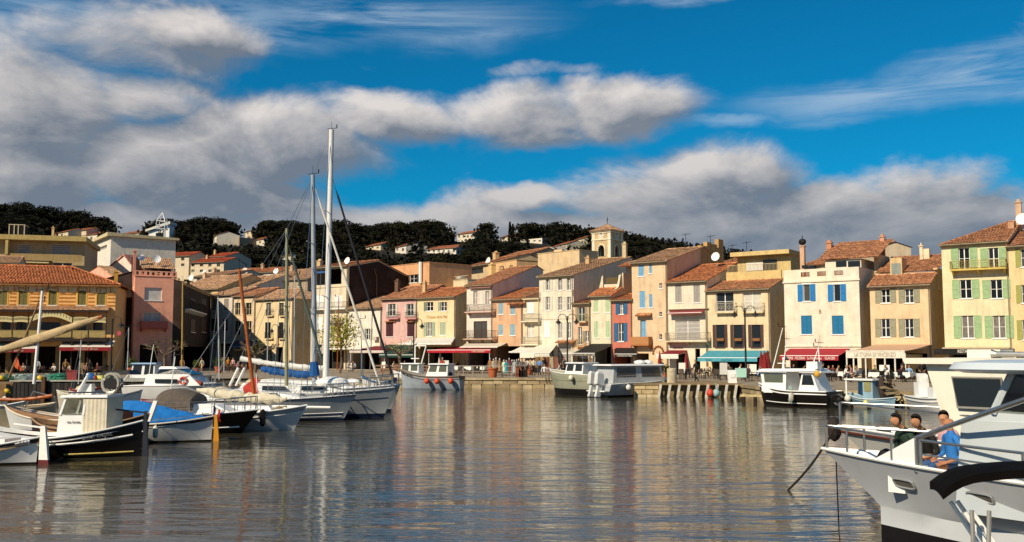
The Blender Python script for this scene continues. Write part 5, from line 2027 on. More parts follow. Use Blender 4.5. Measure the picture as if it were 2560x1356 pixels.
 def mast(s, base, top, r=.09, mat=None, lat=0.0, spread=0, boom=None, stay=None, staymat=None, stayr=.05, shrouds=True, name='mast'):
  """base and top are photo points on the boat's centre plane"""
  x0, z0 = s.loc(*base, lat)
  x1, z1 = s.loc(*top, lat)
  mt = mat or m_alu
  q = MB()
  q.tube([(x0, lat, z0), (x1, lat, z1)], [r, r * .8], 10)
  m = q.build(name, mt, s.o, smooth=True)
  q = MB()
  d = Vector((x1 - x0, 0, z1 - z0))
  for k in range(spread):
   f = (k + 1) / (spread + 1)
   c = Vector((x0, lat, z0)) + d * f
   q.tube([c + Vector((-.1, -.9, .05)), c, c + Vector((-.1, .9, .05))], .025, 5)
  if spread:
   q.build('spreader', mt, m)
  q = MB()
  zd = s.fb[1]
  if shrouds:
   for sg in (1, -1):
    e = Vector((x0 - .25, sg * s.B * .46, zd))
    tp = Vector((x1, lat, z1))
    if spread:
     q.tube([tp, Vector((x0, lat, z0)) + d * .55 + Vector((-.1, sg * .9, .05)), e], .013, 4)
    q.tube([Vector((x0, lat, z0)) + d * .6, e + Vector((.3, 0, 0))], .012, 4)
   q.tube([(x1, lat, z1), (-s.L / 2 + .1, lat, s.fb[2])], .013, 4)
   q.build('rigging', m_steel, m)
  if stay:
   q = MB()
   f, (bx, by) = stay
   xs, zs = s.loc(bx, by, lat)
   a = Vector((x0, lat, z0)) + d * f
   b = Vector((xs, lat, zs))
   q.tube([a, a.lerp(b, .08), a.lerp(b, .12), a.lerp(b, .95), b], [.012, .012, stayr, stayr * 1.2, .03], 7)
   q.build('furled_sail', staymat or M('d2cdbf', .8, .15, 6, kind='cloth'), m)
  q = MB()
  q.tube([(x1, lat, z1), (x1, lat, z1 + .5)], .01, 4)
  q.tube([(x1 - .25, lat, z1 + .05), (x1 + .3, lat, z1 + .1)], .015, 4)
  q.tube([(x1 + .3, lat, z1 + .1), (x1 + .3, lat, z1 + .3)], .03, 4)
  q.build('masthead', m_iron, m)
  return m
 def boomsail(s, a, b, mat, r=.16, lat=0.0, name='boom_sail', lump=.04, seed=1, cap=True):
  x0, z0 = s.loc(*a, lat)
  x1, z1 = s.loc(*b, lat)
  A, B = Vector((x0, lat, z0)), Vector((x1, lat, z1))
  rr = random.Random(seed)
  n = 22
  pts, rad = [], []
  for i in range(n + 1):
   f = i / n
   pts.append(A.lerp(B, f) + Vector((0, rr.uniform(-lump, lump), rr.uniform(-lump, lump) - .08 * sin(pi * f))))
   rad.append(r * (1 + rr.uniform(-.22, .22)) * (min(1, .45 + 3 * f) if cap else 1) * (min(1, .45 + 3 * (1 - f)) if cap else 1))
  q = MB()
  q.tube(pts, rad, 10)
  return q.build(name, mat, s.o, smooth=True)
 def pulpit(s, x0, x1, h=.6, r=.022, name='pulpit', mat=None):
  """tubular rail round the bow between local x0 and the stem"""
  q = MB()
  def edge(x, sg):
   t = (x + s.L / 2) / s.L
   p = s.side_pt(min(.995, max(0, t)), 1, sg, -sg * .0)
   return Vector((p.x, p.y * .95, p.z))
  n = 8
  top = [edge(x0 + (x1 - x0) * k / n, 1) + Vector((0, 0, h)) for k in range(n + 1)]
  bot = [edge(x0 + (x1 - x0) * k / n, -1) + Vector((0, 0, h)) for k in range(n, -1, -1)]
  q.tube(top + bot, r, 6)
  for sg in (1, -1):
   for k in range(0, n + 1, 2):
    e = edge(x0 + (x1 - x0) * k / n, sg)
    q.tube([e, e + Vector((0, 0, h))], r, 5)
  return q.build(name, mat or m_steel, s.o, smooth=True)
 def lifeline(s, x0, x1, h=.6, n=5, r=.012):
  for sg in (1, -1):
   q = MB()
   pts = []
   for k in range(n + 1):
    t = (x0 + (x1 - x0) * k / n + s.L / 2) / s.L
    p = s.side_pt(t, 1, sg)
    p.y *= .95
    q.tube([p, p + Vector((0, 0, h))], r * 1.3, 5)
    pts.append(p + Vector((0, 0, h)))
   q.tube(pts, r * .6, 4)
   q.tube([p - Vector((0, 0, h * .5)) for p in pts], r * .5, 4)
   q.build('lifeline', m_steel, s.o)
HB = M('15100d', .35, .2, 2)          # near-black hull paint
HW = M('dddcd8', .3, .06, 1.2, kind='paint')
HG = M('a9abaa', .35, .08, 1.5, kind='paint')
HR = M('5c1a16', .6, .2, 3)
NAVY = M('16203a', .4, .15)
TEAK = M('9a7448', .7, .2, 6, kind='wood')
CANV = M('cdbf9e', .9, .15, 3, kind='cloth', bump=.6)
BLUEC = M('0f6cb4', .8, .12, 3, kind='cloth', bump=.5)
SAILC = M('d4c8ac', .9, .15, 4, kind='cloth', bump=.8)
VARN = M('a5561c', .35, .2, 5, kind='wood')
def boats_left():
 # --- CALI
 b = Boat('rowing_boat', 'white pointed boat with name plate CALI, nearest at lower left', (112, 28.6), (-190, 29.4), 2.0, (.80, .48, .80))
 b.hull([HR, M('15100d', .5), HW, M('2a1712', .5)], dbl=True, rake=.12, draft=.35, boot=.07, strake=.15, bulw=.16, deck=M('b89a78', .8, .15, 3, kind='wood'), rail=m_white, full=.5)
 b.rudder(1, 1.12, m_white, .34, HR)
 q = MB()
 p = b.side_pt(.845, .82, -1, .02)
 b.part('name_plate', m_white, lambda q: q.tube([b.side_pt(.885, .90, -1, .0), b.side_pt(.955, .90, -1, .0)], .065, 8))
 b.name_on('CALI', .92, .90, -1, .12, '3a2a22', .36).location.y -= .05
 b.part('thwart', m_white, lambda q: [q.box(-1 + k, -.8, .35, -.8 + k, .8, .42) for k in (0, 1.2)])
 b.part('engine_box', m_gel, lambda q: q.box(.2, -.35, .3, 1.2, .35, .75))
 # --- SAINT ANDRE
 b = Boat('fishing_boat', 'black hulled boat SAINT ANDRE with white cabin and canvas curtain', (366, 30.8), (-60, 31), 2.2, (1.12, .62, 1.1))
 b.hull([M('c8b060', .6, .2), HB, HB, HB], dbl=True, rake=.12, draft=.4, boot=.08, strake=.1, bulw=.12, deck=m_white, rail=m_white, full=.45)
 b.strip('rubbing_strake', m_white, .62, -1, t0=.3, t1=.96, r=.035)
 b.strip('rubbing_strake', m_white, .62, 1, t0=.3, t1=.96, r=.035)
 b.strip('waterline_stripe', M('c8b060', .6, .2), .08, -1, t0=.62, t1=.97, r=.03)
 b.name_on('SAINT ANDRE', .80, .80, -1, .15, 'c8c2b8', .86)
 b.rudder(1, 1.42, M('18202c', .5), .20)
 xa, za = b.loc(140, 1088, -.58)
 xb, zb = b.loc(268, 990, -.58)
 x0, x1 = xa, xb
 zt = b.loc(200, 994, -.58)[1]
 cab = MB()
 zl = .60
 y = .58
 mid = x0 + (x1 - x0) * .52
 # the bow of the cabin faces left (local -x)
 cab.hexa([(x0, -y, zl), (mid, -y, zl), (mid, y, zl), (x0, y, zl), (x0 + .06, -y + .02, zl + .72), (mid, -y + .02, zl + .72), (mid, y - .02, zl + .72), (x0 + .06, y - .02, zl + .72)])
 for (xx0, xx1) in ((0.0, .07), (.9, .98)):
  for sg in (-1, 1):
   cab.hexa([(x0 + .06 + (mid - x0) * xx0, sg * (y - .02) - .03, zl + .72), (x0 + .06 + (mid - x0) * xx0 + .07, sg * (y - .02) - .03, zl + .72), (x0 + .06 + (mid - x0) * xx0 + .07, sg * (y - .02) + .03, zl + .72), (x0 + .06 + (mid - x0) * xx0, sg * (y - .02) + .03, zl + .72),
                      (x0 + .22 + (mid - x0) * xx0 * .85, sg * (y - .06) - .03, zt), (x0 + .29 + (mid - x0) * xx0 * .85, sg * (y - .06) - .03, zt), (x0 + .29 + (mid - x0) * xx0 * .85, sg * (y - .06) + .03, zt), (x0 + .22 + (mid - x0) * xx0 * .85, sg * (y - .06) + .03, zt)])
 c = cab.build('cabin', m_gel, b.o)
 for sg in (-1, 1):
  b.part('window', clear_glass(), lambda q: q.face([(x0 + .14, sg * (y - .03), zl + .74), (mid - .1, sg * (y - .03), zl + .74), (mid - .05, sg * (y - .06), zt - .03), (x0 + .3, sg * (y - .06), zt - .03)]), c)
 b.part('windscreen', clear_glass(), lambda q: q.face([(x0 + .08, -y + .05, zl + .74), (x0 + .08, y - .05, zl + .74), (x0 + .26, y - .08, zt - .02), (x0 + .26, -y + .08, zt - .02)]), c)
 b.part('cabin_roof', m_white, lambda q: q.hexa([(x0 + .08, -y - .04, zt), (x1 + .02, -y - .04, zt), (x1 + .02, y + .04, zt), (x0 + .08, y + .04, zt), (x0 + .14, -y, zt + .06), (x1, -y, zt + .07), (x1, y, zt + .07), (x0 + .14, y, zt + .06)]))
 q = MB()
 n = 20
 for sg in (-1, 1):
  for i in range(n):
   f0, f1 = i / n, (i + 1) / n
   w0, w1 = .010 * sin(i * 1.9), .010 * sin((i + 1) * 1.9)
   xa0, xa1 = mid + (x1 - mid) * f0, mid + (x1 - mid) * f1
   q.face([(xa0, sg * (y + w0), zl), (xa1, sg * (y + w1), zl), (xa1, sg * (y - .02 + w1 * .3), zt), (xa0, sg * (y - .02 + w0 * .3), zt)])
 q.face([(x1, -y, zl), (x1, y, zl), (x1, y, zt), (x1, -y, zt)])
 q.build('canvas_curtain', M('d4c9b0', .9, .1, 3, kind='cloth', bump=.5), b.o, smooth=True)
 t = b.name_on('MA 733 892', .46, .9, -1, .09, '5a4a40', .42)
 t.location, t.rotation_euler = (x0 + .55, -y - .012, zl + .50), (pi / 2, 0, 0)
 q = MB()
 for k in range(3):
  q.lathe((x0 + .35 + k * .16, -.3, zt + .07), [(.05, 0), (.05, .05), (.02, .08)], 8)
 q.build('vent', m_gel, b.o)
 b.part('roof_rail', NAVY, lambda q: [q.tube([(x0 + .3, sg * .5, zt + .14), (x1 - .1, sg * .5, zt + .16)], .025, 5) for sg in (-1, 1)])
 b.part('searchlight', m_gel, lambda q: (q.box(x0 + .5, -.12, zt + .07, x0 + .85, .12, zt + .4), q.tube([(x0 + .45, -.2, zt + .1), (x0 + .75, -.2, zt + .65)], .05, 6), q.ball((x0 + .76, -.2, zt + .7), .05)))
 q = MB()
 cx, cz = x1 - .12, zt + .42
 q.tube([(cx + .26 * cos(t), -.1, cz + .30 * sin(t)) for t in [k * pi / 8 for k in range(17)]], .055, 7)
 q.tube([(cx + .26 * cos(t), .16, cz + .30 * sin(t)) for t in [k * pi / 8 for k in range(17)]], .045, 7)
 q.mat(1)
 q.tube([(cx, -.14, cz), (cx, .2, cz)], [.2, .14], 10)
 q.build('net_hauler', [M('b8b0a0', .4, .2, metal=.3), m_black], b.o, smooth=True)
 b.fender(.555, -1, 'd8d0a8', .11, .55, .0)
 # --- brown pointed boat behind
 b = Boat('rowing_boat', 'dark brown pointed boat with white stem post and stripes behind the black SAINT ANDRE', (384, 33.5), (90, 34), 2.0, (1.18, .7, 1.0))
 b.hull([HB, HB, M('2a1a14', .5, .2), M('3a251b', .5)], dbl=True, rake=.15, draft=.4, rail=M('9a7a58', .7), bulw=.15, deck=M('a8845c', .8), full=.45)
 b.strip('rubbing_strake', m_white, .45, -1, t0=.5, t1=.98)
 b.part('stem_post', m_white, lambda q: q.hexa([(b.L / 2 - .14, -.05, .9), (b.L / 2 + .02, -.05, .9), (b.L / 2 + .02, .05, .9), (b.L / 2 - .14, .05, .9), (b.L / 2 + .12, -.05, 1.62), (b.L / 2 + .26, -.05, 1.6), (b.L / 2 + .26, .05, 1.6), (b.L / 2 + .12, .05, 1.62)]))
 b.part('deck_box', M('7c4a34', .8, .2, kind='wood'), lambda q: q.box(.7, -.5, .6, 1.3, .5, 1.25))
 b.part('folded_canvas', CANV, lambda q: q.ball((.35, -.3, .95), .3, .3, .32, 10, 6))
 # --- tan deck boat
 b = Boat('rowing_boat', 'tan decked pointed boat with blue underside and curled white stem', (22, 37.5), (300, 37), 2.0, (1.25, .75, .9))
 b.hull([M('2a4a7a', .5), M('2a4a7a', .5), HW, HW], dbl=True, rake=.5, draft=.35, boot=.35, rail=M('d8c8b0', .6), bulw=.05, deck=M('b88a5c', .8, .15, 4, kind='wood'), full=.5)
 b.part('stem_head', m_white, lambda q: q.ball((b.L / 2 + .02, 0, 1.38), .14, .09, .2, 8, 6))
 b.part('bow_rail', m_steel, lambda q: q.tube([(b.L / 2 - .6, -.35, 1.1), (b.L / 2 - .9, -.4, 1.75), (b.L / 2 - 1.7, -.55, 1.55), (b.L / 2 - 1.8, -.6, .9)], .03, 6))
 b.boomsail((-10, 998), (132, 989), VARN, .07, .2, 'wooden_spar', 0, cap=False)
 # --- blue tarpaulin boat
 b = Boat('rowing_boat', 'white boat covered by a bright blue tarpaulin with yellow rudder', (541, 36), (250, 36), 2.1, (.92, .68, .85))
 b.hull([HB, HB, HW, M('2a1a16', .5)], dbl=False, tw=.7, rake=.1, draft=.35, boot=.06, strake=.13, bulw=.1, deck=m_white, rail=M('d9d0bc', .6), full=.5)
 q = MB()
 n, m = 16, 8
 grid = []
 for i in range(n + 1):
  f = i / n
  x = -b.L / 2 + .1 + (b.L - .35) * f
  t = (x + b.L / 2) / b.L
  hw = b.half(t, False, .7) * .97
  ridge = 1.48 - .62 * max(0, f - .35) / .65 - .22 * max(0, .3 - f) / .3
  row = []
  for j in range(-m, m + 1):
   g = j / m
   row.append((x, hw * g, b.sheer(t) + .03 + (ridge - b.sheer(t)) * (1 - abs(g)) ** 1.15 + .02 * sin(i * 2.1 + j)))
  grid.append(row)
 for i in range(n):
  for j in range(2 * m):
   q.face([grid[i][j], grid[i + 1][j], grid[i + 1][j + 1], grid[i][j + 1]])
 q.build('tarpaulin', BLUEC, b.o, smooth=True)
 b.part('tarpaulin_line', m_rope, lambda q: [q.tube([(x, -.02, 1.25 - .3 * max(0, x)), (x + .1, -b.B * .45, .75)], .012, 4) for x in (-1.4, -.6, .3, 1.0)])
 b.rudder(1, .98, M('d08a10', .5, .15), .22, tiller=False)
 b.fender(.60, -1, 'd8d2bc', .10, .46, .05)
 b.part('guard_line', m_steel, lambda q: q.tube([b.side_pt(t, 1, -1) + Vector((0, 0, .14)) for t in (.05, .3, .55, .8, .97)], .015, 5))
 # --- dark hull with white deck
 b = Boat('motor_boat', 'black hulled cruiser with white deck and grey spray hood', (652, 39.6), (330, 40), 2.5, (.95, .78, .85))
 b.hull([HB, HB, HB, HB], rake=1.0, draft=.45, tw=.8, boot=.08, strake=.08, deck=m_gel, rail=m_white, full=.42)
 b.strip('hull_stripe', m_white, .22, -1, t0=.55, t1=.93, r=.03)
 b.part('coach_roof', m_gel, lambda q: q.hexa([(-1.4, -.9, .7), (1.9, -.6, .8), (1.9, .6, .8), (-1.4, .9, .7), (-1.2, -.7, 1.28), (1.1, -.45, 1.16), (1.1, .45, 1.16), (-1.2, .7, 1.28)]))
 q = MB()
 xa = b.loc(412, 1008, 0)[0]
 xb = b.loc(497, 1008, 0)[0]
 zt = b.loc(450, 968, 0)[1]
 rings = []
 for i in range(7):
  f = i / 6
  x = xa + (xb - xa) * f
  hh = (zt - 1.0) * (.55 + .45 * sin(pi * (.25 + .6 * f)))
  rings.append([(x, .95 * cos(a), .95 + hh * max(0, sin(a)) ** .6 + .02 * sin(5 * a + i)) for a in [pi * k / 10 for k in range(11)]])
 q.loft(rings, closed=False)
 q.face(rings[0])
 q.face(rings[-1])
 q.build('spray_hood', M('5c5248', .9, .2, 4, kind='cloth', bump=.8), b.o, smooth=True)
 b.pulpit(b.L / 2 - 1.5, b.L / 2 - .1, .55)
 b.lifeline(-b.L / 2 + .5, b.L / 2 - 1.6, .5, 4)
 b.mast((424, 1000), (438, 892), .022, m_white, .4, shrouds=False, name='aerial_pole')
 fx, fz = b.loc(532, 1008, -1.0)
 b.part('flagstaff', m_white, lambda q: q.tube([(fx, -1.0, .8), (fx + .05, -1.0, fz)], .015, 5))
 q = MB()
 for k in range(3):
  q.mat(k)
  for j in range(6):
   z0, z1 = fz - .1 - j * .08, fz - .1 - (j + 1) * .08
   x = fx + .02 + k * .1
   q.face([(x, -1.0 + .05 * sin(j + k), z1 - .06 * k), (x + .1, -1.0 + .05 * sin(j + k + 1), z1 - .06 * (k + 1)), (x + .1, -1.0 + .05 * sin(j + k), z0 - .06 * (k + 1)), (x, -1.0 + .05 * sin(j + k - 1), z0 - .06 * k)])
 q.build('flag', [M('1a2a5a', .8), M('d8d4cc', .8), M('9a2028', .8)], b.o)
 # --- bowsprit boat with orange mast
 b = Boat('sailing_boat', 'white gaff boat with long bowsprit, leaning varnished mast and furled cream sail', (772, 41.5), (500, 42), 2.3, (1.02, .72, .85), cat='sailboat')
 b.hull([HB, HW, HW, HG], rake=.75, draft=.4, tw=.75, boot=.03, strake=.22, deck=m_gel, rail=m_white, full=.42, flare=1.1)
 b.strip('rubbing_strake', m_white, .72, -1, t0=.1, t1=.97, r=.025)
 xs, zs = b.loc(826, 1019)
 b.part('bowsprit', m_white, lambda q: q.tube([(b.L / 2 - 1.6, 0, .95), (xs, 0, zs)], [.07, .05], 7))
 b.part('stem', m_white, lambda q: q.tube([(b.L / 2 + .02, 0, 1.0), (b.L / 2 - .25, 0, .6), (b.L / 2 - .5, 0, .3), (b.L / 2 - .62, 0, 0), (b.L / 2 - .7, 0, -.2)], .05, 6))
 b.mast((637, 1003), (598, 676), .08, VARN, shrouds=False)
 b.boomsail((492, 976), (716, 999), SAILC, .20, 0, 'furled_mainsail', .05, 3)
 b.lifeline(-b.L / 2 + .3, b.L / 2 - 1.0, .45, 5)
 b.part('coach_roof', m_gel, lambda q: q.hexa([(-1.6, -.7, .65), (1.2, -.6, .7), (1.2, .6, .7), (-1.6, .7, .65), (-1.5, -.55, 1.0), (.9, -.45, 1.0), (.9, .45, 1.0), (-1.5, .55, 1.0)]))
 b.part('deck_gear', m_rope, lambda q: [q.tube([(1.0 + .2 * cos(t) + .03 * t, .2 * sin(t), .85 + .01 * t) for t in [k * .5 for k in range(26)]], .025, 4)])
 b.part('fender', HB, lambda q: q.lathe((.9, -1.1, .2), [(.06, 0), (.13, .1), (.13, .6), (.06, .7)], 8))
 # orange pennant between the masts
 # --- three cruising yachts
 b = Boat('sailing_yacht', 'white yacht with navy waterline stripes and olive mast, front of three', (893, 46.8), (430, 47), 3.2, (1.22, 1.0, .95), cat='yacht')
 b.hull([HB, NAVY, HG, HG], rake=.85, draft=.5, boot=.12, strake=.05, tw=.8, deck=m_gel, rail=M('3a3c44', .5), full=.36, stripes={3: 4, 4: 2})
 b.o.children[0].data.materials.append(NAVY)
 for f in (.08, .16, .24):
  b.strip('hull_stripe', m_white if f != .16 else NAVY, f, -1, t0=.4, t1=.975, r=.02)
 b.part('coach_roof', m_gel, lambda q: q.hexa([(-3, -1.1, .95), (2.2, -.6, 1.05), (2.2, .6, 1.05), (-3, 1.1, .95), (-2.6, -.9, 1.5), (.9, -.5, 1.35), (.9, .5, 1.35), (-2.6, .9, 1.5)]), smooth=False)
 for k in range(2):
  b.part('porthole_window', m_pane, lambda q: q.prism([(-1.6 + k * 1.5, -1.045 + k * .2, 1.18), (-.5 + k * 1.5, -.93 + k * .2, 1.2), (-.6 + k * 1.5, -.88 + k * .2, 1.33), (-1.6 + k * 1.5, -.98 + k * .2, 1.36)], (0, .02, 0)))
 b.mast((716, 965), (717, 572), .085, M('8d8a68', .5, .15), spread=1, stay=(.93, (806, 905)), staymat=M('4a5a52', .8, .2), stayr=.06)
 b.pulpit(b.L / 2 - 1.3, b.L / 2 - .1)
 b.lifeline(-b.L / 2 + .4, b.L / 2 - 1.4, .6, 7)
 b.part('white_strut', m_white, lambda q: [q.tube([(b.loc(a, 965, -.6)[0], -.6, b.loc(a, 965, -.6)[1]), (b.loc(a + 22, 920, -.6)[0], -.6, b.loc(a + 22, 920, -.6)[1])], .06, 6) for a in (574, 590)])
 b = Boat('sailing_yacht', 'white yacht with blue sail cover on its boom and furled white genoa, middle of three', (988, 49), (520, 49.5), 3.4, (1.5, 1.2, 1.1), cat='yacht')
 b.hull([HB, NAVY, HG, HG], rake=.7, draft=.5, boot=.2, strake=.05, tw=.8, deck=m_gel, rail=M('b8b6b0', .5), full=.36)
 b.strip('hull_stripe', NAVY, .62, -1, t0=.1, t1=.985, r=.015)
 b.part('coach_roof', m_gel, lambda q: q.hexa([(-3, -1.2, 1.15), (2.6, -.6, 1.3), (2.6, .6, 1.3), (-3, 1.2, 1.15), (-2.6, -1.0, 1.75), (1.2, -.5, 1.6), (1.2, .5, 1.6), (-2.6, 1.0, 1.75)]))
 for k in range(2):
  b.part('porthole_window', m_pane, lambda q: q.prism([(-1.6 + k * 1.9, -1.13 + k * .25, 1.38), (-.3 + k * 1.9, -1.0 + k * .25, 1.42), (-.5 + k * 1.9, -.95 + k * .25, 1.58), (-1.6 + k * 1.9, -1.07 + k * .25, 1.6)], (0, .02, 0)))
 b.mast((786, 962), (782, 438), .13, M('9aa0a8', .4, .08), spread=2, stay=(.97, (950, 962)), stayr=.055)
 b.boomsail((652, 922), (792, 938), M('0f4f8c', .8, .15, 4, kind='cloth', bump=.6), .20, .0, 'blue_sail_cover', .02, 5)
 b.part('mast_collar', M('0f4f8c', .8), lambda q: q.tube([(b.loc(786, 940)[0], 0, b.loc(786, 940)[1]), (b.loc(785, 905)[0], 0, b.loc(785, 905)[1])], [.28, .2], 8))
 b.pulpit(b.L / 2 - 1.5, b.L / 2 - .1)
 b.lifeline(-b.L / 2 + .4, b.L / 2 - 1.6, .6, 7)
 b.part('life_raft', m_gel, lambda q: q.ball((1.6, .2, 1.75), .9, .6, .3, 12, 6))
 b = Boat('sailing_yacht', 'white yacht with the tallest white mast and long white boom, rear of three', (1003, 53.5), (570, 54), 3.6, (1.5, 1.25, 1.15), cat='yacht')
 b.hull([HB, NAVY, HG, HW], rake=.7, draft=.5, boot=.15, strake=.08, tw=.8, deck=m_gel, rail=m_white, full=.36)
 b.part('coach_roof', m_gel, lambda q: q.hexa([(-3, -1.2, 1.15), (2.6, -.6, 1.3), (2.6, .6, 1.3), (-3, 1.2, 1.15), (-2.6, -1.0, 1.8), (1.2, -.5, 1.65), (1.2, .5, 1.65), (-2.6, 1.0, 1.8)]))
 b.mast((814, 958), (829, 325), .17, M('dad8d2', .4, .06), spread=2, stay=(.83, (986, 958)), staymat=M('1c1c22', .7), stayr=.06)
 b.boomsail((602, 897), (808, 921), M('d8d5cc', .5, .08), .15, 0, 'boom', 0, cap=False)
 b.part('vang', m_white, lambda q: q.tube([(b.loc(745, 915)[0], 0, b.loc(745, 915)[1]), (b.loc(806, 953)[0], 0, b.loc(806, 953)[1])], .05, 6))
 b.part('hanging_sail', M('c0b4a4', .9, kind='cloth'), lambda q: q.face([(b.loc(812, 855)[0], -.1, b.loc(812, 855)[1]), (b.loc(795, 882)[0], -.1, b.loc(795, 882)[1]), (b.loc(814, 886)[0], -.12, b.loc(814, 886)[1])]))
 b.pulpit(b.L / 2 - 1.5, b.L / 2 - .1)
 # --- motor cruiser
 b = Boat('motor_cruiser', 'white motor cruiser with dark wraparound windscreen among the left moorings', (545, 61), (335, 62), 2.6, (1.35, 1.2, 1.15))
 b.hull([HB, NAVY, HW, HW], rake=.8, draft=.4, tw=.9, deck=m_gel, rail=m_white)
 xa, xb = b.loc(362, 950, -.9)[0], b.loc(500, 950, -.9)[0]
 z1 = b.loc(420, 918, -.9)[1]
 b.part('superstructure', m_gel, lambda q: (q.hexa([(xa, -1.1, 1.1), (xb, -.9, 1.2), (xb, .9, 1.2), (xa, 1.1, 1.1), (xa + .2, -1.0, 1.9), (xb - .8, -.85, 1.9), (xb - .8, .85, 1.9), (xa + .2, 1.0, 1.9)]), q.hexa([(xa + .9, -.85, z1 - .12), (xb - 1.6, -.8, z1 - .12), (xb - 1.6, .8, z1 - .12), (xa + .9, .85, z1 - .12), (xa + 1.0, -.8, z1), (xb - 1.8, -.75, z1), (xb - 1.8, .75, z1), (xa + 1.0, .8, z1)])))
 b.part('windscreen', m_pane, lambda q: q.hexa([(xa + .8, -.88, 1.9), (xb - .6, -.8, 1.9), (xb - .6, .8, 1.9), (xa + .8, .88, 1.9), (xa + 1.0, -.8, z1 - .12), (xb - 1.7, -.72, z1 - .12), (xb - 1.7, .72, z1 - .12), (xa + 1.0, .8, z1 - .12)]))
 b.part('cabin_window', m_pane, lambda q: q.box(xa + .8, -1.09, 1.35, xa + 2.3, -1.02, 1.6))
 b.pulpit(b.L / 2 - 1.7, b.L / 2 - .1, .5)
 b.mast((372, 940), (384, 862), .025, m_white, .3, shrouds=False, name='aerial_pole')
 b.mast((432, 925), (436, 880), .02, m_alu, -.3, shrouds=False, name='aerial_pole')
 b.part('dinghy_chock', M('8a3020', .7), lambda q: q.tube([(1.6, -.7, 1.5), (2.3, -.7, 1.3)], .14, 7))
 b.part('lifebuoy', M('c85030', .6), lambda q: q.tube([(1.2 + .22 * cos(t), -1.0, 1.5 + .22 * sin(t)) for t in [k * pi / 6 for k in range(13)]], .06, 6))
boats_left()
def small_pointu(label, bow, stern, hullm, strake, deck, fb=(1.1, .7, .95), extra=None, B=1.9):
 b = Boat('rowing_boat', label, bow, stern, B, fb, group=None)
 b.hull([HB, hullm, hullm, strake], dbl=True, rake=.25, draft=.35, bulw=.12, deck=deck, rail=strake, full=.5)
 if extra:
  extra(b)
 return b
def boats_mid():
 small_pointu('grey pointed boat with brown decks right of the tallest mast', (846, 78), (925, 76), M('8d9298', .5), M('5a4434', .6), M('b89a6c', .8), extra=lambda b: b.part('canvas', m_white, lambda q: q.ball((.1, 0, .9), .8, .5, .3)))
 small_pointu('pale boat with blue gunwale behind the yacht bows', (905, 75), (995, 75), HW, M('2a5a8c', .5), m_white, (1.5, 1.0, 1.2), extra=lambda b: b.mast((925, 925), (931, 780), .04, M('7a6a58', .6), shrouds=False))
 small_pointu('white boat with red strake behind the blue sail cover', (650, 68), (760, 66), HW, M('a02824', .5), M('c09a6a', .8), (1.3, .9, 1.1), extra=lambda b: b.part('canvas', CANV, lambda q: q.ball((.3, 0, 1.1), 1.0, .5, .35)))
 small_pointu('brown varnished open boat near the quay left of the tallest mast', (800, 86), (900, 86), M('6a3a22', .5), M('8a5a34', .5), M('8a5a34', .7), extra=lambda b: b.mast((843, 925), (847, 745), .05, VARN, shrouds=False))
 small_pointu('small white boat with dark engine left of the orange mast', (440, 72), (560, 72), HW, HG, m_white, (1.2, .9, 1.0), extra=lambda b: (b.mast((455, 930), (457, 706), .07, M('a8843c', .5), shrouds=False), b.part('engine', m_black, lambda q: q.box(-.9, -.3, .8, -.3, .3, 1.5)), b.part('arch', m_steel, lambda q: q.tube([(.2, -.8, .8), (.1, -.7, 2.0), (.1, .7, 2.0), (.2, .8, .8)], .03, 6))))
 small_pointu('low white boat with tan canvas left of the motor cruiser', (150, 58), (345, 57), M('b8b0a0', .5), M('d8d0bc', .6), CANV, (1.0, .7, .9))
 small_pointu('white dinghy with red stripe before the motor cruiser', (470, 51), (360, 51), HW, M('9a2c24', .5), m_white, (1.0, .7, .8))
 small_pointu('small boat shaded by a black canopy at the pier end', (362, 56), (250, 56), HW, HG, m_white, (1.1, .8, .9), extra=lambda b: (b.part('canopy', m_black, lambda q: q.hexa([(-1.0, -.8, 1.95), (.9, -.8, 2.0), (.9, .8, 2.0), (-1.0, .8, 1.95), (-.7, -.6, 2.2), (.7, -.6, 2.25), (.7, .6, 2.25), (-.7, .6, 2.2)])), b.part('canopy_strut', m_white, lambda q: q.tube([(-.9, -.78, 1.95), (.2, -.8, .8)], .035, 6)), b.part('canopy_strut', m_white, lambda q: q.tube([(.8, -.78, 2.0), (-.1, -.8, .8)], .035, 6))))
 small_pointu('varnished brown launch behind the white gaff boat', (600, 64), (500, 64), M('6a4028', .5), M('9a6a40', .5), M('a8784a', .7), (1.2, .85, 1.0), extra=lambda b: b.mast((560, 930), (563, 800), .04, m_alu, shrouds=False))
 for (a, z, Y, hc, sc, lb, mb_, mt) in ((690, 790, 60, HW, M('2a5a8c', .5), 'white sloop with thin grey mast behind the blue sail cover', (735, 935), (737, 690)), (520, 620, 57, HG, HW, 'grey sloop with thin mast behind the furled cream sail', (548, 950), (545, 742)), (600, 700, 74, M('7a4a30', .5), M('c8b890', .6), 'brown boat near the quay behind the white struts', (668, 930), (671, 760)), (270, 370, 70, HW, M('3a6a5a', .5), 'white boat with green strake beyond the pier', (318, 940), (322, 820)), (860, 960, 64, HW, HG, 'white open boat behind the yacht pulpits', (905, 940), (902, 800)), (180, 290, 61, M('b8b0a0', .5), M('8a2c26', .5), 'pale boat with dark red strake beside the pier', (196, 960), (203, 850))):
  small_pointu(lb, (z, Y), (a, Y), hc, sc, m_white, (1.3, .9, 1.0), extra=lambda b: (b.mast(mb_, mt, .035, m_alu), b.part('canvas', CANV, lambda q: q.ball((-.3, 0, .95), .7, .45, .3)), b.part('thwart', TEAK, lambda q: q.box(.6, -.7, .8, .85, .7, .86))))
 small_pointu('cream open boat behind the tan decked boat', (-40, 44), (150, 46), M('b8a888', .6), M('d8caa8', .6), M('8a6a48', .8), (1.1, .75, .9))
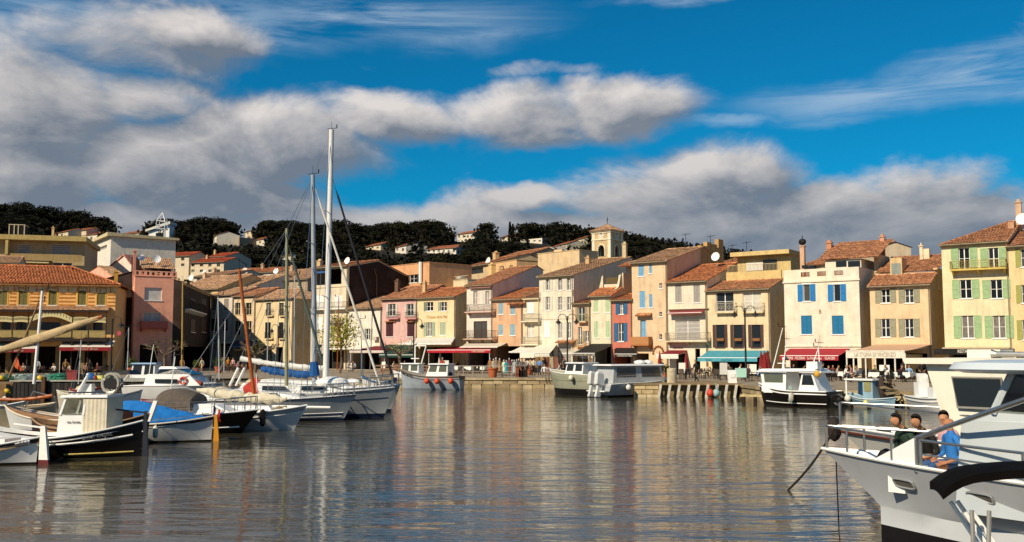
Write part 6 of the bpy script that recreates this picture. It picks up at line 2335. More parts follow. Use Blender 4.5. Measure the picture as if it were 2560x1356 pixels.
 # grey fishing boat MA 281927
 b = Boat('fishing_boat', 'grey fishing boat with three orange ball fenders beside the quay', (1003, 86.5), (1156, 84.5), 2.3, (1.75, 1.15, 1.2))
 b.hull([HB, M('7d848c', .5), M('9aa2aa', .4), M('4a4a4c', .5)], dbl=False, tw=.6, rake=.3, draft=.4, strake=.34, bulw=.25, deck=M('8a8a88', .7), rail=M('9a8a70', .6), full=.42)
 b.name_on('MA 281927', .84, .82, 1, .32, '17130f', 1.5)
 xa, xb = b.loc(1119, 945, .7)[0], b.loc(1062, 945, .7)[0]
 z1 = b.loc(1090, 909, .7)[1]
 b.cabin(xa, xb, .78, .85, z1 - .1, m_gel, rake_f=.45, win=clear_glass(), wz=(.52, .95), side_n=2, front_n=2)
 b.part('deck_pile', m_black, lambda q: [q.ball((-1.9 + .25 * k, .2 * (-1) ** k, 1.35), .28, .28, .2, 8, 5) for k in range(5)])
 for t in (.46, .30, .10):
  b.fender(t, 1, 'd8502c', .24, .4, .15, ballf=True)
 b = Boat('fishing_boat', 'white cabin boat half hidden behind the grey fishing boat', (985, 92), (1075, 91), 2.2, (1.5, 1.1, 1.1))
 b.hull([HB, HW, HW, HW], rake=.3, rail=m_white)
 xa, xb = b.loc(1046, 940, .7)[0], b.loc(1000, 940, .7)[0]
 z1 = b.loc(1020, 908, .7)[1]
 b.cabin(xa, xb, .75, 1.0, z1 - .1, m_gel, rake_f=.1, win=clear_glass(), wz=(.45, .95))
 q = MB()
 xg, zg = b.loc(1038, 865, .3)
 b.part('gantry', m_white, lambda q: (q.tube([(xg, .3, 1.4), (xg, .3, zg)], .07, 6), q.tube([(xg, .3, zg), (xg - 1.1, .3, zg)], .06, 6), q.tube([(xg - 1.1, .3, zg), (xg - .4, .3, 1.3)], .06, 6), q.tube([(xg + .4, .3, zg - 1.2), (xg - .4, .3, zg - 1.2)], .05, 6)))
 # green grey hull
 b = Boat('fishing_boat', 'grey green steel boat with small white cabin and black bottom', (1374, 76.5), (1500, 72.5), 2.6, (1.95, 1.65, 1.55))
 b.hull([m_black, m_black, M('9a9a84', .45, .1), M('a8a890', .45)], rake=.8, draft=.5, boot=.5, strake=.12, tw=.85, bulw=.2, deck=M('a8a490', .7), rail=m_white, full=.34)
 b.strip('rubbing_strake', M('86866e', .5), .55, 1, r=.025)
 xa, xb = b.loc(1482, 945, .8)[0], b.loc(1412, 945, .8)[0]
 z1 = b.loc(1440, 906, .8)[1]
 b.cabin(xa + 1.0, xb, .85, 1.5, z1 - .1, m_gel, rake_f=.2, wz=(.38, .92))
 b.part('rail_arch', m_steel, lambda q: q.tube([(xa - .2, .9, 1.5), (xa - .1, .85, z1 + .3), (xa + 1.2, .85, z1 + .35)], .03, 6))
 b.fender(.3, 1, 'd8d0b8', .2, .4, .1, ballf=True)
 # twin outboard cruiser
 b = Boat('motor_boat', 'grey white motor boat with twin white outboards and large glazed cabin', (1672, 74.5), (1500, 70.5), 2.6, (1.35, 1.05, .95))
 b.hull([m_black, m_black, M('a4a6a6', .4), M('b0b2b2', .4)], rake=.5, draft=.4, boot=.16, tw=.9, deck=m_gel, rail=m_white, full=.36)
 xa, xb = b.loc(1530, 958, -.9)[0], b.loc(1660, 958, -.9)[0]
 z1 = b.loc(1600, 910, -.9)[1]
 b.cabin(xa, xb, 1.0, 1.0, z1 - .12, HG, rake_f=.25, rake_b=.25, taper=.12, roof=.2, roofmat=m_gel, wz=(.35, .9), side_n=2, win=glass('4a463e', .08, 'tinted_window'))
 b.part('roof_hatch', m_gel, lambda q: (q.ball((xb - 1.6, 0, z1 + .1), .5, .4, .18), q.ball((xb - .8, 0, z1 + .1), .4, .4, .18)))
 b.part('side_rail', m_steel, lambda q: [q.tube([(xa + .3, -1.15, 1.0), (xa + .3, -1.15, 1.55), (xa + 2.4, -1.15, 1.6), (xa + 2.4, -1.15, 1.1)], .02, 5)] + [q.tube([(xa + .3 + k * .3, -1.15, 1.05), (xa + .3 + k * .3, -1.15, 1.55)], .012, 4) for k in range(1, 7)])
 for y in (-.38, .38):
  q = MB()
  x = -b.L / 2 - .35
  q.hexa([(x - .45, y - .2, 1.0), (x + .25, y - .2, .85), (x + .25, y + .2, .85), (x - .45, y + .2, 1.0), (x - .35, y - .17, 1.75), (x + .2, y - .17, 1.7), (x + .2, y + .17, 1.7), (x - .35, y + .17, 1.75)])
  q.hexa([(x - .35, y - .17, 1.75), (x + .2, y - .17, 1.7), (x + .2, y + .17, 1.7), (x - .35, y + .17, 1.75), (x - .25, y - .1, 1.9), (x + .1, y - .1, 1.84), (x + .1, y + .1, 1.84), (x - .25, y + .1, 1.9)])
  q.hexa([(x - .5, y - .1, .05), (x - .1, y - .1, .05), (x - .1, y + .1, .05), (x - .5, y + .1, .05), (x - .25, y - .12, 1.0), (x + .15, y - .12, .95), (x + .15, y + .12, .95), (x - .25, y + .12, 1.0)])
  q.ball((x - .42, y, .12), .16, .12, .14, 8, 5)
  q.build('outboard_motor', M('cfcfca', .3), b.o, smooth=True)
 b.part('swim_platform', m_gel, lambda q: q.box(-b.L / 2 - .5, -1.0, .42, -b.L / 2, 1.0, .5))
 b.fender(.2, -1, 'dcd8cc', .2, .4, .1, ballf=True)
 # dark boat with white cabin
 b = Boat('fishing_boat', 'black hulled boat with white wheelhouse moored below the red awning', (1893, 61), (2080, 57.5), 2.5, (1.35, .95, .95))
 b.hull([HB, HB, HB, M('1a1411', .5)], rake=.45, draft=.45, boot=.08, tw=.85, bulw=.18, deck=m_gel, rail=m_white, full=.36)
 b.strip('hull_stripe', m_white, .16, 1, t0=.02, t1=.9, r=.03)
 xa, xb = b.loc(2050, 980, .85)[0], b.loc(1910, 980, .85)[0]
 z1 = b.loc(1980, 930, .85)[1]
 xm = (xa + xb) / 2
 b.cabin(xm + .35, xb, .9, .8, z1 - .05, m_gel, rake_f=-.25, wz=(.5, .92), side_n=1, win=clear_glass())
 b.cabin(xa, xm - .45, .9, .8, z1 - .05, m_gel, rake_b=.5, wz=(.42, .9), side_n=1, front_n=1)
 b.part('long_roof', m_gel, lambda q: q.hexa([(xa + .2, -1.0, z1 + .05), (xb + .5, -1.0, z1 - .02), (xb + .5, 1.0, z1 - .02), (xa + .2, 1.0, z1 + .05), (xa + .4, -.9, z1 + .2), (xb + .1, -.9, z1 + .16), (xb + .1, .9, z1 + .16), (xa + .4, .9, z1 + .2)]))
 b.part('bow_deck', m_gel, lambda q: q.box(xb, -.6, .85, xb + .3, .6, 1.2))
 for (px0, py0, px1, py1) in ((2052, 925, 1995, 925),):
  pass
 for (bp, tp) in (((1931, 925), (1957, 820)), ((2030, 918), (2050, 860)), ((2051, 935), (2046, 870)), ((1958, 925), (1966, 850))):
  b.mast(bp, tp, .035, m_white, .3, shrouds=False, name='aerial_pole')
 b.part('radar_box', m_white, lambda q: q.box(xa + .2, .1, z1 + .2, xa + .9, .7, z1 + .62))
 b.part('lamp_mast', m_white, lambda q: (q.tube([(xb - .9, 0, z1 + .1), (xb - .9, 0, z1 + .75)], [.1, .04], 6), q.tube([(xb - 1.3, 0, z1 + .5), (xb - .5, 0, z1 + .5)], .03, 5), q.ball((xb - .9, 0, z1 + .8), .07)))
 b.part('horseshoe_buoy', M('d8a030', .6), lambda q: q.ball((xa + .1, .95, z1 - .1), .18, .15, .2))
 for t, c in ((.42, 'b8c0b8'), (.4, 'a89a84')):
  b.fender(t, 1, c, .11, .5, .1)
 b.part('hung_net', M('8a9a90', .9, .2, 8), lambda q: q.ball((xm, .98, .75), .22, .12, .55, 10, 6))
 # tyre fender pile behind: one dark tyre
 b.part('tyre', m_black, lambda q: q.tube([(-b.L / 2 - .45 + .3 * cos(t), .4, .45 + .3 * sin(t)) for t in [k * pi / 6 for k in range(13)]], .13, 6))
 # light blue small boat
 b = Boat('fishing_boat', 'small pale blue fishing boat with white canopy and nets', (2114, 59), (2232, 56.5), 1.9, (.85, .52, .65))
 b.hull([HB, M('b8b4a4', .6), M('7fa0b4', .5, .15, 3, kind='paint'), M('5c8aa8', .5)], dbl=True, rake=.15, draft=.35, strake=.12, bulw=.12, deck=M('9ab0b8', .7), rail=M('c8d4d8', .5), full=.5)
 xa, xb = b.loc(2178, 985, .6)[0], b.loc(2118, 985, .6)[0]
 z1 = b.loc(2140, 951, .6)[1]
 b.part('canopy', m_white, lambda q: q.box(xa - .2, -.75, z1, xb + .1, .75, z1 + .08))
 b.part('post', m_white, lambda q: [q.box(x - .04, y - .04, .5, x + .04, y + .04, z1) for x in (xb,) for y in (-.65, .65)])
 b.part('cabin_box', M('8aa6b4', .6), lambda q: q.box(xa - .1, -.6, .45, xa + .55, .6, z1))
 b.part('cabin_hatch', M('8a8458', .7), lambda q: q.box(xa + .0, .6, .95, xa + .45, .62, 1.6))
 b.part('side_panel', M('6fa4c0', .6), lambda q: [q.box(xa + .7 + k * .5, -.66, .7, xa + 1.1 + k * .5, -.6, 1.5) for k in range(2)])
 b.part('rope_pile', m_rope, lambda q: [q.tube([(xa - 1.0 + .35 * cos(t + k) + .1 * k, .4 * sin(t + k * 2), .75 + .12 * k + .05 * t) for t in [j * .6 for j in range(12)]], .04, 5) for k in range(6)])
 b.part('net_reel', M('3a2c24', .8, .3), lambda q: [q.tube([(xa - .9, -.4, .7), (xa - .7, -.1 + .2 * k, 2.1 - .2 * k)], .05, 5) for k in range(3)] + [q.ball((xa - .4, .1, 1.2), .22, .22, .7)])
 b.fender(.4, 1, 'd8d080', .15, .3, .05, ballf=True)
 b.fender(.85, 1, 'd8d4c8', .2, .3, .0, ballf=True)
 # white small boat on the right
 b = Boat('motor_boat', 'small white open motor boat with tall outboard beyond the tour boats', (2405, 50), (2292, 56), 2.0, (1.0, .75, .8))
 b.hull([HB, HW, HW, HG], rake=.4, draft=.35, bulw=.2, rail=m_white, tw=.9)
 b.part('console', m_gel, lambda q: (q.box(-.6, -.5, .6, .2, .5, 1.35), q.box(.6, -.5, .6, 1.3, .5, 1.1)))
 b.part('outboard_motor', m_gel, lambda q: (q.box(-b.L / 2 - .2, -.25, .7, -b.L / 2 + .5, .25, 1.55), q.box(-b.L / 2 - .2, -.1, -.2, -b.L / 2 + .1, .1, .7)))
 b.part('mooring_sign_box', m_white, lambda q: q.box(-1.3, .5, 1.6, -.5, .7, 2.6))
 b.part('arch', M('c8bca8', .6), lambda q: q.box(1.0, -.2, .7, 1.2, 0, 3.0))
boats_mid()
# ---------------------------------------------------------------- people
_pm = {}
def pose_mesh(kind):
 """one continuous body grown with a Skin modifier; faces sorted into skin, top, legs, shoes, hair"""
 if kind in _pm:
  return _pm[kind]
 sit = kind.startswith('sit')
 dz = -.45 if sit else 0
 lean = {'sit_lean': .16, 'sit_bow': .22, 'walk': .05}.get(kind, 0.0)
 def up(x, y, z):
  return (x, y - lean * max(0, (z - .95)) / .5, z + dz)
 V, E, R, T = [], [], [], []
 def add(p, r, tag, par=None):
  V.append(p)
  R.append(r if isinstance(r, tuple) else (r, r))
  T.append(tag)
  if par is not None:
   E.append((par, len(V) - 1))
  return len(V) - 1
 pel = add(up(0, 0, .95), (.15, .115), 2)
 wai = add(up(0, 0, 1.10), (.135, .10), 1, pel)
 che = add(up(0, 0, 1.30), (.165, .115), 1, wai)
 col = add(up(0, 0, 1.42), (.11, .085), 1, che)
 nek = add(up(0, -.005, 1.50), .055, 0, col)
 hd = (0, -.05, -.02) if kind == 'sit_bow' else (0, 0, 0)
 jaw = add(tuple(a + b for a, b in zip(up(0, -.03, 1.56), hd)), (.065, .075), 0, nek)
 hea = add(tuple(a + b for a, b in zip(up(0, -.02, 1.64), hd)), (.078, .095), 0, jaw)
 crn = add(tuple(a + b for a, b in zip(up(0, -.01, 1.72), hd)), (.058, .07), 4, hea)
 add(tuple(a + b for a, b in zip(up(0, -.125, 1.615), hd)), .016, 0, hea)
 for s in (-1, 1):
  add(tuple(a + b for a, b in zip(up(s * .085, -.01, 1.63), hd)), .018, 0, hea)
  sh = add(up(s * .18, 0, 1.385), .066, 1, col)
  if kind == 'walk':
   el, wr, ha = (s * .23, .06 * s, 1.12), (s * .24, -.06 + .10 * s, .89), (s * .24, -.10 + .11 * s, .80)
  elif kind == 'stand_hip':
   el, wr, ha = (s * .32, .06, 1.14), (s * .20, -.06, .98), (s * .15, -.09, .94)
  elif kind == 'sit_lean':
   el, wr, ha = (s * .26, -.16, 1.16), (s * .13, -.40, 1.20), (s * .09, -.47, 1.23)
  elif kind == 'sit_bow':
   el, wr, ha = (s * .27, -.10, 1.10), (s * .16, -.34, 1.02), (s * .10, -.42, .99)
  elif kind == 'sit_back':
   el, wr, ha = (s * .29, .02, 1.10), (s * .24, -.20, 1.0), (s * .20, -.28, .97)
  else:
   el, wr, ha = (s * .24, .02, 1.12), (s * .24, -.05, .88), (s * .235, -.07, .80)
  e = add(up(*el), .047, 1, sh)
  w = add(up(*wr), .033, 0, e)
  h = add(up(*ha), (.04, .022), 0, w)
  d = (Vector(ha) - Vector(wr)).normalized()
  for k in range(4):
   f = Vector(ha) + d * (.055 + .015 * (k in (1, 2))) + Vector((s * (-.024 + .016 * k), -.012, -.012))
   add(up(*f), .0085, 0, h)
  th = Vector(wr) + d * .06 + Vector((-s * .045, -.02, 0))
  add(up(*th), .010, 0, w)
  hip = add(up(s * .09, 0, .88) if not sit else (s * .10, -.02, .49), .095, 2, pel)
  if sit:
   kn, an, to = (s * .13, -.44, .50), (s * .12, -.40, .09), (s * .13, -.53, .04)
  elif kind == 'walk':
   kn, an, to = (s * .10, -.10 - .08 * s, .50), (s * .10, .04 - .26 * s, .09 + (.05 if s < 0 else 0)), (s * .11, -.10 - .26 * s, .035 + (.0 if s < 0 else 0))
  else:
   kn, an, to = (s * .10, -.02, .50), (s * .105, .02, .09), (s * .12, -.12, .035)
  k = add(kn, .066, 2, hip)
  c = add(tuple((Vector(kn) * .62 + Vector(an) * .38) + Vector((0, .015, 0))), .056, 2, k)
  a = add(an, .042, 2, c)
  add(to, .036, 3, a)
 me = bpy.data.meshes.new('person')
 me.from_pydata(V, E, [])
 o = bpy.data.objects.new('tmp', me)
 COL.objects.link(o)
 sk = o.modifiers.new('s', 'SKIN')
 sk.use_smooth_shade = True
 sk.branch_smoothing = .6
 lay = me.skin_vertices[0].data if len(me.skin_vertices) else None
 if lay is None:
  bm = bmesh.new()
  bm.from_mesh(me)
  bm.verts.layers.skin.verify()
  bm.to_mesh(me)
  bm.free()
  lay = me.skin_vertices[0].data
 for i, r in enumerate(R):
  lay[i].radius = r
 lay[0].use_root = True
 ss = o.modifiers.new('d', 'SUBSURF')
 ss.levels = 1
 dg = bpy.context.evaluated_depsgraph_get()
 out = bpy.data.meshes.new_from_object(o.evaluated_get(dg))
 bpy.data.objects.remove(o)
 for _ in range(5):
  out.materials.append(None)
 hc = Vector(V[6])
 mi = []
 for p in out.polygons:
  c = p.center
  b = min(range(len(V)), key=lambda i: (Vector(V[i]) - c).length - R[i][0] * .9)
  t = T[b]
  if t in (0, 4) and b in (jaw, hea, crn, nek):
   v = c - hc
   t = 0
  mi.append(t)
 out.polygons.foreach_set('material_index', mi)
 out.polygons.foreach_set('use_smooth', [True] * len(mi))
 q = MB()
 n, m = 20, 14
 hp = hc + Vector((0, .008, .022))
 def hv(i, j):
  th, ph = 2 * pi * i / n, -pi / 2 + pi * j / m
  return hp + Vector((.090 * cos(ph) * cos(th), .110 * cos(ph) * sin(th), .112 * sin(ph)))
 for i in range(n):
  for j in range(m):
   c = (hv(i, j) + hv(i + 1, j + 1)) / 2 - hp
   if c.z > .045 + max(0, -c.y) * .35 or (c.y > .0 and c.z > -.075 + .5 * (.1 - c.y)):
    q.face([hv(i, j), hv(i + 1, j), hv(i + 1, j + 1), hv(i, j + 1)])
 hm = bpy.data.meshes.new('hair')
 hm.from_pydata(q.v, [], q.f)
 hm.materials.append(None)
 hm.polygons.foreach_set('use_smooth', [True] * len(q.f))
 out, hm = (out, hm)
 _pm[kind] = (out, hm)
 out = _pm[kind]
 return out
def person(label, loc, rz, kind='stand', top='7a8aa0', legs='23252e', hair='2a1c14', skin='b98763', shoes='2a2420', s=1.0, group=None):
 src, hsrc = pose_mesh(kind)
 me = src.copy()
 for i, c in enumerate((skin, top, legs, shoes, skin)):
  me.materials[i] = M(c, .8, .12, 6)
 o = obj('person', me, None, loc, rz)
 o.scale = (s, s, s)
 if hair:
  hm = hsrc.copy()
  hm.materials[0] = M(hair, .85, .2, 20)
  obj('hair', hm, o)
 return tag(o, label, 'person', group)
# ---------------------------------------------------------------- tour boats at the near right
def tour_hull(b, L, B, zs, rake, mats):
 N = 26
 rows = []
 for i in range(N + 1):
  t = i / N
  bs = B / 2 * (1 - t ** 3.2)
  bc = B / 2 * .74 * (1 - t ** 2.6)
  xs = -L / 2 + L * t
  xc = -L / 2 + (L - rake) * t
  sh = zs + .12 * t ** 3
  pts = [(xc, bc * .6, -.7), (xc, bc * .94, -.1), (xc, bc, .30), (xc, bc, .305), (xc, bc, .60), (xc + .02 * t, bc * 1.05 + .03 * (1 - t), .63)]
  for f in (.15, .3, .5, .7, .85, 1.0):
   pts.append((xc + (xs - xc) * f, (bc * 1.05) + (bs - bc * 1.05) * f ** .8, .63 + (sh - .63) * f))
  rows.append([(x, max(y, .004), z) for x, y, z in pts])
 q = MB()
 for sg in (1, -1):
  for i in range(N):
   for j in range(len(rows[0]) - 1):
    q.mat(0 if j < 2 else 1)
    f = [rows[i][j], rows[i + 1][j], rows[i + 1][j + 1], rows[i][j + 1]]
    f = [(x, sg * y, z) for x, y, z in f]
    q.face(f[::-1] if sg > 0 else f)
 h = q.build('hull', mats, b.o, smooth='all')
 bm = bmesh.new()
 bm.from_mesh(h.data)
 bmesh.ops.remove_doubles(bm, verts=bm.verts, dist=1e-4)
 bm.to_mesh(h.data)
 bm.free()
 h.data.set_sharp_from_angle(angle=radians(35))
 b.rows = rows
 d = MB()
 for i in range(N):
  a, c = rows[i][-1], rows[i + 1][-1]
  ta = min(1.0, max(0.0, (L / 2 - a[0] - .9) / .4))
  tc = min(1.0, max(0.0, (L / 2 - c[0] - .9) / .4))
  za, zc = a[2] - .05 - .5 * ta, c[2] - .05 - .5 * tc
  ya, yc = max(a[1] - .10, .003), max(c[1] - .10, .003)
  def low(r, z):
   for p0, p1 in zip(r[5:], r[6:]):
    if p0[2] <= z <= p1[2]:
     g = (z - p0[2]) / (p1[2] - p0[2])
     return p0[0] + (p1[0] - p0[0]) * g, max(.003, p0[1] + (p1[1] - p0[1]) * g - .10)
   return r[-1][0], .003
  (xa, wa), (xc2, wc2) = low(rows[i], za), low(rows[i + 1], zc)
  d.face([(xa, wa, za), (xa, -wa, za), (xc2, -wc2, zc), (xc2, wc2, zc)])
  for sg in (1, -1):
   d.face([(xa, sg * wa, za), (xc2, sg * wc2, zc), (c[0], sg * yc, c[2]), (a[0], sg * ya, a[2])])
   d.face([(a[0], sg * ya, a[2]), (c[0], sg * yc, c[2]), (c[0], sg * c[1], c[2]), (a[0], sg * a[1], a[2])])
 d.build('deck', m_gel, b.o)
 for sg in (1, -1):
  q = MB()
  q.tube([(r[-1][0], sg * r[-1][1], r[-1][2]) for r in rows], .03, 6)
  q.build('gunwale', m_white, b.o, smooth=True)
def edge_pt(b, x, sg=1):
 r = b.rows
 for i in range(len(r) - 1):
  if r[i][-1][0] <= x <= r[i + 1][-1][0]:
   f = (x - r[i][-1][0]) / (r[i + 1][-1][0] - r[i][-1][0])
   p = Vector(r[i][-1]).lerp(Vector(r[i + 1][-1]), f)
   return Vector((p.x, sg * p.y, p.z))
 return Vector((x, 0, r[-1][-1][2]))
def rails(b, xs, h, mid=True, r=.022):
 q = MB()
 top = [edge_pt(b, x, 1) + Vector((0, -.04, h)) for x in xs]
 top2 = [edge_pt(b, x, -1) + Vector((0, .04, h)) for x in reversed(xs)]
 q.tube(top + top2, r, 7)
 if mid:
  q.tube([p - Vector((0, 0, h * .5)) for p in top + top2], r * .7, 6)
 for p in top[::2] + top2[::2]:
  q.tube([p, p - Vector((0, 0, h))], r, 6)
 return q.build('bow_rail', m_steel, b.o, smooth=True)
DIR = Vector((.62, -.785, 0)).normalized()
def tour_boats():
 hullc = M('bfc2c4', .35, .05, .8, kind='paint')
 tip2 = P(2090, 1066, 23.3)
 tip2.z = 0
 b = Boat('tour_boat', 'rear tour boat with cream wheelhouse and square dark window', tuple(tip2), tuple(tip2 + DIR * 13), 3.8, (1.5, 1.4, 1.4), cat='tour boat')
 L = b.L
 tour_hull(b, L, 3.8, 1.42, 1.1, [HB, M('c8c6be', .4, .06, 1, kind='paint')])
 for sg in (1, -1):
  q = MB()
  q.tube([(r[-2][0], sg * (r[-2][1] + .015), r[-2][2]) for r in b.rows], .035, 6)
  q.build('rubbing_strake', M('5a2c1c', .5), b.o)
 rails(b, [L / 2 - 4.2, L / 2 - 3.2, L / 2 - 2.2, L / 2 - 1.2, L / 2 - .12], .55, False)
 cream = M('e4ddca', .45, .06, 1.2, kind='paint')
 x1, zt = L / 2 - 3.1, 3.05
 q = MB()
 q.hexa([(x1 - 4, -1.35, .9), (x1 - .5, -1.2, .9), (x1 - .5, 1.2, .9), (x1 - 4, 1.35, .9), (x1 - 4, -1.3, zt), (x1 + .15, -1.2, zt), (x1 + .15, 1.2, zt), (x1 - 4, 1.3, zt)])
 wh = q.build('wheelhouse', cream, b.o)
 b.part('wheelhouse_roof', cream, lambda q: (q.hexa([(x1 - 4.3, -1.5, zt), (x1 + .5, -1.4, zt), (x1 + .5, 1.4, zt), (x1 - 4.3, 1.5, zt), (x1 - 4.3, -1.5, zt + .12), (x1 + .55, -1.4, zt + .12), (x1 + .55, 1.4, zt + .12), (x1 - 4.3, 1.5, zt + .12)]), q.box(x1 - .9, -.5, zt + .12, x1 - .2, .1, zt + .3)))
 for (a, c) in ((-1.45, -.55), (-2.9, -1.9)):
  b.part('window', m_pane, lambda q: q.prism([(x1 + a, 1.29, 2.2), (x1 + c, 1.26, 2.2), (x1 + c + .1, 1.25, 2.76), (x1 + a, 1.28, 2.76)], (0, .02, 0)), wh)
  b.part('window_frame', M('8a8880', .5), lambda q: q.tube([(x1 + a, 1.31, 2.18), (x1 + c, 1.28, 2.18), (x1 + c + .1, 1.27, 2.78), (x1 + a, 1.30, 2.78), (x1 + a, 1.31, 2.18)], .03, 5), wh)
 for k in range(3):
  b.part('windscreen', m_pane, lambda q: q.prism([(x1 - .12 + .3 * 0, -1.0 + k * .7, 1.95), (x1 - .12, -.45 + k * .7, 1.95), (x1 + .13, -.45 + k * .7, 2.75), (x1 + .13, -1.0 + k * .7, 2.75)], (.012, 0, 0)), wh)
 b.part('mooring_cleat', m_black, lambda q: [q.tube([(L / 2 - 1.3 - k * 1.0, -.15, 1.5), (L / 2 - 1.3 - k * 1.0, .35, 1.5)], .05, 6) for k in range(2)])
 b.part('bow_fender', M('2a201c', .8), lambda q: q.ball((L / 2 + .05, 0, 1.45), .16, .2, .3))
 b.part('white_rail_frame', m_white, lambda q: [q.tube([(L / 2 - 3.4, -1.2, 1.0), (L / 2 - 2.7, -1.25, 2.0), (L / 2 - 4.4, -1.3, 2.0)], .04, 6)])
 b.part('ship_horn', m_steel, lambda q: q.tube([(x1 - 1.5, .2, zt + .2), (x1 - .9, .25, zt + .2), (x1 - .8, .26, zt + .2)], [.05, .06, .1], 8))
 # ---- nearest
 tip = P(2055, 1120, 18.0)
 tip.z = 0
 b = Boat('tour_boat', 'nearest grey white tour boat with passengers on its foredeck', tuple(tip), tuple(tip + DIR * 13), 3.9, (1.5, 1.4, 1.4), cat='tour boat')
 L = b.L
 tour_hull(b, L, 3.9, 1.40, 1.15, [HB, hullc])
 rails(b, [L / 2 - 1.8, L / 2 - 1.2, L / 2 - .7, L / 2 - .3, L / 2 - .1], .42, False, .022)
 q = MB()
 e0, e1 = edge_pt(b, L / 2 - 2.3), edge_pt(b, L / 2 - 6.5)
 pts = [edge_pt(b, L / 2 - 2.4 - k * .9) for k in range(5)]
 q.tube([p + Vector((0, -.06, .42)) for p in pts], .024, 7)
 q.tube([p + Vector((0, -.06, .2)) for p in pts], .018, 6)
 for p in pts[::2]:
  q.tube([p + Vector((0, -.06, -.02)), p + Vector((0, -.06, .42))], .03, 6)
 q.build('side_rail', m_steel, b.o, smooth=True)
 e = edge_pt(b, L / 2 - 2.3)
 e2 = edge_pt(b, L / 2 - 1.4)
 b.part('bulwark_wedge', m_gel, lambda q: q.prism([e2 + Vector((0, -.03, 0)), e + Vector((0, -.03, 0)), e + Vector((0, -.03, .45))], (0, -.08, 0)))
 q = MB()
 inv = Matrix.Translation(b.mid) @ Matrix.Rotation(b.rz, 4, 'Z')
 inv = inv.inverted()
 q.tube([e + Vector((0, -.08, -.1)), e + Vector((0, -.1, .44)), inv @ P(2400, 1056, 14.6), inv @ P(2640, 972, 13.0)], .04, 10)
 q.build('inclined_handrail', m_steel, b.o, smooth=True)
 # wheelhouse
 x1, zt = L / 2 - 3.55, 2.98
 wc = M('b9c0c2', .4, .05, 1, kind='paint')
 q = MB()
 q.hexa([(x1 - 4, -1.25, .85), (x1 + .55, -1.0, .85), (x1 + .55, 1.0, .85), (x1 - 4, 1.25, .85), (x1 - 4, -1.2, 2.3), (x1 + .40, -1.0, 2.26), (x1 + .40, 1.0, 2.26), (x1 - 4, 1.2, 2.3)])
 q.hexa([(x1 - 4, -1.2, 2.3), (x1 + .40, -1.0, 2.26), (x1 + .40, 1.0, 2.26), (x1 - 4, 1.2, 2.3), (x1 - 4, -1.15, 2.36), (x1 - .05, -1.0, 2.42), (x1 - .05, 1.0, 2.42), (x1 - 4, 1.15, 2.36)])
 wh = q.build('wheelhouse', wc, b.o)
 for (x, sg) in ((x1 - .1, 1), (x1 - .1, -1), (x1 - 1.35, 1), (x1 - 1.35, -1), (x1 - 3.9, 1), (x1 - 3.9, -1)):
  q = MB()
  q.tube([(x, sg * 1.02, 2.38), (x - (.28 if x > x1 - 1 else .12), sg * .98, zt)], .06, 6)
  q.build('window_post', wc, b.o)
 q = MB()
 for k in range(1, 2):
  q.tube([(x1 - .1, -.9 + k * .9, 2.40), (x1 - .35, -.85 + k * .85, zt)], .04, 6)
 q.build('window_post', wc, b.o)
 for sg in (1, -1):
  b.part('window', clear_glass(), lambda q: q.face([(x1 - .15, sg * 1.02, 2.40), (x1 - 1.33, sg * 1.03, 2.36), (x1 - 1.45, sg * .98, zt), (x1 - .38, sg * .97, zt)]), wh)
  b.part('window', m_pane, lambda q: q.prism([(x1 - 1.45, sg * 1.12, 2.0), (x1 - 3.8, sg * 1.22, 2.0), (x1 - 3.8, sg * 1.0, zt), (x1 - 1.5, sg * .97, zt)], (0, -.02 * sg, 0)), wh)
 b.part('windscreen', clear_glass(), lambda q: q.face([(x1 - .07, -1.0, 2.40), (x1 - .07, 1.0, 2.40), (x1 - .34, .95, zt), (x1 - .34, -.95, zt)]), wh)
 b.part('steering_console', m_black, lambda q: (q.box(x1 - .75, -.9, 2.2, x1 - .3, .9, 2.52), q.tube([(x1 - .85 + .0, .3 + .22 * cos(t), 2.5 + .2 * sin(t)) for t in [k * pi / 6 for k in range(13)]], .02, 5)), wh)
 rings = []
 for z, s in ((zt, .92), (zt + .06, 1.0), (zt + .16, .97), (zt + .2, .8)):
  ring = []
  for k in range(28):
   a = 2 * pi * k / 28
   ex = .35
   cx, cy = cos(a), sin(a)
   ring.append((x1 - 1.9 + 2.5 * s * abs(cx) ** ex * (1 if cx > 0 else -1), 1.5 * s * abs(cy) ** ex * (1 if cy > 0 else -1), z))
  rings.append(ring)
 b.part('wheelhouse_roof', M('c4ccd0', .3, .04, 1), lambda q: q.loft(rings), smooth=True)
 b.part('grab_rail', m_steel, lambda q: q.tube([(x1 - 1.0, 1.26, 1.45), (x1 - 1.05, 1.32, 1.42), (x1 - 3.5, 1.4, 1.42)], .025, 6))
 for k, x in enumerate((x1 - 1.6, x1 - 2.6)):
  q = MB()
  for j in range(16):
   q.mat(1 if j % 4 == 0 else 0)
   t0, t1 = 2 * pi * j / 16, 2 * pi * (j + 1) / 16
   q.tube([(x + .27 * cos(t0), 1.33, 1.15 + .27 * sin(t0)), (x + .27 * cos(t1), 1.33, 1.15 + .27 * sin(t1))], .06, 7)
  q.build('lifebuoy', [M('c8502c', .5), m_white], b.o, smooth=True)
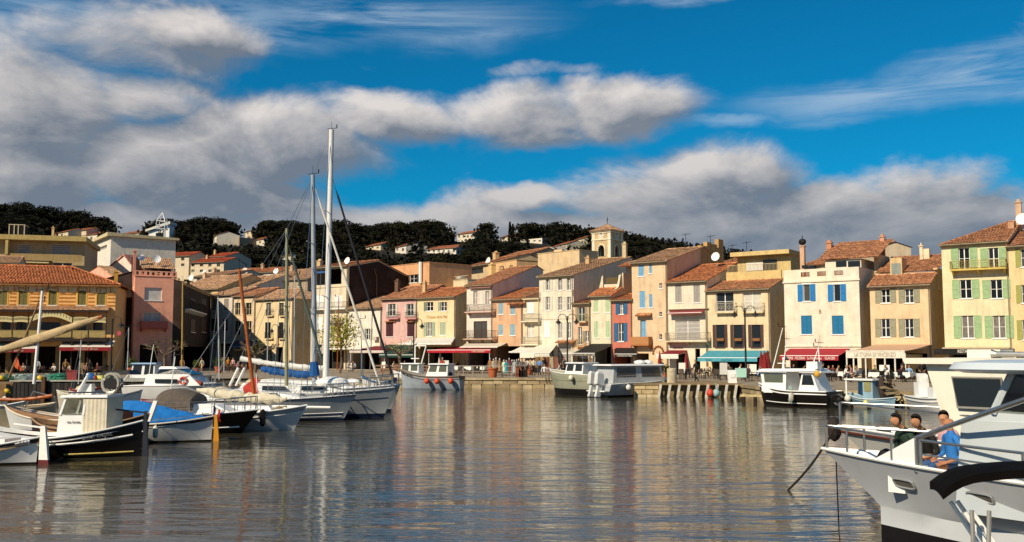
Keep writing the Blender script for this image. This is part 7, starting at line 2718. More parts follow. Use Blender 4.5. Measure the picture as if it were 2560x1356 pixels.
 for x in (L / 2 - 2.05, L / 2 - 3.5, L / 2 - 5.5):
  i = [k for k, r in enumerate(b.rows) if r[8][0] <= x][-1]
  fx = (x - b.rows[i][8][0]) / (b.rows[i + 1][8][0] - b.rows[i][8][0])
  c = Vector(b.rows[i][8]).lerp(Vector(b.rows[i + 1][8]), fx)
  c2 = Vector(b.rows[i][9]).lerp(Vector(b.rows[i + 1][9]), fx)
  du = (Vector(b.rows[i + 1][8]) - Vector(b.rows[i][8])).normalized()
  nn = du.cross(c2 - c).normalized()
  nn = nn if nn.y > 0 else -nn
  uu = nn.cross(du).normalized()
  c = (c + c2) / 2 + nn * .03
  rim = [c + du * (.22 * abs(cos(a)) ** .45 * (1 if cos(a) > 0 else -1)) + uu * (.085 * abs(sin(a)) ** .45 * (1 if sin(a) > 0 else -1)) for a in [2 * pi * k / 20 for k in range(20)]]
  q = MB()
  q.prism(rim, -nn * .09)
  q.mat(1)
  q.tube(rim + [rim[0]], .02, 5)
  q.build('porthole', [M('6a645c', .3), M('8d8f90', .4)], b.o)
 b.part('bow_gear', m_black, lambda q: (q.ball((L / 2 - 1.35, .1, 1.35), .2, .16, .28), q.box(L / 2 - 1.6, -.3, 1.3, L / 2 - 1.3, -.1, 1.5)))
 b.part('bow_locker', m_gel, lambda q: q.box(L / 2 - 1.9, -.5, .95, L / 2 - 1.6, .5, 1.35))
 # mooring rope from the bow of the nearest tour boat
 for (lb, a, c) in (('taut dark mooring rope from the tour boat bow down to the water', P(2092, 1064, 22.5), G(1970, 1226, 0)), ('thin slack mooring line hanging straight from the nearest tour boat bow', P(2090, 1142, 17.8), G(2097, 1310, 0))):
  q = MB()
  n = 10
  w = Vector(c) - Vector(a)
  q.tube([w * (k / n) + Vector((0, 0, -.12 * sin(pi * k / n))) for k in range(n + 1)], .028 if 'taut' in lb else .012, 6)
  o = q.build('mooring_rope', M('231a14', .9, .2), None, loc=a)
  tag(o, lb, 'rope')
 # passengers on the foredeck
 Mw = Matrix.Translation(b.mid) @ Matrix.Rotation(b.rz, 4, 'Z')
 for i, (px, py, Y, rz, kind, top, legs, hair, skin, lb) in enumerate([
   (2284, 1050, 17.5, radians(-75), 'sit_bow', '243a2c', '8a7a5c', '17110d', 'b07c58', 'seated passenger in dark green shirt looking down, leftmost on the tour boat'),
   (2324, 1056, 17.3, radians(-60), 'sit_bow', '17130f', '1c1a1c', '1a110c', 'b07c58', 'seated passenger in black shirt beside the one in green on the tour boat'),
   (2360, 1062, 17.9, radians(-40), 'sit_back', 'c89a98', '4a4a58', '20140e', 'b98763', 'seated passenger in pale pink top half hidden behind the blue shirt'),
   (2376, 1046, 16.7, radians(-85), 'sit_back', '2a72b8', '2f4f78', None, 'b07858', 'balding seated passenger in bright blue shirt seen from behind on the tour boat')]):
  hp = P(px, py, Y)
  foot = Vector((hp.x, hp.y, .87))
  person(lb, foot, rz, kind, top, legs, hair, skin, s=1.03)
  q = MB()
  q.box(-.24, -.28, -.05, .24, .22, .0)
  q.box(-.24, .20, 0, .24, .25, .42)
  for (a, c) in ((-.22, -.26), (.18, -.26), (-.22, .18), (.18, .18)):
   q.box(a, c, -.46, a + .04, c + .04, -.05)
  o = q.build('deck_chair', m_white, None, loc=foot + Vector((0, 0, .43)), rz=rz)
  tag(o, ('white deck chair under the passenger in dark green', 'white deck chair under the passenger in black', 'white deck chair under the passenger in pale pink', 'white deck chair under the passenger in bright blue')[i], 'chair')
 # ---- black bimini of a small boat just below the frame
 c = P(2480, 1215, 9.0)
 o = thing('motor_boat', 'small boat at the lower right edge with black bimini canopy on white tubes', 'boat', (c.x + .30, c.y - .1, 0), radians(-14))
 q = MB()
 rings = []
 n = 12
 ztop = c.z
 prof = []
 for i in range(21):
  f = i / 20
  x = -.80 + 1.75 * f
  zc = .17 * sin(pi * (.10 + .8 * f)) - .10 * max(0, 1 - f * 6) ** 2
  rings.append([(x, -.34 + .68 * k / n, ztop + .03 + zc + .03 * sin(pi * k / n)) for k in range(n + 1)])
 up = rings
 low = [[(x, y * .98, z - .075) for x, y, z in r] for r in rings]
 for a, fl in ((up, 0), (low, 1)):
  for i in range(20):
   for k in range(n):
    f = [a[i][k], a[i + 1][k], a[i + 1][k + 1], a[i][k + 1]]
    q.face(f[::-1] if fl else f)
 for i in range(20):
  for k in (0, n):
   q.face([up[i][k], up[i + 1][k], low[i + 1][k], low[i][k]])
 for i in (0, 20):
  for k in range(n):
   q.face([up[i][k], up[i][k + 1], low[i][k + 1], low[i][k]])
 q.build('bimini_canopy', M('0c0908', .9, .2, 6, kind='cloth', bump=.4, spec=.1), o, smooth=True)
 for y in (-.32, .32):
  q = MB()
  q.tube([(-.62, y, ztop - .2), (-.2, y * 1.05, ztop - .9), (.15, y * 1.1, .75)], .022, 7)
  q.tube([(-.55, y + .06, ztop - .2), (-.10, y * 1.05 + .06, ztop - .9), (.25, y * 1.1, .75)], .022, 7)
  q.tube([(.85, y, ztop - .15), (.3, y * 1.1, .75)], .02, 7)
  q.build('canopy_tube', m_white, o, smooth=True)
 q = MB()
 q.tube([(-.6, -.5, ztop - .15), (-.6, -.52, ztop - .75), (-.5, -.52, ztop - .82), (-.46, -.5, ztop - .15)], .02, 6)
 q.build('strap', M('8a8880', .6), o)
 rings = []
 for i in range(12):
  t = i / 11
  x = -2.2 + 4.2 * t
  hb = .95 * (1 - max(0, (-x - .2) / 2.0) ** 2.2) if x < -.2 else .95
  hb = max(hb, .02)
  rings.append([(x, hb * g, z) for g, z in ((-.6, -.3), (-.9, .2), (-1, .72), (-.9, .74), (-.85, .45), (.85, .45), (.9, .74), (1, .72), (.9, .2), (.6, -.3))])
 q = MB()
 q.loft(rings)
 q.build('hull', HW, o, smooth=True)
tour_boats()
# ---------------------------------------------------------------- on and along the quay
def gq(px, py):
 return G(px, py, QZ)
def at(px, Y, z=QZ):
 return wat(px, Y, z)
def jetty():
 Y0, Y1 = 70.6, 77.2
 xa, xb = 8.95, 16.5
 o = thing('stone_jetty', 'pale stone jetty with a row of leaning white fender posts', 'jetty', (xa, Y0, 0))
 W = xb - xa
 q = MB()
 q.box(.06, .14, -1.5, 1.8, Y1 - Y0, QZ - .02)
 q.box(1.8, .45, -1.5, W - .06, Y1 - Y0, QZ - .02)
 q.box(-.08, -.04, QZ - .02, W + .05, Y1 - Y0, QZ + .10)
 q.build('core', M('8f7a58', .9, .2, 1.5, kind='stone', bump=.5), o)
 r = random.Random(5)
 ms = [M('c8b084', .9, .15, 2, kind='stone', bump=.6), M('b59b70', .9, .15, 2, kind='stone', bump=.6), M('d0bc94', .9, .12, 2, kind='stone', bump=.6)]
 for side in (0, 1):
  for row in range(3):
   x = 0.0
   lim = 1.85 if side == 0 else Y1 - Y0
   while x < lim - .1:
    w = min(r.uniform(.5, 1.1), lim - x)
    e = .02
    d = r.uniform(-.03, .03)
    z = -.1 + row * .33
    q = MB()
    if side == 0:
     q.hexa([(x + e, d, z + e), (x + w - e, d, z + e), (x + w - e, .2, z + e), (x + e, .2, z + e), (x + e, d + .02, z + .33 - e), (x + w - e, d + .02, z + .33 - e), (x + w - e, .2, z + .33 - e), (x + e, .2, z + .33 - e)])
    else:
     q.hexa([(d, x + e, z + e), (.2, x + e, z + e), (.2, x + w - e, z + e), (d, x + w - e, z + e), (d + .02, x + e, z + .33 - e), (.2, x + e, z + .33 - e), (.2, x + w - e, z + .33 - e), (d + .02, x + w - e, z + .33 - e)])
    q.build('stone', ms[r.randrange(3)], o)
    x += w
 for k in range(9):
  px = 1646 + k * 23.5
  x = (px - CX) / F * Y0 - xa
  q = MB()
  q.hexa([(x - .22, -.24, -.3), (x - .06, -.24, -.3), (x - .06, -.08, -.3), (x - .22, -.08, -.3), (x, -.22, QZ + .02), (x + .16, -.22, QZ + .02), (x + .16, -.06, QZ + .02), (x, -.06, QZ + .02)])
  q.build('fender_post', M('dcd4c2', .8, .25, 4, kind='wood'), o)
 c = at(1677, 72.5, QZ + .1)
 q = MB()
 q.lathe((0, 0, 0), [(.36, 0), (.36, 1.0), (.33, 1.06), (.05, 1.08)], 14)
 tag(q.build('stone_bollard', M('c8bca0', .9, .15, kind='stone', bump=.4), None, loc=c), 'thick round stone bollard standing on the jetty', 'bollard')
 for px, col, lb in ((1772, 'c8402c', 'red ball buoy hanging among the jetty fender posts'), (1787, '8fb4ac', 'pale teal ball buoy hanging beside the red one')):
  p = wat(px, 70.0, .32)
  q = MB()
  q.ball((0, 0, 0), .27, .27, .30, 12, 8)
  q.tube([(0, 0, .25), (0, .3, .75)], .02, 4)
  tag(q.build('buoy', M(col, .5, .1), None, smooth=True, loc=p), lb, 'buoy')
 for px0, px1, Y, lb in ((1846, 1915, 62.3, 'yellowed timber landing beam between jetty and black hulled boat'), (2062, 2120, 58.9, 'timber landing beam left of the pale blue boat'), (2224, 2300, 57.3, 'timber landing beam right of the pale blue boat')):
  a, b = wat(px0, Y, .42), wat(px1, Y - .8, .42)
  L = (b - a).length
  o = thing('landing_stage', lb, 'landing stage', a, atan2((b - a).y, (b - a).x))
  q = MB()
  q.box(0, 0, 0, L, .35, .14)
  q.build('beam', M('c8b480', .8, .2, 4, kind='wood'), o)
  for k in range(3):
   q = MB()
   q.box(.1 + (L - .3) * k / 2, .05, -1.2, .28 + (L - .3) * k / 2, .3, 0)
   q.build('pile', M('2a1c14', .9), o)
 for px, py, Y, lb in ((1828, 968, 71.6, 'white mooring terminal box at the jetty end'), (2302, 962, 60.5, 'white mooring terminal box right of the pale blue boat')):
  q = MB()
  q.hexa([(-.3, -.18, 0), (.3, -.18, 0), (.3, .18, 0), (-.3, .18, 0), (-.36, -.14, .95), (.24, -.14, .95), (.24, .18, 1.05), (-.36, .18, 1.05)])
  q.box(-.2, -.2, .5, .14, -.165, .8)
  tag(q.build('terminal_box', m_white, None, loc=wat(px, Y, QZ)), lb, 'box')
jetty()
def lamp(px, Y, top, arms, lb):
 z1 = zof(top, Y) - QZ
 o = thing('street_lamp', lb, 'lamp', at(px, Y), radians(-20))
 q = MB()
 q.lathe((0, 0, 0), [(.22, 0), (.2, .5), (.12, .7), (.09, 1.2), (.07, z1 - .8), (.05, z1 - .3)], 8)
 q.ball((0, 0, z1 - .25), .08)
 q.build('pole', m_iron, o, smooth=True)
 for sg in arms:
  q = MB()
  R = .42
  pts = [(0, 0, z1 - .9), (sg * .1, 0, z1 - .4)]
  pts += [(sg * (.1 + R - R * cos(t)), 0, z1 - .4 + R * sin(t)) for t in [pi * k / 8 for k in range(1, 9)]]
  q.tube(pts, .035, 6)
  ex = sg * (.1 + 2 * R)
  q.build('arm', m_iron, o)
  q = MB()
  q.lathe((ex, 0, z1 - .85), [(.30, 0), (.24, .12), (.10, .22), (.06, .4)], 10)
  la = q.build('lantern', m_iron, o, smooth=True)
  q = MB()
  q.ball((ex, 0, z1 - .9), .15, .15, .14, 8, 6)
  q.build('globe', M('b8b0a0', .3), la, smooth=True)
lamp(1418, 96, 786, (-1, 1), 'double armed iron street lamp in front of the tall white house')
lamp(1862, 88, 766, (-1, 1), 'double armed iron street lamp before the turquoise awning')
lamp(1035, 101, 798, (1,), 'single armed iron street lamp before the pale yellow lettered house')
lamp(282, 84, 792, (1,), 'dark street lamp at the right end of the ochre hotel')
lamp(697, 118, 812, (-1, 1), 'lantern post before the pale yellow corner house')
def railings():
 a, b = at(1112, 93.0), at(1280, 91.0)
 L = (b - a).length
 o = thing('quay_railing', 'grey metal railing along the quay edge below the red awning', 'railing', a, atan2((b - a).y, (b - a).x))
 n = 7
 for k in range(n + 1):
  q = MB()
  q.box(L * k / n - .04, -.04, 0, L * k / n + .04, .04, 1.05)
  q.build('post', M('8f8478', .6), o)
 q = MB()
 for z in (.55, 1.05):
  q.tube([(0, 0, z), (L, 0, z)], .03, 6)
 q.build('rail', M('a89c8c', .5), o)
 a, b = at(940, 97), at(1105, 95)
 L = (b - a).length
 o = thing('quay_railing', 'brown wooden terrace fence below the dark green awning', 'railing', a, atan2((b - a).y, (b - a).x))
 for k in range(10):
  q = MB()
  q.box(L * k / 9 - .05, -.05, 0, L * k / 9 + .05, .05, 1.0)
  q.build('post', M('7a5a44', .8), o)
 q = MB()
 for z in (.3, .65, .95):
  q.box(0, -.03, z, L, .03, z + .12)
 q.build('rail', M('8a6a50', .8), o)
 a, b = at(340, 93), at(470, 95)
 L = (b - a).length
 q = MB()
 q.box(0, 0, 0, L, .4, .85)
 q.box(-.05, -.06, .85, L + .05, .46, .97)
 tag(q.build('low_wall', M('8a7452', .9, .2, kind='stone', bump=.5), None, loc=a, rz=atan2((b - a).y, (b - a).x)), 'low tan stone wall before the pink tower house', 'wall')
railings()
def foliage(c, r, n, seed, leaf, mat, name, parent, zs=1.0, hollow=.5):
 rr = random.Random(seed)
 q = MB()
 for i in range(n):
  v = Vector((rr.gauss(0, 1), rr.gauss(0, 1), rr.gauss(0, 1))).normalized() * r * (hollow + (1 - hollow) * rr.random())
  p = Vector(c) + Vector((v.x, v.y, v.z * zs))
  a = Vector((rr.gauss(0, 1), rr.gauss(0, 1), rr.gauss(0, 1))).normalized()
  b = a.cross(Vector((rr.gauss(0, 1), rr.gauss(0, 1), rr.gauss(0, 1)))).normalized()
  s = leaf * rr.uniform(.6, 1.3)
  q.face([p - a * s, p - b * s * .6, p + a * s, p + b * s * .6])
 return q.build(name, mat, parent)
LG = leafmat('2e3a12', '55601e', 'plant_leaves')
SPR = leafmat('8f8f2c', 'b4b04c', 'spring_leaves')
BARE = M('6a5a48', .9, .2, 5)
def branches(q, p, d, l, r, depth, rr):
 e = p + d * l
 q.tube([p, p + d * l * .5 + Vector((rr.uniform(-.05, .05) * l, rr.uniform(-.05, .05) * l, 0)), e], [r, r * .8, r * .62], 5)
 if depth == 0:
  return
 for k in range(3 if depth > 1 else 4):
  nd = (d + Vector((rr.gauss(0, .55), rr.gauss(0, .55), rr.gauss(.1, .3)))).normalized()
  branches(q, e, nd, l * rr.uniform(.55, .75), r * .6, depth - 1, rr)
def trees():
 o = thing('spring_tree', 'tree with fresh yellow green leaves before the tall white house', 'tree', at(852, 108))
 rr = random.Random(2)
 q = MB()
 branches(q, Vector((0, 0, 0)), Vector((.03, 0, 1)), 2.6, .16, 4, rr)
 q.build('trunk', BARE, o)
 foliage((0, 0, 4.6), 2.7, 1500, 3, .13, SPR, 'crown', o, .85, .25)
 for px, Y, lb, sd in ((641, 112, 'bare pollarded plane tree before the sandy house', 5), (415, 108, 'bare pollarded tree in the shadow beside the pink tower house', 6), (1000, 112, 'small bare tree by the dark green awning', 8)):
  o = thing('bare_tree', lb, 'tree', at(px, Y))
  rr = random.Random(sd)
  q = MB()
  q.tube([(0, 0, 0), (.05, 0, 1.0), (0, 0, 2.1)], [.22, .18, .2], 7)
  for k in range(6):
   a = k * pi / 3 + rr.uniform(-.3, .3)
   branches(q, Vector((0, 0, 2.0)), Vector((cos(a), sin(a), .55)).normalized(), 1.3, .09, 2, rr)
  q.build('trunk', BARE, o)
  foliage((0, 0, 3.2), 1.7, 90, sd, .09, SPR if sd != 6 else LG, 'crown', o, .6, .5)
trees()
def pot(px, py, r, h, lb, plant=True, seed=1, col='b05f38', Y=None):
 p = gq(px, py)
 o = thing('flower_pot', lb, 'pot', p)
 q = MB()
 q.lathe((0, 0, 0), [(r * .68, 0), (r * .95, h * .85), (r * 1.08, h * .86), (r * 1.08, h), (r * .9, h), (r * .85, h * .9)], 14)
 q.build('pot', M(col, .8, .15, 5), o, smooth=True)
 if plant:
  foliage((0, 0, h + r * 1.2), r * 1.5, 240, seed, .10, LG, 'foliage', o, .9, .2)
 else:
  q = MB()
  q.lathe((0, 0, h * .86), [(r * .88, 0), (r * .3, .04)], 10)
  q.build('soil', M('2c2018', .95), o)
pot(1232, 944, .5, .9, 'large empty terracotta pot behind the quay railing', False)
pot(1322, 938, .38, .6, 'terracotta pot beside the market crowd', False)
pot(328, 938, .45, .75, 'potted green shrub in terracotta pot near the ochre hotel', True, 3)
pot(546, 934, .45, .75, 'potted shrub in terracotta pot before the white shadowed house', True, 4)
pot(492, 931, .4, .5, 'potted dark shrub left of the white shadowed house', True, 5)
pot(1664, 946, .3, .5, 'small potted plant beside the red and white awning', True, 7)
for i, (px, py) in enumerate(((1300, 943), (1308, 943))):
 q = MB()
 q.box(-.42, -.35, 0, .42, .35, .95)
 q.box(-.46, -.39, .95, .46, .39, 1.02)
 tag(q.build('litter_bin', M(('8a4a2c', '1c1512')[i], .8, .2, kind='wood'), None, loc=gq(px, py)), ('brown wooden bin by the market crowd', 'black bin touching the brown wooden bin')[i], 'bin')
# --- chairs and tables
PROTO = {}
def chair(p, rz, col, lb, group):
 k = ('chair', col)
 if k not in PROTO:
  o = thing('chair', lb, 'chair', p, rz, group)
  m = M(col, .7, .15)
  q = MB()
  q.box(-.21, -.21, .43, .21, .21, .47)
  q.build('seat', m, o)
  q = MB()
  q.hexa([(-.21, .19, .52), (.21, .19, .52), (.21, .22, .52), (-.21, .22, .52), (-.2, .25, .9), (.2, .25, .9), (.2, .28, .9), (-.2, .28, .9)])
  q.build('backrest', m, o)
  for x in (-.2, .17):
   for y in (-.2, .17):
    q = MB()
    q.box(x, y, 0, x + .03, y + .03, .43 if y < 0 else .55)
    q.build('leg', m, o)
  PROTO[k] = o
  return o
 o = copytree(PROTO[k], None, lb)
 o.location = p
 o.rotation_euler.z = rz
 o['group'] = group
 return o
def table(p, rz, cloth, lb, group, w=.8, l=.8):
 k = ('table', cloth, w, l)
 if k not in PROTO:
  o = thing('table', lb, 'table', p, rz, group)
  q = MB()
  q.box(-l / 2, -w / 2, .70, l / 2, w / 2, .74)
  q.build('tabletop', M('3a2a20', .6), o)
  q = MB()
  q.lathe((0, 0, 0), [(.24, 0), (.05, .04), (.035, .06), (.035, .70)], 8)
  q.build('leg', m_iron, o)
  if cloth:
   q = MB()
   n = 6
   rr = random.Random(4)
   for (ax, ay, bx, by) in ((-1, -1, 1, -1), (1, -1, 1, 1), (1, 1, -1, 1), (-1, 1, -1, -1)):
    for i in range(n):
     f0, f1 = i / n, (i + 1) / n
     a = Vector(((ax + (bx - ax) * f0) * (l / 2 + .02), (ay + (by - ay) * f0) * (w / 2 + .02), 0))
     b = Vector(((ax + (bx - ax) * f1) * (l / 2 + .02), (ay + (by - ay) * f1) * (w / 2 + .02), 0))
     d0, d1 = .40 + .06 * sin(i * 2.2), .40 + .06 * sin((i + 1) * 2.2)
     q.face([a * 1.05 + Vector((0, 0, d0)), b * 1.05 + Vector((0, 0, d1)), b + Vector((0, 0, .755)), a + Vector((0, 0, .755))])
   q.face([(-l / 2 - .02, -w / 2 - .02, .755), (l / 2 + .02, -w / 2 - .02, .755), (l / 2 + .02, w / 2 + .02, .755), (-l / 2 - .02, w / 2 + .02, .755)])
   q.build('tablecloth', M(cloth, .85, .05, 5, kind='cloth'), o)
  PROTO[k] = o
  return o
 o = copytree(PROTO[k], None, lb)
 o.location = p
 o.rotation_euler.z = rz
 o['group'] = group
 return o
def terraces():
 r = random.Random(21)
 spec = [  # name of terrace, rows of (px, py), cloth, chair colour, chairs per table
  ('under the red creperie awning', [(1990, 948), (2030, 950), (2072, 951), (1975, 941), (2050, 942), (2095, 944)], None, '2a1c16', 4),
  ('under the cream pergola', [(2122, 953), (2195, 955), (2262, 955), (2160, 946), (2230, 947), (2285, 947)], 'e8e4da', '17120f', 4),
  ('under the turquoise awning', [(1762, 947), (1800, 949), (1838, 951), (1880, 953), (1780, 941), (1826, 943), (1872, 944)], None, '4a4038', 3),
  ('by the red and white awning', [(1690, 948), (1715, 949), (1735, 945)], None, '5a4a40', 3),
  ('under the long red awning', [(1150, 926), (1182, 926), (1214, 926), (1246, 926), (1140, 933), (1175, 934), (1208, 934)], 'e4dfd2', '3a2c24', 3),
  ('under the dark green awning', [(968, 928), (1000, 928), (1030, 929)], None, '8a6244', 3),
  ('under the hotel awnings', [(24, 936), (66, 937), (108, 937), (160, 938), (200, 938), (242, 938), (262, 933)], None, '2c1a14', 3),
  ('before the sandy house', [(575, 928), (600, 929), (628, 929), (655, 930), (690, 929)], None, '6a4a38', 3),
  ('under the black fascia of the green shuttered house', [(2336, 958), (2375, 956), (2410, 956)], None, '6a5038', 3)]
 for nm, pts, cloth, cc, n in spec:
  for i, (px, py) in enumerate(pts):
   p = gq(px, py)
   rz = r.uniform(-.9, -.4)
   table(p, rz, cloth, ('white clothed' if cloth else 'small dark') + ' restaurant table ' + nm, 'tables ' + nm, 1.1 if cloth else .7, 1.3 if cloth else .7)
   for k in range(n):
    a = rz + k * 2 * pi / n + .3 + r.uniform(-.2, .2)
    d = .85 if cloth else .68
    chair(p + Vector((cos(a) * d, sin(a) * d, 0)), a - pi / 2 + r.uniform(-.2, .2), cc, 'dark slim chair at the tables ' + nm if cc < '5' else 'light brown chair at the tables ' + nm, 'chairs ' + nm)
 # closed parasols
 for i, (px, py, c, lb) in enumerate(((1904, 950, '7a1c1c', 'closed red parasol, left of three by the turquoise awning'), (1912, 952, '841e1e', 'closed red parasol, middle of three by the turquoise awning'), (1920, 951, '7a1a1c', 'closed red parasol, right of three by the turquoise awning'), (1650, 947, '7a1c1c', 'closed red parasol left of the red and white awning'), (1716, 944, '7e2224', 'closed red parasol right of the red and white awning'), (1158, 928, 'c8c4b8', 'closed pale parasol under the long red awning'), (1100, 930, 'c4bfb2', 'closed pale parasol left of the long red awning'))):
  o = thing('parasol', lb, 'parasol', gq(px, py), .3 * i)
  q = MB()
  q.tube([(0, 0, 0), (0, 0, 2.5)], .03, 6)
  q.build('pole', M('4a3424', .6), o)
  q = MB()
  n = 12
  q.loft([[(rr * (1 + .25 * (k % 2)) * cos(2 * pi * k / n), rr * (1 + .25 * (k % 2)) * sin(2 * pi * k / n), z) for k in range(n)] for rr, z in ((.20, .75), (.19, 1.1), (.13, 1.7), (.07, 2.2), (.02, 2.5))])
  q.build('folded_canopy', M(c, .85, .12, 5, kind='cloth'), o)
 # menu boards
 for px, py, w, h, c, lb in ((1809, 953, .62, 1.5, 'b8b4ac', 'tall grey menu board before the turquoise awning'), (1880, 948, .8, 1.3, 'd8d4c8', 'white menu board right of the street lamp'), (1705, 946, .62, 1.4, 'd4d0c4', 'white menu board under the red and white awning'), (2212, 952, .8, 1.3, 'dcd8cc', 'white menu stand before the cream pergola'), (1852, 956, .9, 1.1, '8fb8a8', 'pale green folding board at the quay edge'), (958, 930, .5, 1.2, 'dcd8cc', 'white menu board below the dark green awning'), (1112, 938, .8, 1.5, 'd0ccc0', 'white slanted sign at the left end of the quay railing')):
  o = thing('menu_board', lb, 'sign', gq(px, py), -.4)
  q = MB()
  q.hexa([(-w / 2, -.02, h * .35), (w / 2, -.02, h * .35), (w / 2, .02, h * .35), (-w / 2, .02, h * .35), (-w / 2, .10, h), (w / 2, .10, h), (w / 2, .14, h), (-w / 2, .14, h)])
  q.build('panel', M(c, .6, .05), o)
  for x in (-w / 2 + .03, w / 2 - .07):
   q = MB()
   q.box(x, .0, 0, x + .04, .05, h * .36)
   q.build('leg', m_iron, o)
terraces()
def crowd():
 g = 'market'
 A = [  # px, py feet, facing deg, pose, top, legs, hair, label
  (1741, 957, -60, 'walk', '17130f', '16120f', '8a7a6a', 'walking person in black coat before the turquoise awning'),
  (1655, 948, 30, 'stand', '1c1816', '2a2422', '20150f', 'standing person in black beside the left red parasol'),
  (1894, 955, 90, 'sit_lean', '8fa4c4', '20242e', '6a5a4c', 'seated person in pale blue shirt by the three red parasols'),
  (1306, 945, 20, 'stand', '6a5e58', '1a1614', '3a2a20', 'person in grey with pink bag near the brown bin'),
  (1318, 938, 160, 'stand_hip', 'd2ccc0', '2a2420', '20150f', 'person in white top at the clothes stall'),
  (1326, 937, 200, 'stand', 'c8a468', '8a5a50', '2a1a12', 'person in mustard top at the clothes stall'),
  (1334, 941, 180, 'walk', 'cfc4b0', '1a1614', '20150f', 'person in cream top with black backpack at the market'),
  (1349, 940, 170, 'stand_hip', '5f94d0', '1c2434', '4a3424', 'person in sky blue shirt with hands on hips'),
  (1340, 934, 120, 'stand', 'c4bca8', '26201c', '1c120d', 'person in pale top behind the sky blue shirt'),
  (1360, 936, 190, 'stand', '1a1412', '17120f', '140d0a', 'person in black beside the sky blue shirt'),
  (1361, 946, -10, 'sit_back', 'd6d0c6', '8a7a68', '3a281c', 'person in white shirt seated on the quay edge'),
  (1373, 946, 10, 'sit_bow', 'b89a94', '6a5a54', '4a3424', 'person in dusty pink seated right of the white shirt'),
  (1381, 935, 0, 'stand', 'dcd8ce', 'c8c0b0', '6a5a4a', 'standing person all in white before the shop pier'),
  (1386, 932, 40, 'walk', '2a221e', '1a1614', '17100c', 'person in dark clothes beside the one all in white'),
  (1410, 936, 60, 'stand', '8a7468', '20242e', 'b03030', 'person with red cap left of the street lamp'),
  (1396, 938, 80, 'sit_lean', '17130f', '1a1614', '17100c', 'seated person in black near the street lamp'),
  (1402, 939, 260, 'sit_lean', 'c8c0b0', '3a3430', '4a3424', 'seated person in beige near the street lamp'),
  (2110, 956, 80, 'sit_lean', 'd8d4cc', '2a2a30', '8a7a70', 'diner in white shirt at the left pergola post'),
  (2134, 954, 250, 'sit_lean', 'a8746c', '2a2420', '4a2c1c', 'diner in reddish top opposite the white shirt'),
  (2142, 957, 240, 'sit_back', '8a8074', '3a3430', '6a5a48', 'diner in grey beige right of the reddish top'),
  (2068, 955, 20, 'sit_lean', '2a201c', '1a1614', 'a8844c', 'blonde diner under the red creperie awning'),
  (2090, 952, 60, 'sit_lean', 'b09a84', '2a2420', '3a281c', 'diner in tan beside the blonde under the red awning'),
  (2083, 948, 0, 'sit_back', '6a3a34', '2a2420', '2a1a12', 'diner in dark red under the red awning'),
  (2306, 958, -20, 'stand_hip', '16120f', '17130f', '4a2c1c', 'standing waiter in black at the right end of the pergola'),
  (2328, 960, 60, 'sit_lean', '3a2a24', '2a2420', '5a3a24', 'seated person with brown hair beside the white terminal box'),
  (2342, 959, -60, 'sit_back', '6a4a3c', '2a2420', '3a2418', 'seated person in brown right of the brown haired one'),
  (2260, 950, 0, 'stand', '241c18', '1a1614', '2a1a12', 'waiter in dark clothes inside the pergola'),
  (570, 933, 30, 'stand', 'c8842c', '4a3a30', '6a4a34', 'person in orange jacket by the leaning varnished mast'),
  (582, 931, -20, 'stand', 'c49a98', '2a2420', '3a2418', 'person in pink right of the orange jacket'),
  (592, 931, 50, 'sit_lean', 'b87c80', '2a2420', '20150f', 'seated person in rose right of the one in pink'),
  (556, 931, 70, 'stand', 'd2ccc4', '2a3a5a', '3a2418', 'person in white left of the orange jacket'),
  (610, 932, 0, 'stand', '3a3430', '20242e', '20150f', 'person in dark jacket before the sandy house'),
  (455, 930, 20, 'stand', 'c89a68', '3a2a24', '2a1a12', 'person in tan by the yellow mast'),
  (505, 932, -30, 'walk', 'cfc0a8', 'b89a78', '3a2418', 'person in cream walking before the shaded house'),
  (93, 940, 10, 'stand', 'd6d4cc', '1a1614', '20150f', 'waiter in white shirt under the left hotel awning'),
  (137, 941, -20, 'sit_lean', 'cfc8bc', '2a2420', '3a2418', 'diner in pale shirt between the hotel awnings'),
  (131, 939, 60, 'sit_lean', '2a201c', '1a1614', '17100c', 'diner in black between the hotel awnings'),
  (163, 943, 20, 'stand', '8a6a34', '20242e', '3a2418', 'standing person in mustard before the right hotel awning'),
  (176, 939, -40, 'sit_lean', 'd0a890', '3a2a24', '8a7a6c', 'grey haired diner in pale pink under the right hotel awning'),
  (215, 940, 30, 'sit_lean', 'b08a78', '2a2420', '2a1a12', 'diner in dusty pink at the middle of the right hotel awning'),
  (223, 943, 180, 'stand', '1a1512', '17120f', '17100c', 'standing waiter in black before the right hotel awning'),
  (243, 939, -60, 'sit_back', '6a1c1c', '2a2420', '2a1a12', 'diner in dark red at the right hotel awning'),
  (60, 940, 0, 'sit_lean', 'a89a8a', '2a2420', '2a1a12', 'diner in grey under the left hotel awning'),
  (870, 931, 40, 'sit_lean', 'c8c4bc', '3a3a44', '8a7a6a', 'person in white sitting left of the maroon awning'),
  (890, 930, -50, 'sit_bow', '9aa0a8', '3a3a44', '4a3424', 'person in pale grey sitting beneath the maroon awning'),
  (1106, 940, 0, 'stand', 'b03030', '3a3a44', 'd8d0c8', 'person in red vest behind the grey fishing boat'),
  (1480, 944, 30, 'stand', '20242a', '17130f', '17100c', 'person in dark clothes behind the grey green boat'),
  (1530, 945, -20, 'sit_lean', 'c8a898', '3a3430', '3a2418', 'seated person in peach under the black coral house awning'),
  (1544, 945, 60, 'sit_lean', '8f98a8', '2a2a34', '2a1a12', 'seated person in grey blue under the black coral house awning'),
  (2058, 968, 90, 'stand', '2a2622', '20242e', '2a1a12', 'person standing at the quay edge behind the black hulled boat')]
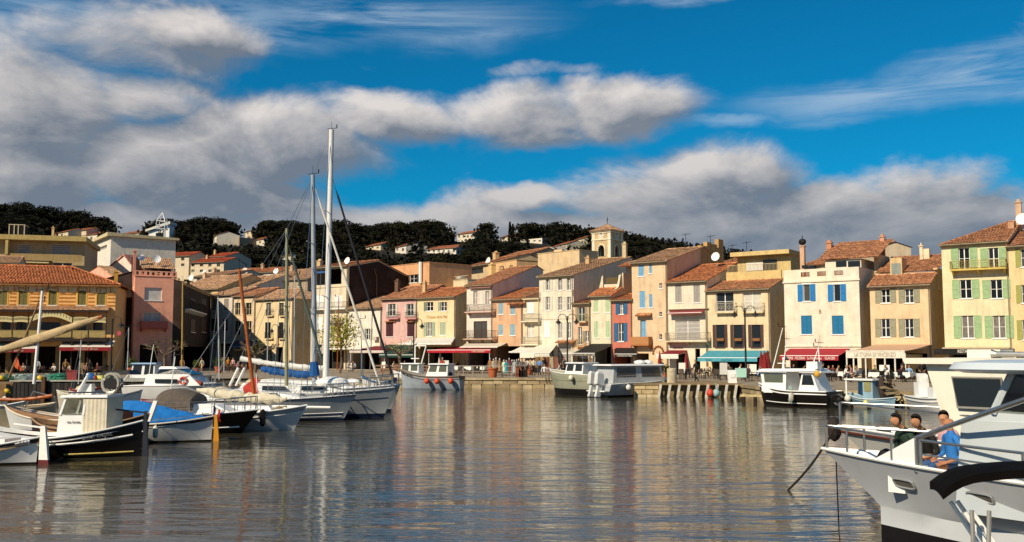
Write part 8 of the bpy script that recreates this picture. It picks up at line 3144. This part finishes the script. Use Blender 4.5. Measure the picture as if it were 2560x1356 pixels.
 for (px, py, d, k, t, l, h, lb) in A:
  p = gq(px, py)
  if k.startswith('sit'):
   if 'quay edge' in lb or 'dusty pink seated' in lb:
    p.z -= 0
  person(lb, p, radians(d), k, t, l, h, s=rnd.uniform(.95, 1.04))
 cols = (('cream', 'd0c4ac'), ('navy', '20283c'), ('olive', '5a5c34'), ('white', 'dcd8d0'), ('plum', '5a2a3c'), ('sky blue', '88a8c8'), ('rust', '9a4a28'))
 for j, (nm, pts) in enumerate((('under the turquoise awning', [(1768, 945), (1806, 947), (1832, 948), (1846, 946), (1872, 950)]), ('under the cream pergola', [(2188, 953), (2204, 952), (2252, 953), (2274, 951), (2236, 945)]), ('under the long red awning', [(1144, 929), (1168, 930), (1190, 929), (1220, 930), (1252, 929)]), ('under the dark green awning', [(962, 929), (984, 930), (1012, 929), (1036, 930)]), ('at the red creperie', [(1984, 946), (2004, 948), (2034, 946), (2056, 947)]))):
  for i, (px, py) in enumerate(pts):
   cn, cc = cols[(i + j * 2) % 7]
   person('diner in ' + cn + ' at a table ' + nm, gq(px, py), rnd.uniform(-2, 2), ('sit_lean', 'sit_back', 'sit_bow')[(i + j) % 3], cc, '2a2622', ('3a2418', '17100c', '8a7a6a', '6a4a2c')[i % 4])
 # mannequins and dresses of the clothes stall
 M_ = [(1225, '9a6a44', 'tan top and brown skirt'), (1234, 'b0a890', 'sage coat'), (1240, '8a7a6a', 'taupe coat'), (1249, 'b08a60', 'camel wrap dress'), (1260, 'c8ccb0', 'pale green scarf'), (1266, '2a8a94', 'turquoise dress'), (1273, '7a3a44', 'wine red dress'), (1280, '5a4034', 'dark brown dress'), (1286, 'a0a4a0', 'silver grey dress'), (1292, '8f9a90', 'mist green dress'), (1297, '4a4640', 'charcoal dress'), (1303, '8a8078', 'stone grey coat'), (1312, 'a89a8c', 'light taupe coat')]
 for i, (px, c, nm) in enumerate(M_):
  o = thing('mannequin', 'shop mannequin in ' + nm + ' at the clothes stall', 'mannequin', gq(px, 938 + (i % 3)), radians(-30 + 20 * (i % 4)))
  o.scale = (rnd.uniform(.75, .95), rnd.uniform(.8, 1), rnd.uniform(.9, 1.08))
  q = MB()
  n = 12
  q.loft([[(a * cos(2 * pi * k / n) * (1 + .08 * (k % 2)), b * sin(2 * pi * k / n), z) for k in range(n)] for a, b, z in ((.26, .24, .35), (.24, .2, .6), (.19, .15, .95), (.15, .11, 1.12), (.19, .13, 1.3), (.21, .12, 1.42), (.07, .06, 1.5))])
  for sg in (-1, 1):
   q.tube([(sg * .19, 0, 1.4), (sg * .25, .02, 1.15), (sg * .25, -.03, .92)], [.06, .05, .045], 6)
  q.build('dress', M(c, .85, .18, 7, kind='cloth'), o, smooth=True)
  q = MB()
  q.ball((0, -.01, 1.62), .085, .1, .12, 10, 6)
  q.tube([(0, 0, 1.45), (0, 0, 1.55)], .04, 6)
  q.build('head', M('c8bcae', .6), o, smooth=True)
  q = MB()
  q.tube([(0, 0, .03), (0, 0, .5)], .025, 5)
  q.lathe((0, 0, 0), [(.2, 0), (.2, .02), (.03, .04)], 10)
  q.build('stand', m_iron, o)
 # hanging garments under the cream awnings
 for i in range(9):
  px = 1342 + i * 6
  p = at(px, 104 + .3 * (i % 2))
  q = MB()
  c = ('8a6a3c', '5a3a30', 'a88a5c', '3a2a24', '7a4a3c', '6a5a44', 'b09a78', '4a3a34', '8a5a4a')[i]
  q.hexa([(-.24, -.06, .7), (.24, -.06, .7), (.24, .06, .7), (-.24, .06, .7), (-.2, -.04, 1.85), (.2, -.04, 1.85), (.2, .04, 1.85), (-.2, .04, 1.85)])
  q.tube([(-.2, 0, 1.85), (0, 0, 1.98), (.2, 0, 1.85)], .015, 4)
  q.tube([(0, 0, 1.98), (0, 0, 2.2)], .012, 4)
  o = q.build('hanging_garment', M(c, .9, .2, 6, kind='cloth'), None, loc=p)
  tag(o, 'brown toned garment hanging under the cream shop awning', 'garment', 'garments hanging under the cream awning')
 q = MB()
 a, b = at(1336, 104.2, QZ + 2.2), at(1400, 104.2, QZ + 2.2)
 q.tube([Vector((0, 0, 0)), b - a], .025, 5)
 for f in (0, 1):
  q.tube([(b - a) * f, (b - a) * f + Vector((0, 0, -2.2))], .025, 5)
 tag(q.build('clothes_rail', m_steel, None, loc=a), 'metal clothes rail carrying the hanging garments', 'clothes rail')
crowd()
def left_pier():
 Y = 65.0
 xa, xb = (40 - CX) / F * Y, (392 - CX) / F * Y
 W = xb - xa
 o = thing('fishing_pier', 'dark boarded fishing pier heaped with nets at the left', 'pier', (xa, Y, 0))
 zt = zof(952, Y)
 n = 36
 r = random.Random(4)
 ms = [M('2a2522', .8, .3, 3, kind='wood'), M('1e1916', .8, .3, 3, kind='wood'), M('3a342e', .8, .3, 3, kind='wood')]
 for k in range(n):
  q = MB()
  d = r.uniform(-.03, .03)
  q.box(W * k / n + .02, d, -.6, W * (k + 1) / n - .02, d + .08, zt - .08 + r.uniform(-.03, .03))
  q.build('board', ms[r.randrange(3)], o)
 q = MB()
 q.box(-.2, -.1, zt - .06, W + .2, 6, zt + .02)
 q.build('deck', M('a8a494', .8, .2, 2), o)
 for x in (-1.0, 2.2):
  q = MB()
  q.box(x - .12, -.35, -.6, x + .12, -.1, zt + .25)
  q.build('mooring_post', M('5a3a22', .9, .3, kind='wood'), o)
 q = MB()
 q.box(-9, .4, -1, -.25, 6, zt - .25)
 q.build('left_block', M('8a6a44', .9, .3, 2, kind='wood'), o)
 G0 = [(60, 948, .9, '8a9a94', 'grey net pile at the left end of the fishing pier', 1), (30, 950, .8, '2f5a48', 'dark green net pile by the left picture edge', 2), (150, 950, 1.1, '2f7a62', 'green net pile left of the red crate', 3), (128, 953, .7, '6a8a84', 'pale teal net pile on the fishing pier', 4), (205, 952, .8, '1c1a1a', 'black net heap right of the red crate', 5), (262, 947, .8, '3a8a70', 'teal net pile with yellow floats at the right pier end', 6), (84, 951, .5, '6a7484', 'blue grey tarpaulin bundle on the fishing pier', 7), (40, 945, .55, 'c8c2b4', 'white sack pile on the left of the fishing pier', 8), (58, 942, .5, 'd2cec4', 'white canvas bundle behind the grey net pile', 9)]
 for (px, py, s, c, lb, sd) in G0:
  p = P(px, py + 4, Y + 1.2)
  rr = random.Random(sd)
  q = MB()
  for k in range(9):
   a = rr.uniform(0, 6.28)
   q.tube([(s * .55 * cos(a + t) * rr.uniform(.7, 1), s * .4 * sin(a + t * 1.3), .05 + .03 * k + .07 * s * sin(t * 2 + k)) for t in [j * .7 for j in range(8)]], .07 * s + .03, 5)
  q.ball((0, 0, .08), s * .6, s * .45, .22 * s + .05, 10, 5)
  tag(q.build('net_pile', M(c, .95, .3, 9, kind='cloth', bump=.8), None, smooth=True, loc=(p.x, p.y, zt + .02)), lb, 'fishing net')
 p = P(180, 956, Y + .8)
 o = thing('fish_crate', 'tilted red plastic fish crate on the pier', 'crate', (p.x, p.y, zt + .02), .2)
 q = MB()
 q.hexa([(-.3, -.1, 0), (.3, -.1, 0), (.3, .3, 0), (-.3, .3, 0), (-.36, -.05, .6), (.3, -.05, .66), (.3, .35, .66), (-.36, .35, .6)])
 q.build('box', M('8a2c26', .6, .15), o)
 q = MB()
 q.tube([(-.38, -.07, .6), (.32, -.07, .66), (.32, .37, .66), (-.38, .37, .6), (-.38, -.07, .6)], .025, 5)
 q.build('rim', M('a03a30', .6), o)
 for px, py, c, s, lb in ((226, 948, '1f6fb8', .34, 'bright blue drum float on the pier'), (100, 950, 'd8b430', .22, 'yellow float cluster left of the green net pile'), (252, 950, 'd8c828', .26, 'yellow float right of the blue drum'), (18, 978, 'd8b020', .2, 'yellow float hanging below the left pier end'), (4, 948, 'd8b428', .22, 'yellow float at the left picture edge'), (237, 942, '8a3a40', .22, 'dark red can behind the blue drum')):
  p = P(px, py, Y + (.9 if py < 970 else -2))
  q = MB()
  q.ball((0, 0, 0), s, s * .8, s * .72, 12, 8)
  q.tube([(s * .8, 0, 0), (s * 1.15, 0, 0)], .05, 6)
  z = zt + s * .72 if py < 970 else p.z
  o = q.build('float', M(c, .45, .1), None, smooth=True, loc=(p.x, p.y, z))
  o.rotation_euler.y = .5
  tag(o, lb, 'float')
 # boat with the long furled lateen yard
 b = Boat('sailing_boat', 'lateen boat at left with huge tan sail furled on its sloping yard', (70, 41), (-190, 42), 2.2, (1.2, .8, 1.0), cat='sailboat')
 b.hull([HB, HW, M('b8a888', .6), M('d0c4a8', .6)], dbl=True, rake=.2, bulw=.1, deck=M('8a6a48', .8), rail=m_white, full=.5)
 b.mast((85, 960), (106, 728), .07, m_white, 0, shrouds=False)
 b.mast((22, 945), (96, 758), .05, M('8a6a44', .6), .3, shrouds=False, name='spar')
 x0, z0 = b.loc(-60, 900, .2)
 x1, z1 = b.loc(265, 793, .2)
 rr = random.Random(9)
 n = 30
 q = MB()
 rings = []
 A, B = Vector((x0, -.1, z0)), Vector((x1, -.1, z1))
 dr = (B - A).normalized()
 up = Vector((-dr.z, 0, dr.x))
 for i in range(n + 1):
  f = i / n
  c = A.lerp(B, f)
  rad = .165 * min(1, .25 + 1.9 * f) * min(1, .40 + 2.2 * (1 - f)) + rr.uniform(-.01, .01)
  ring = []
  for k in range(12):
   a = 2 * pi * k / 12
   w = rad * (1 + .10 * sin(2 * a + i * .35) + .03 * rr.uniform(-1, 1))
   ring.append(c + up * (w * sin(a) * (1.0 if sin(a) > 0 else 1.25)) + Vector((0, w * cos(a) * .8, 0)))
  rings.append(ring)
 q.loft(rings)
 q.build('furled_lateen_sail', M('b8a078', .9, .15, 3, kind='cloth', bump=.9), b.o, smooth=True)
 q = MB()
 q.tube([A - dr * .3, B + dr * .05], .07, 7)
 q.build('yard', VARN, b.o)
 q = MB()
 fx, fz = b.loc(40, 892, 0)
 for k in range(5):
  def pp(k, u):
   return (fx + .07 * k - .1 * u, .05 * sin(k * 1.6 + u), fz - .11 * k - .4 * u * (1 - k / 6))
  q.face([pp(k, 0), pp(k + 1, 0), pp(k + 1, 1), pp(k, 1)])
 q.build('pennant', M('c0582c', .85), b.o)
 # boat with pale blue roof on the far left quay side, and coral flag on a staff
 b = Boat('fishing_boat', 'small boat with pale blue roofed cabin near the low stone wall', (330, 76), (425, 76), 2.2, (1.5, 1.2, 1.2))
 b.hull([HB, HW, HG, HW], rake=.3, rail=m_white)
 xa2, xb2 = b.loc(403, 935, -.7)[0], b.loc(342, 935, -.7)[0]
 z1 = b.loc(370, 910, -.7)[1]
 b.cabin(min(xa2, xb2), max(xa2, xb2), .8, 1.1, z1, m_gel, rake_f=.2, roofmat=M('8fb0c8', .5), wz=(.35, .95))
 p = wat(632, 45, 0)
 o = thing('flag', 'coral red flag hanging on a white staff beside the varnished mast', 'flag', wat(650, 45.0, .9))
 q = MB()
 q.tube([(0, 0, 0), (-.1, 0, 1.35)], .02, 6)
 q.build('staff', m_white, o)
 q = MB()
 n, m = 8, 8
 for i in range(n):
  for j in range(m):
   def pt(i, j):
    f, g = i / n, j / m
    return (-.08 - .62 * f + .08 * g + .04 * sin(g * 7 + f * 3), .07 * sin(f * 6 + g * 3), 1.3 - .75 * g - .5 * f * (1 - .3 * g))
   q.face([pt(i, j), pt(i + 1, j), pt(i + 1, j + 1), pt(i, j + 1)])
 q.build('cloth', M('d0483c', .85, .1, kind='cloth'), o, smooth=True)
left_pier()
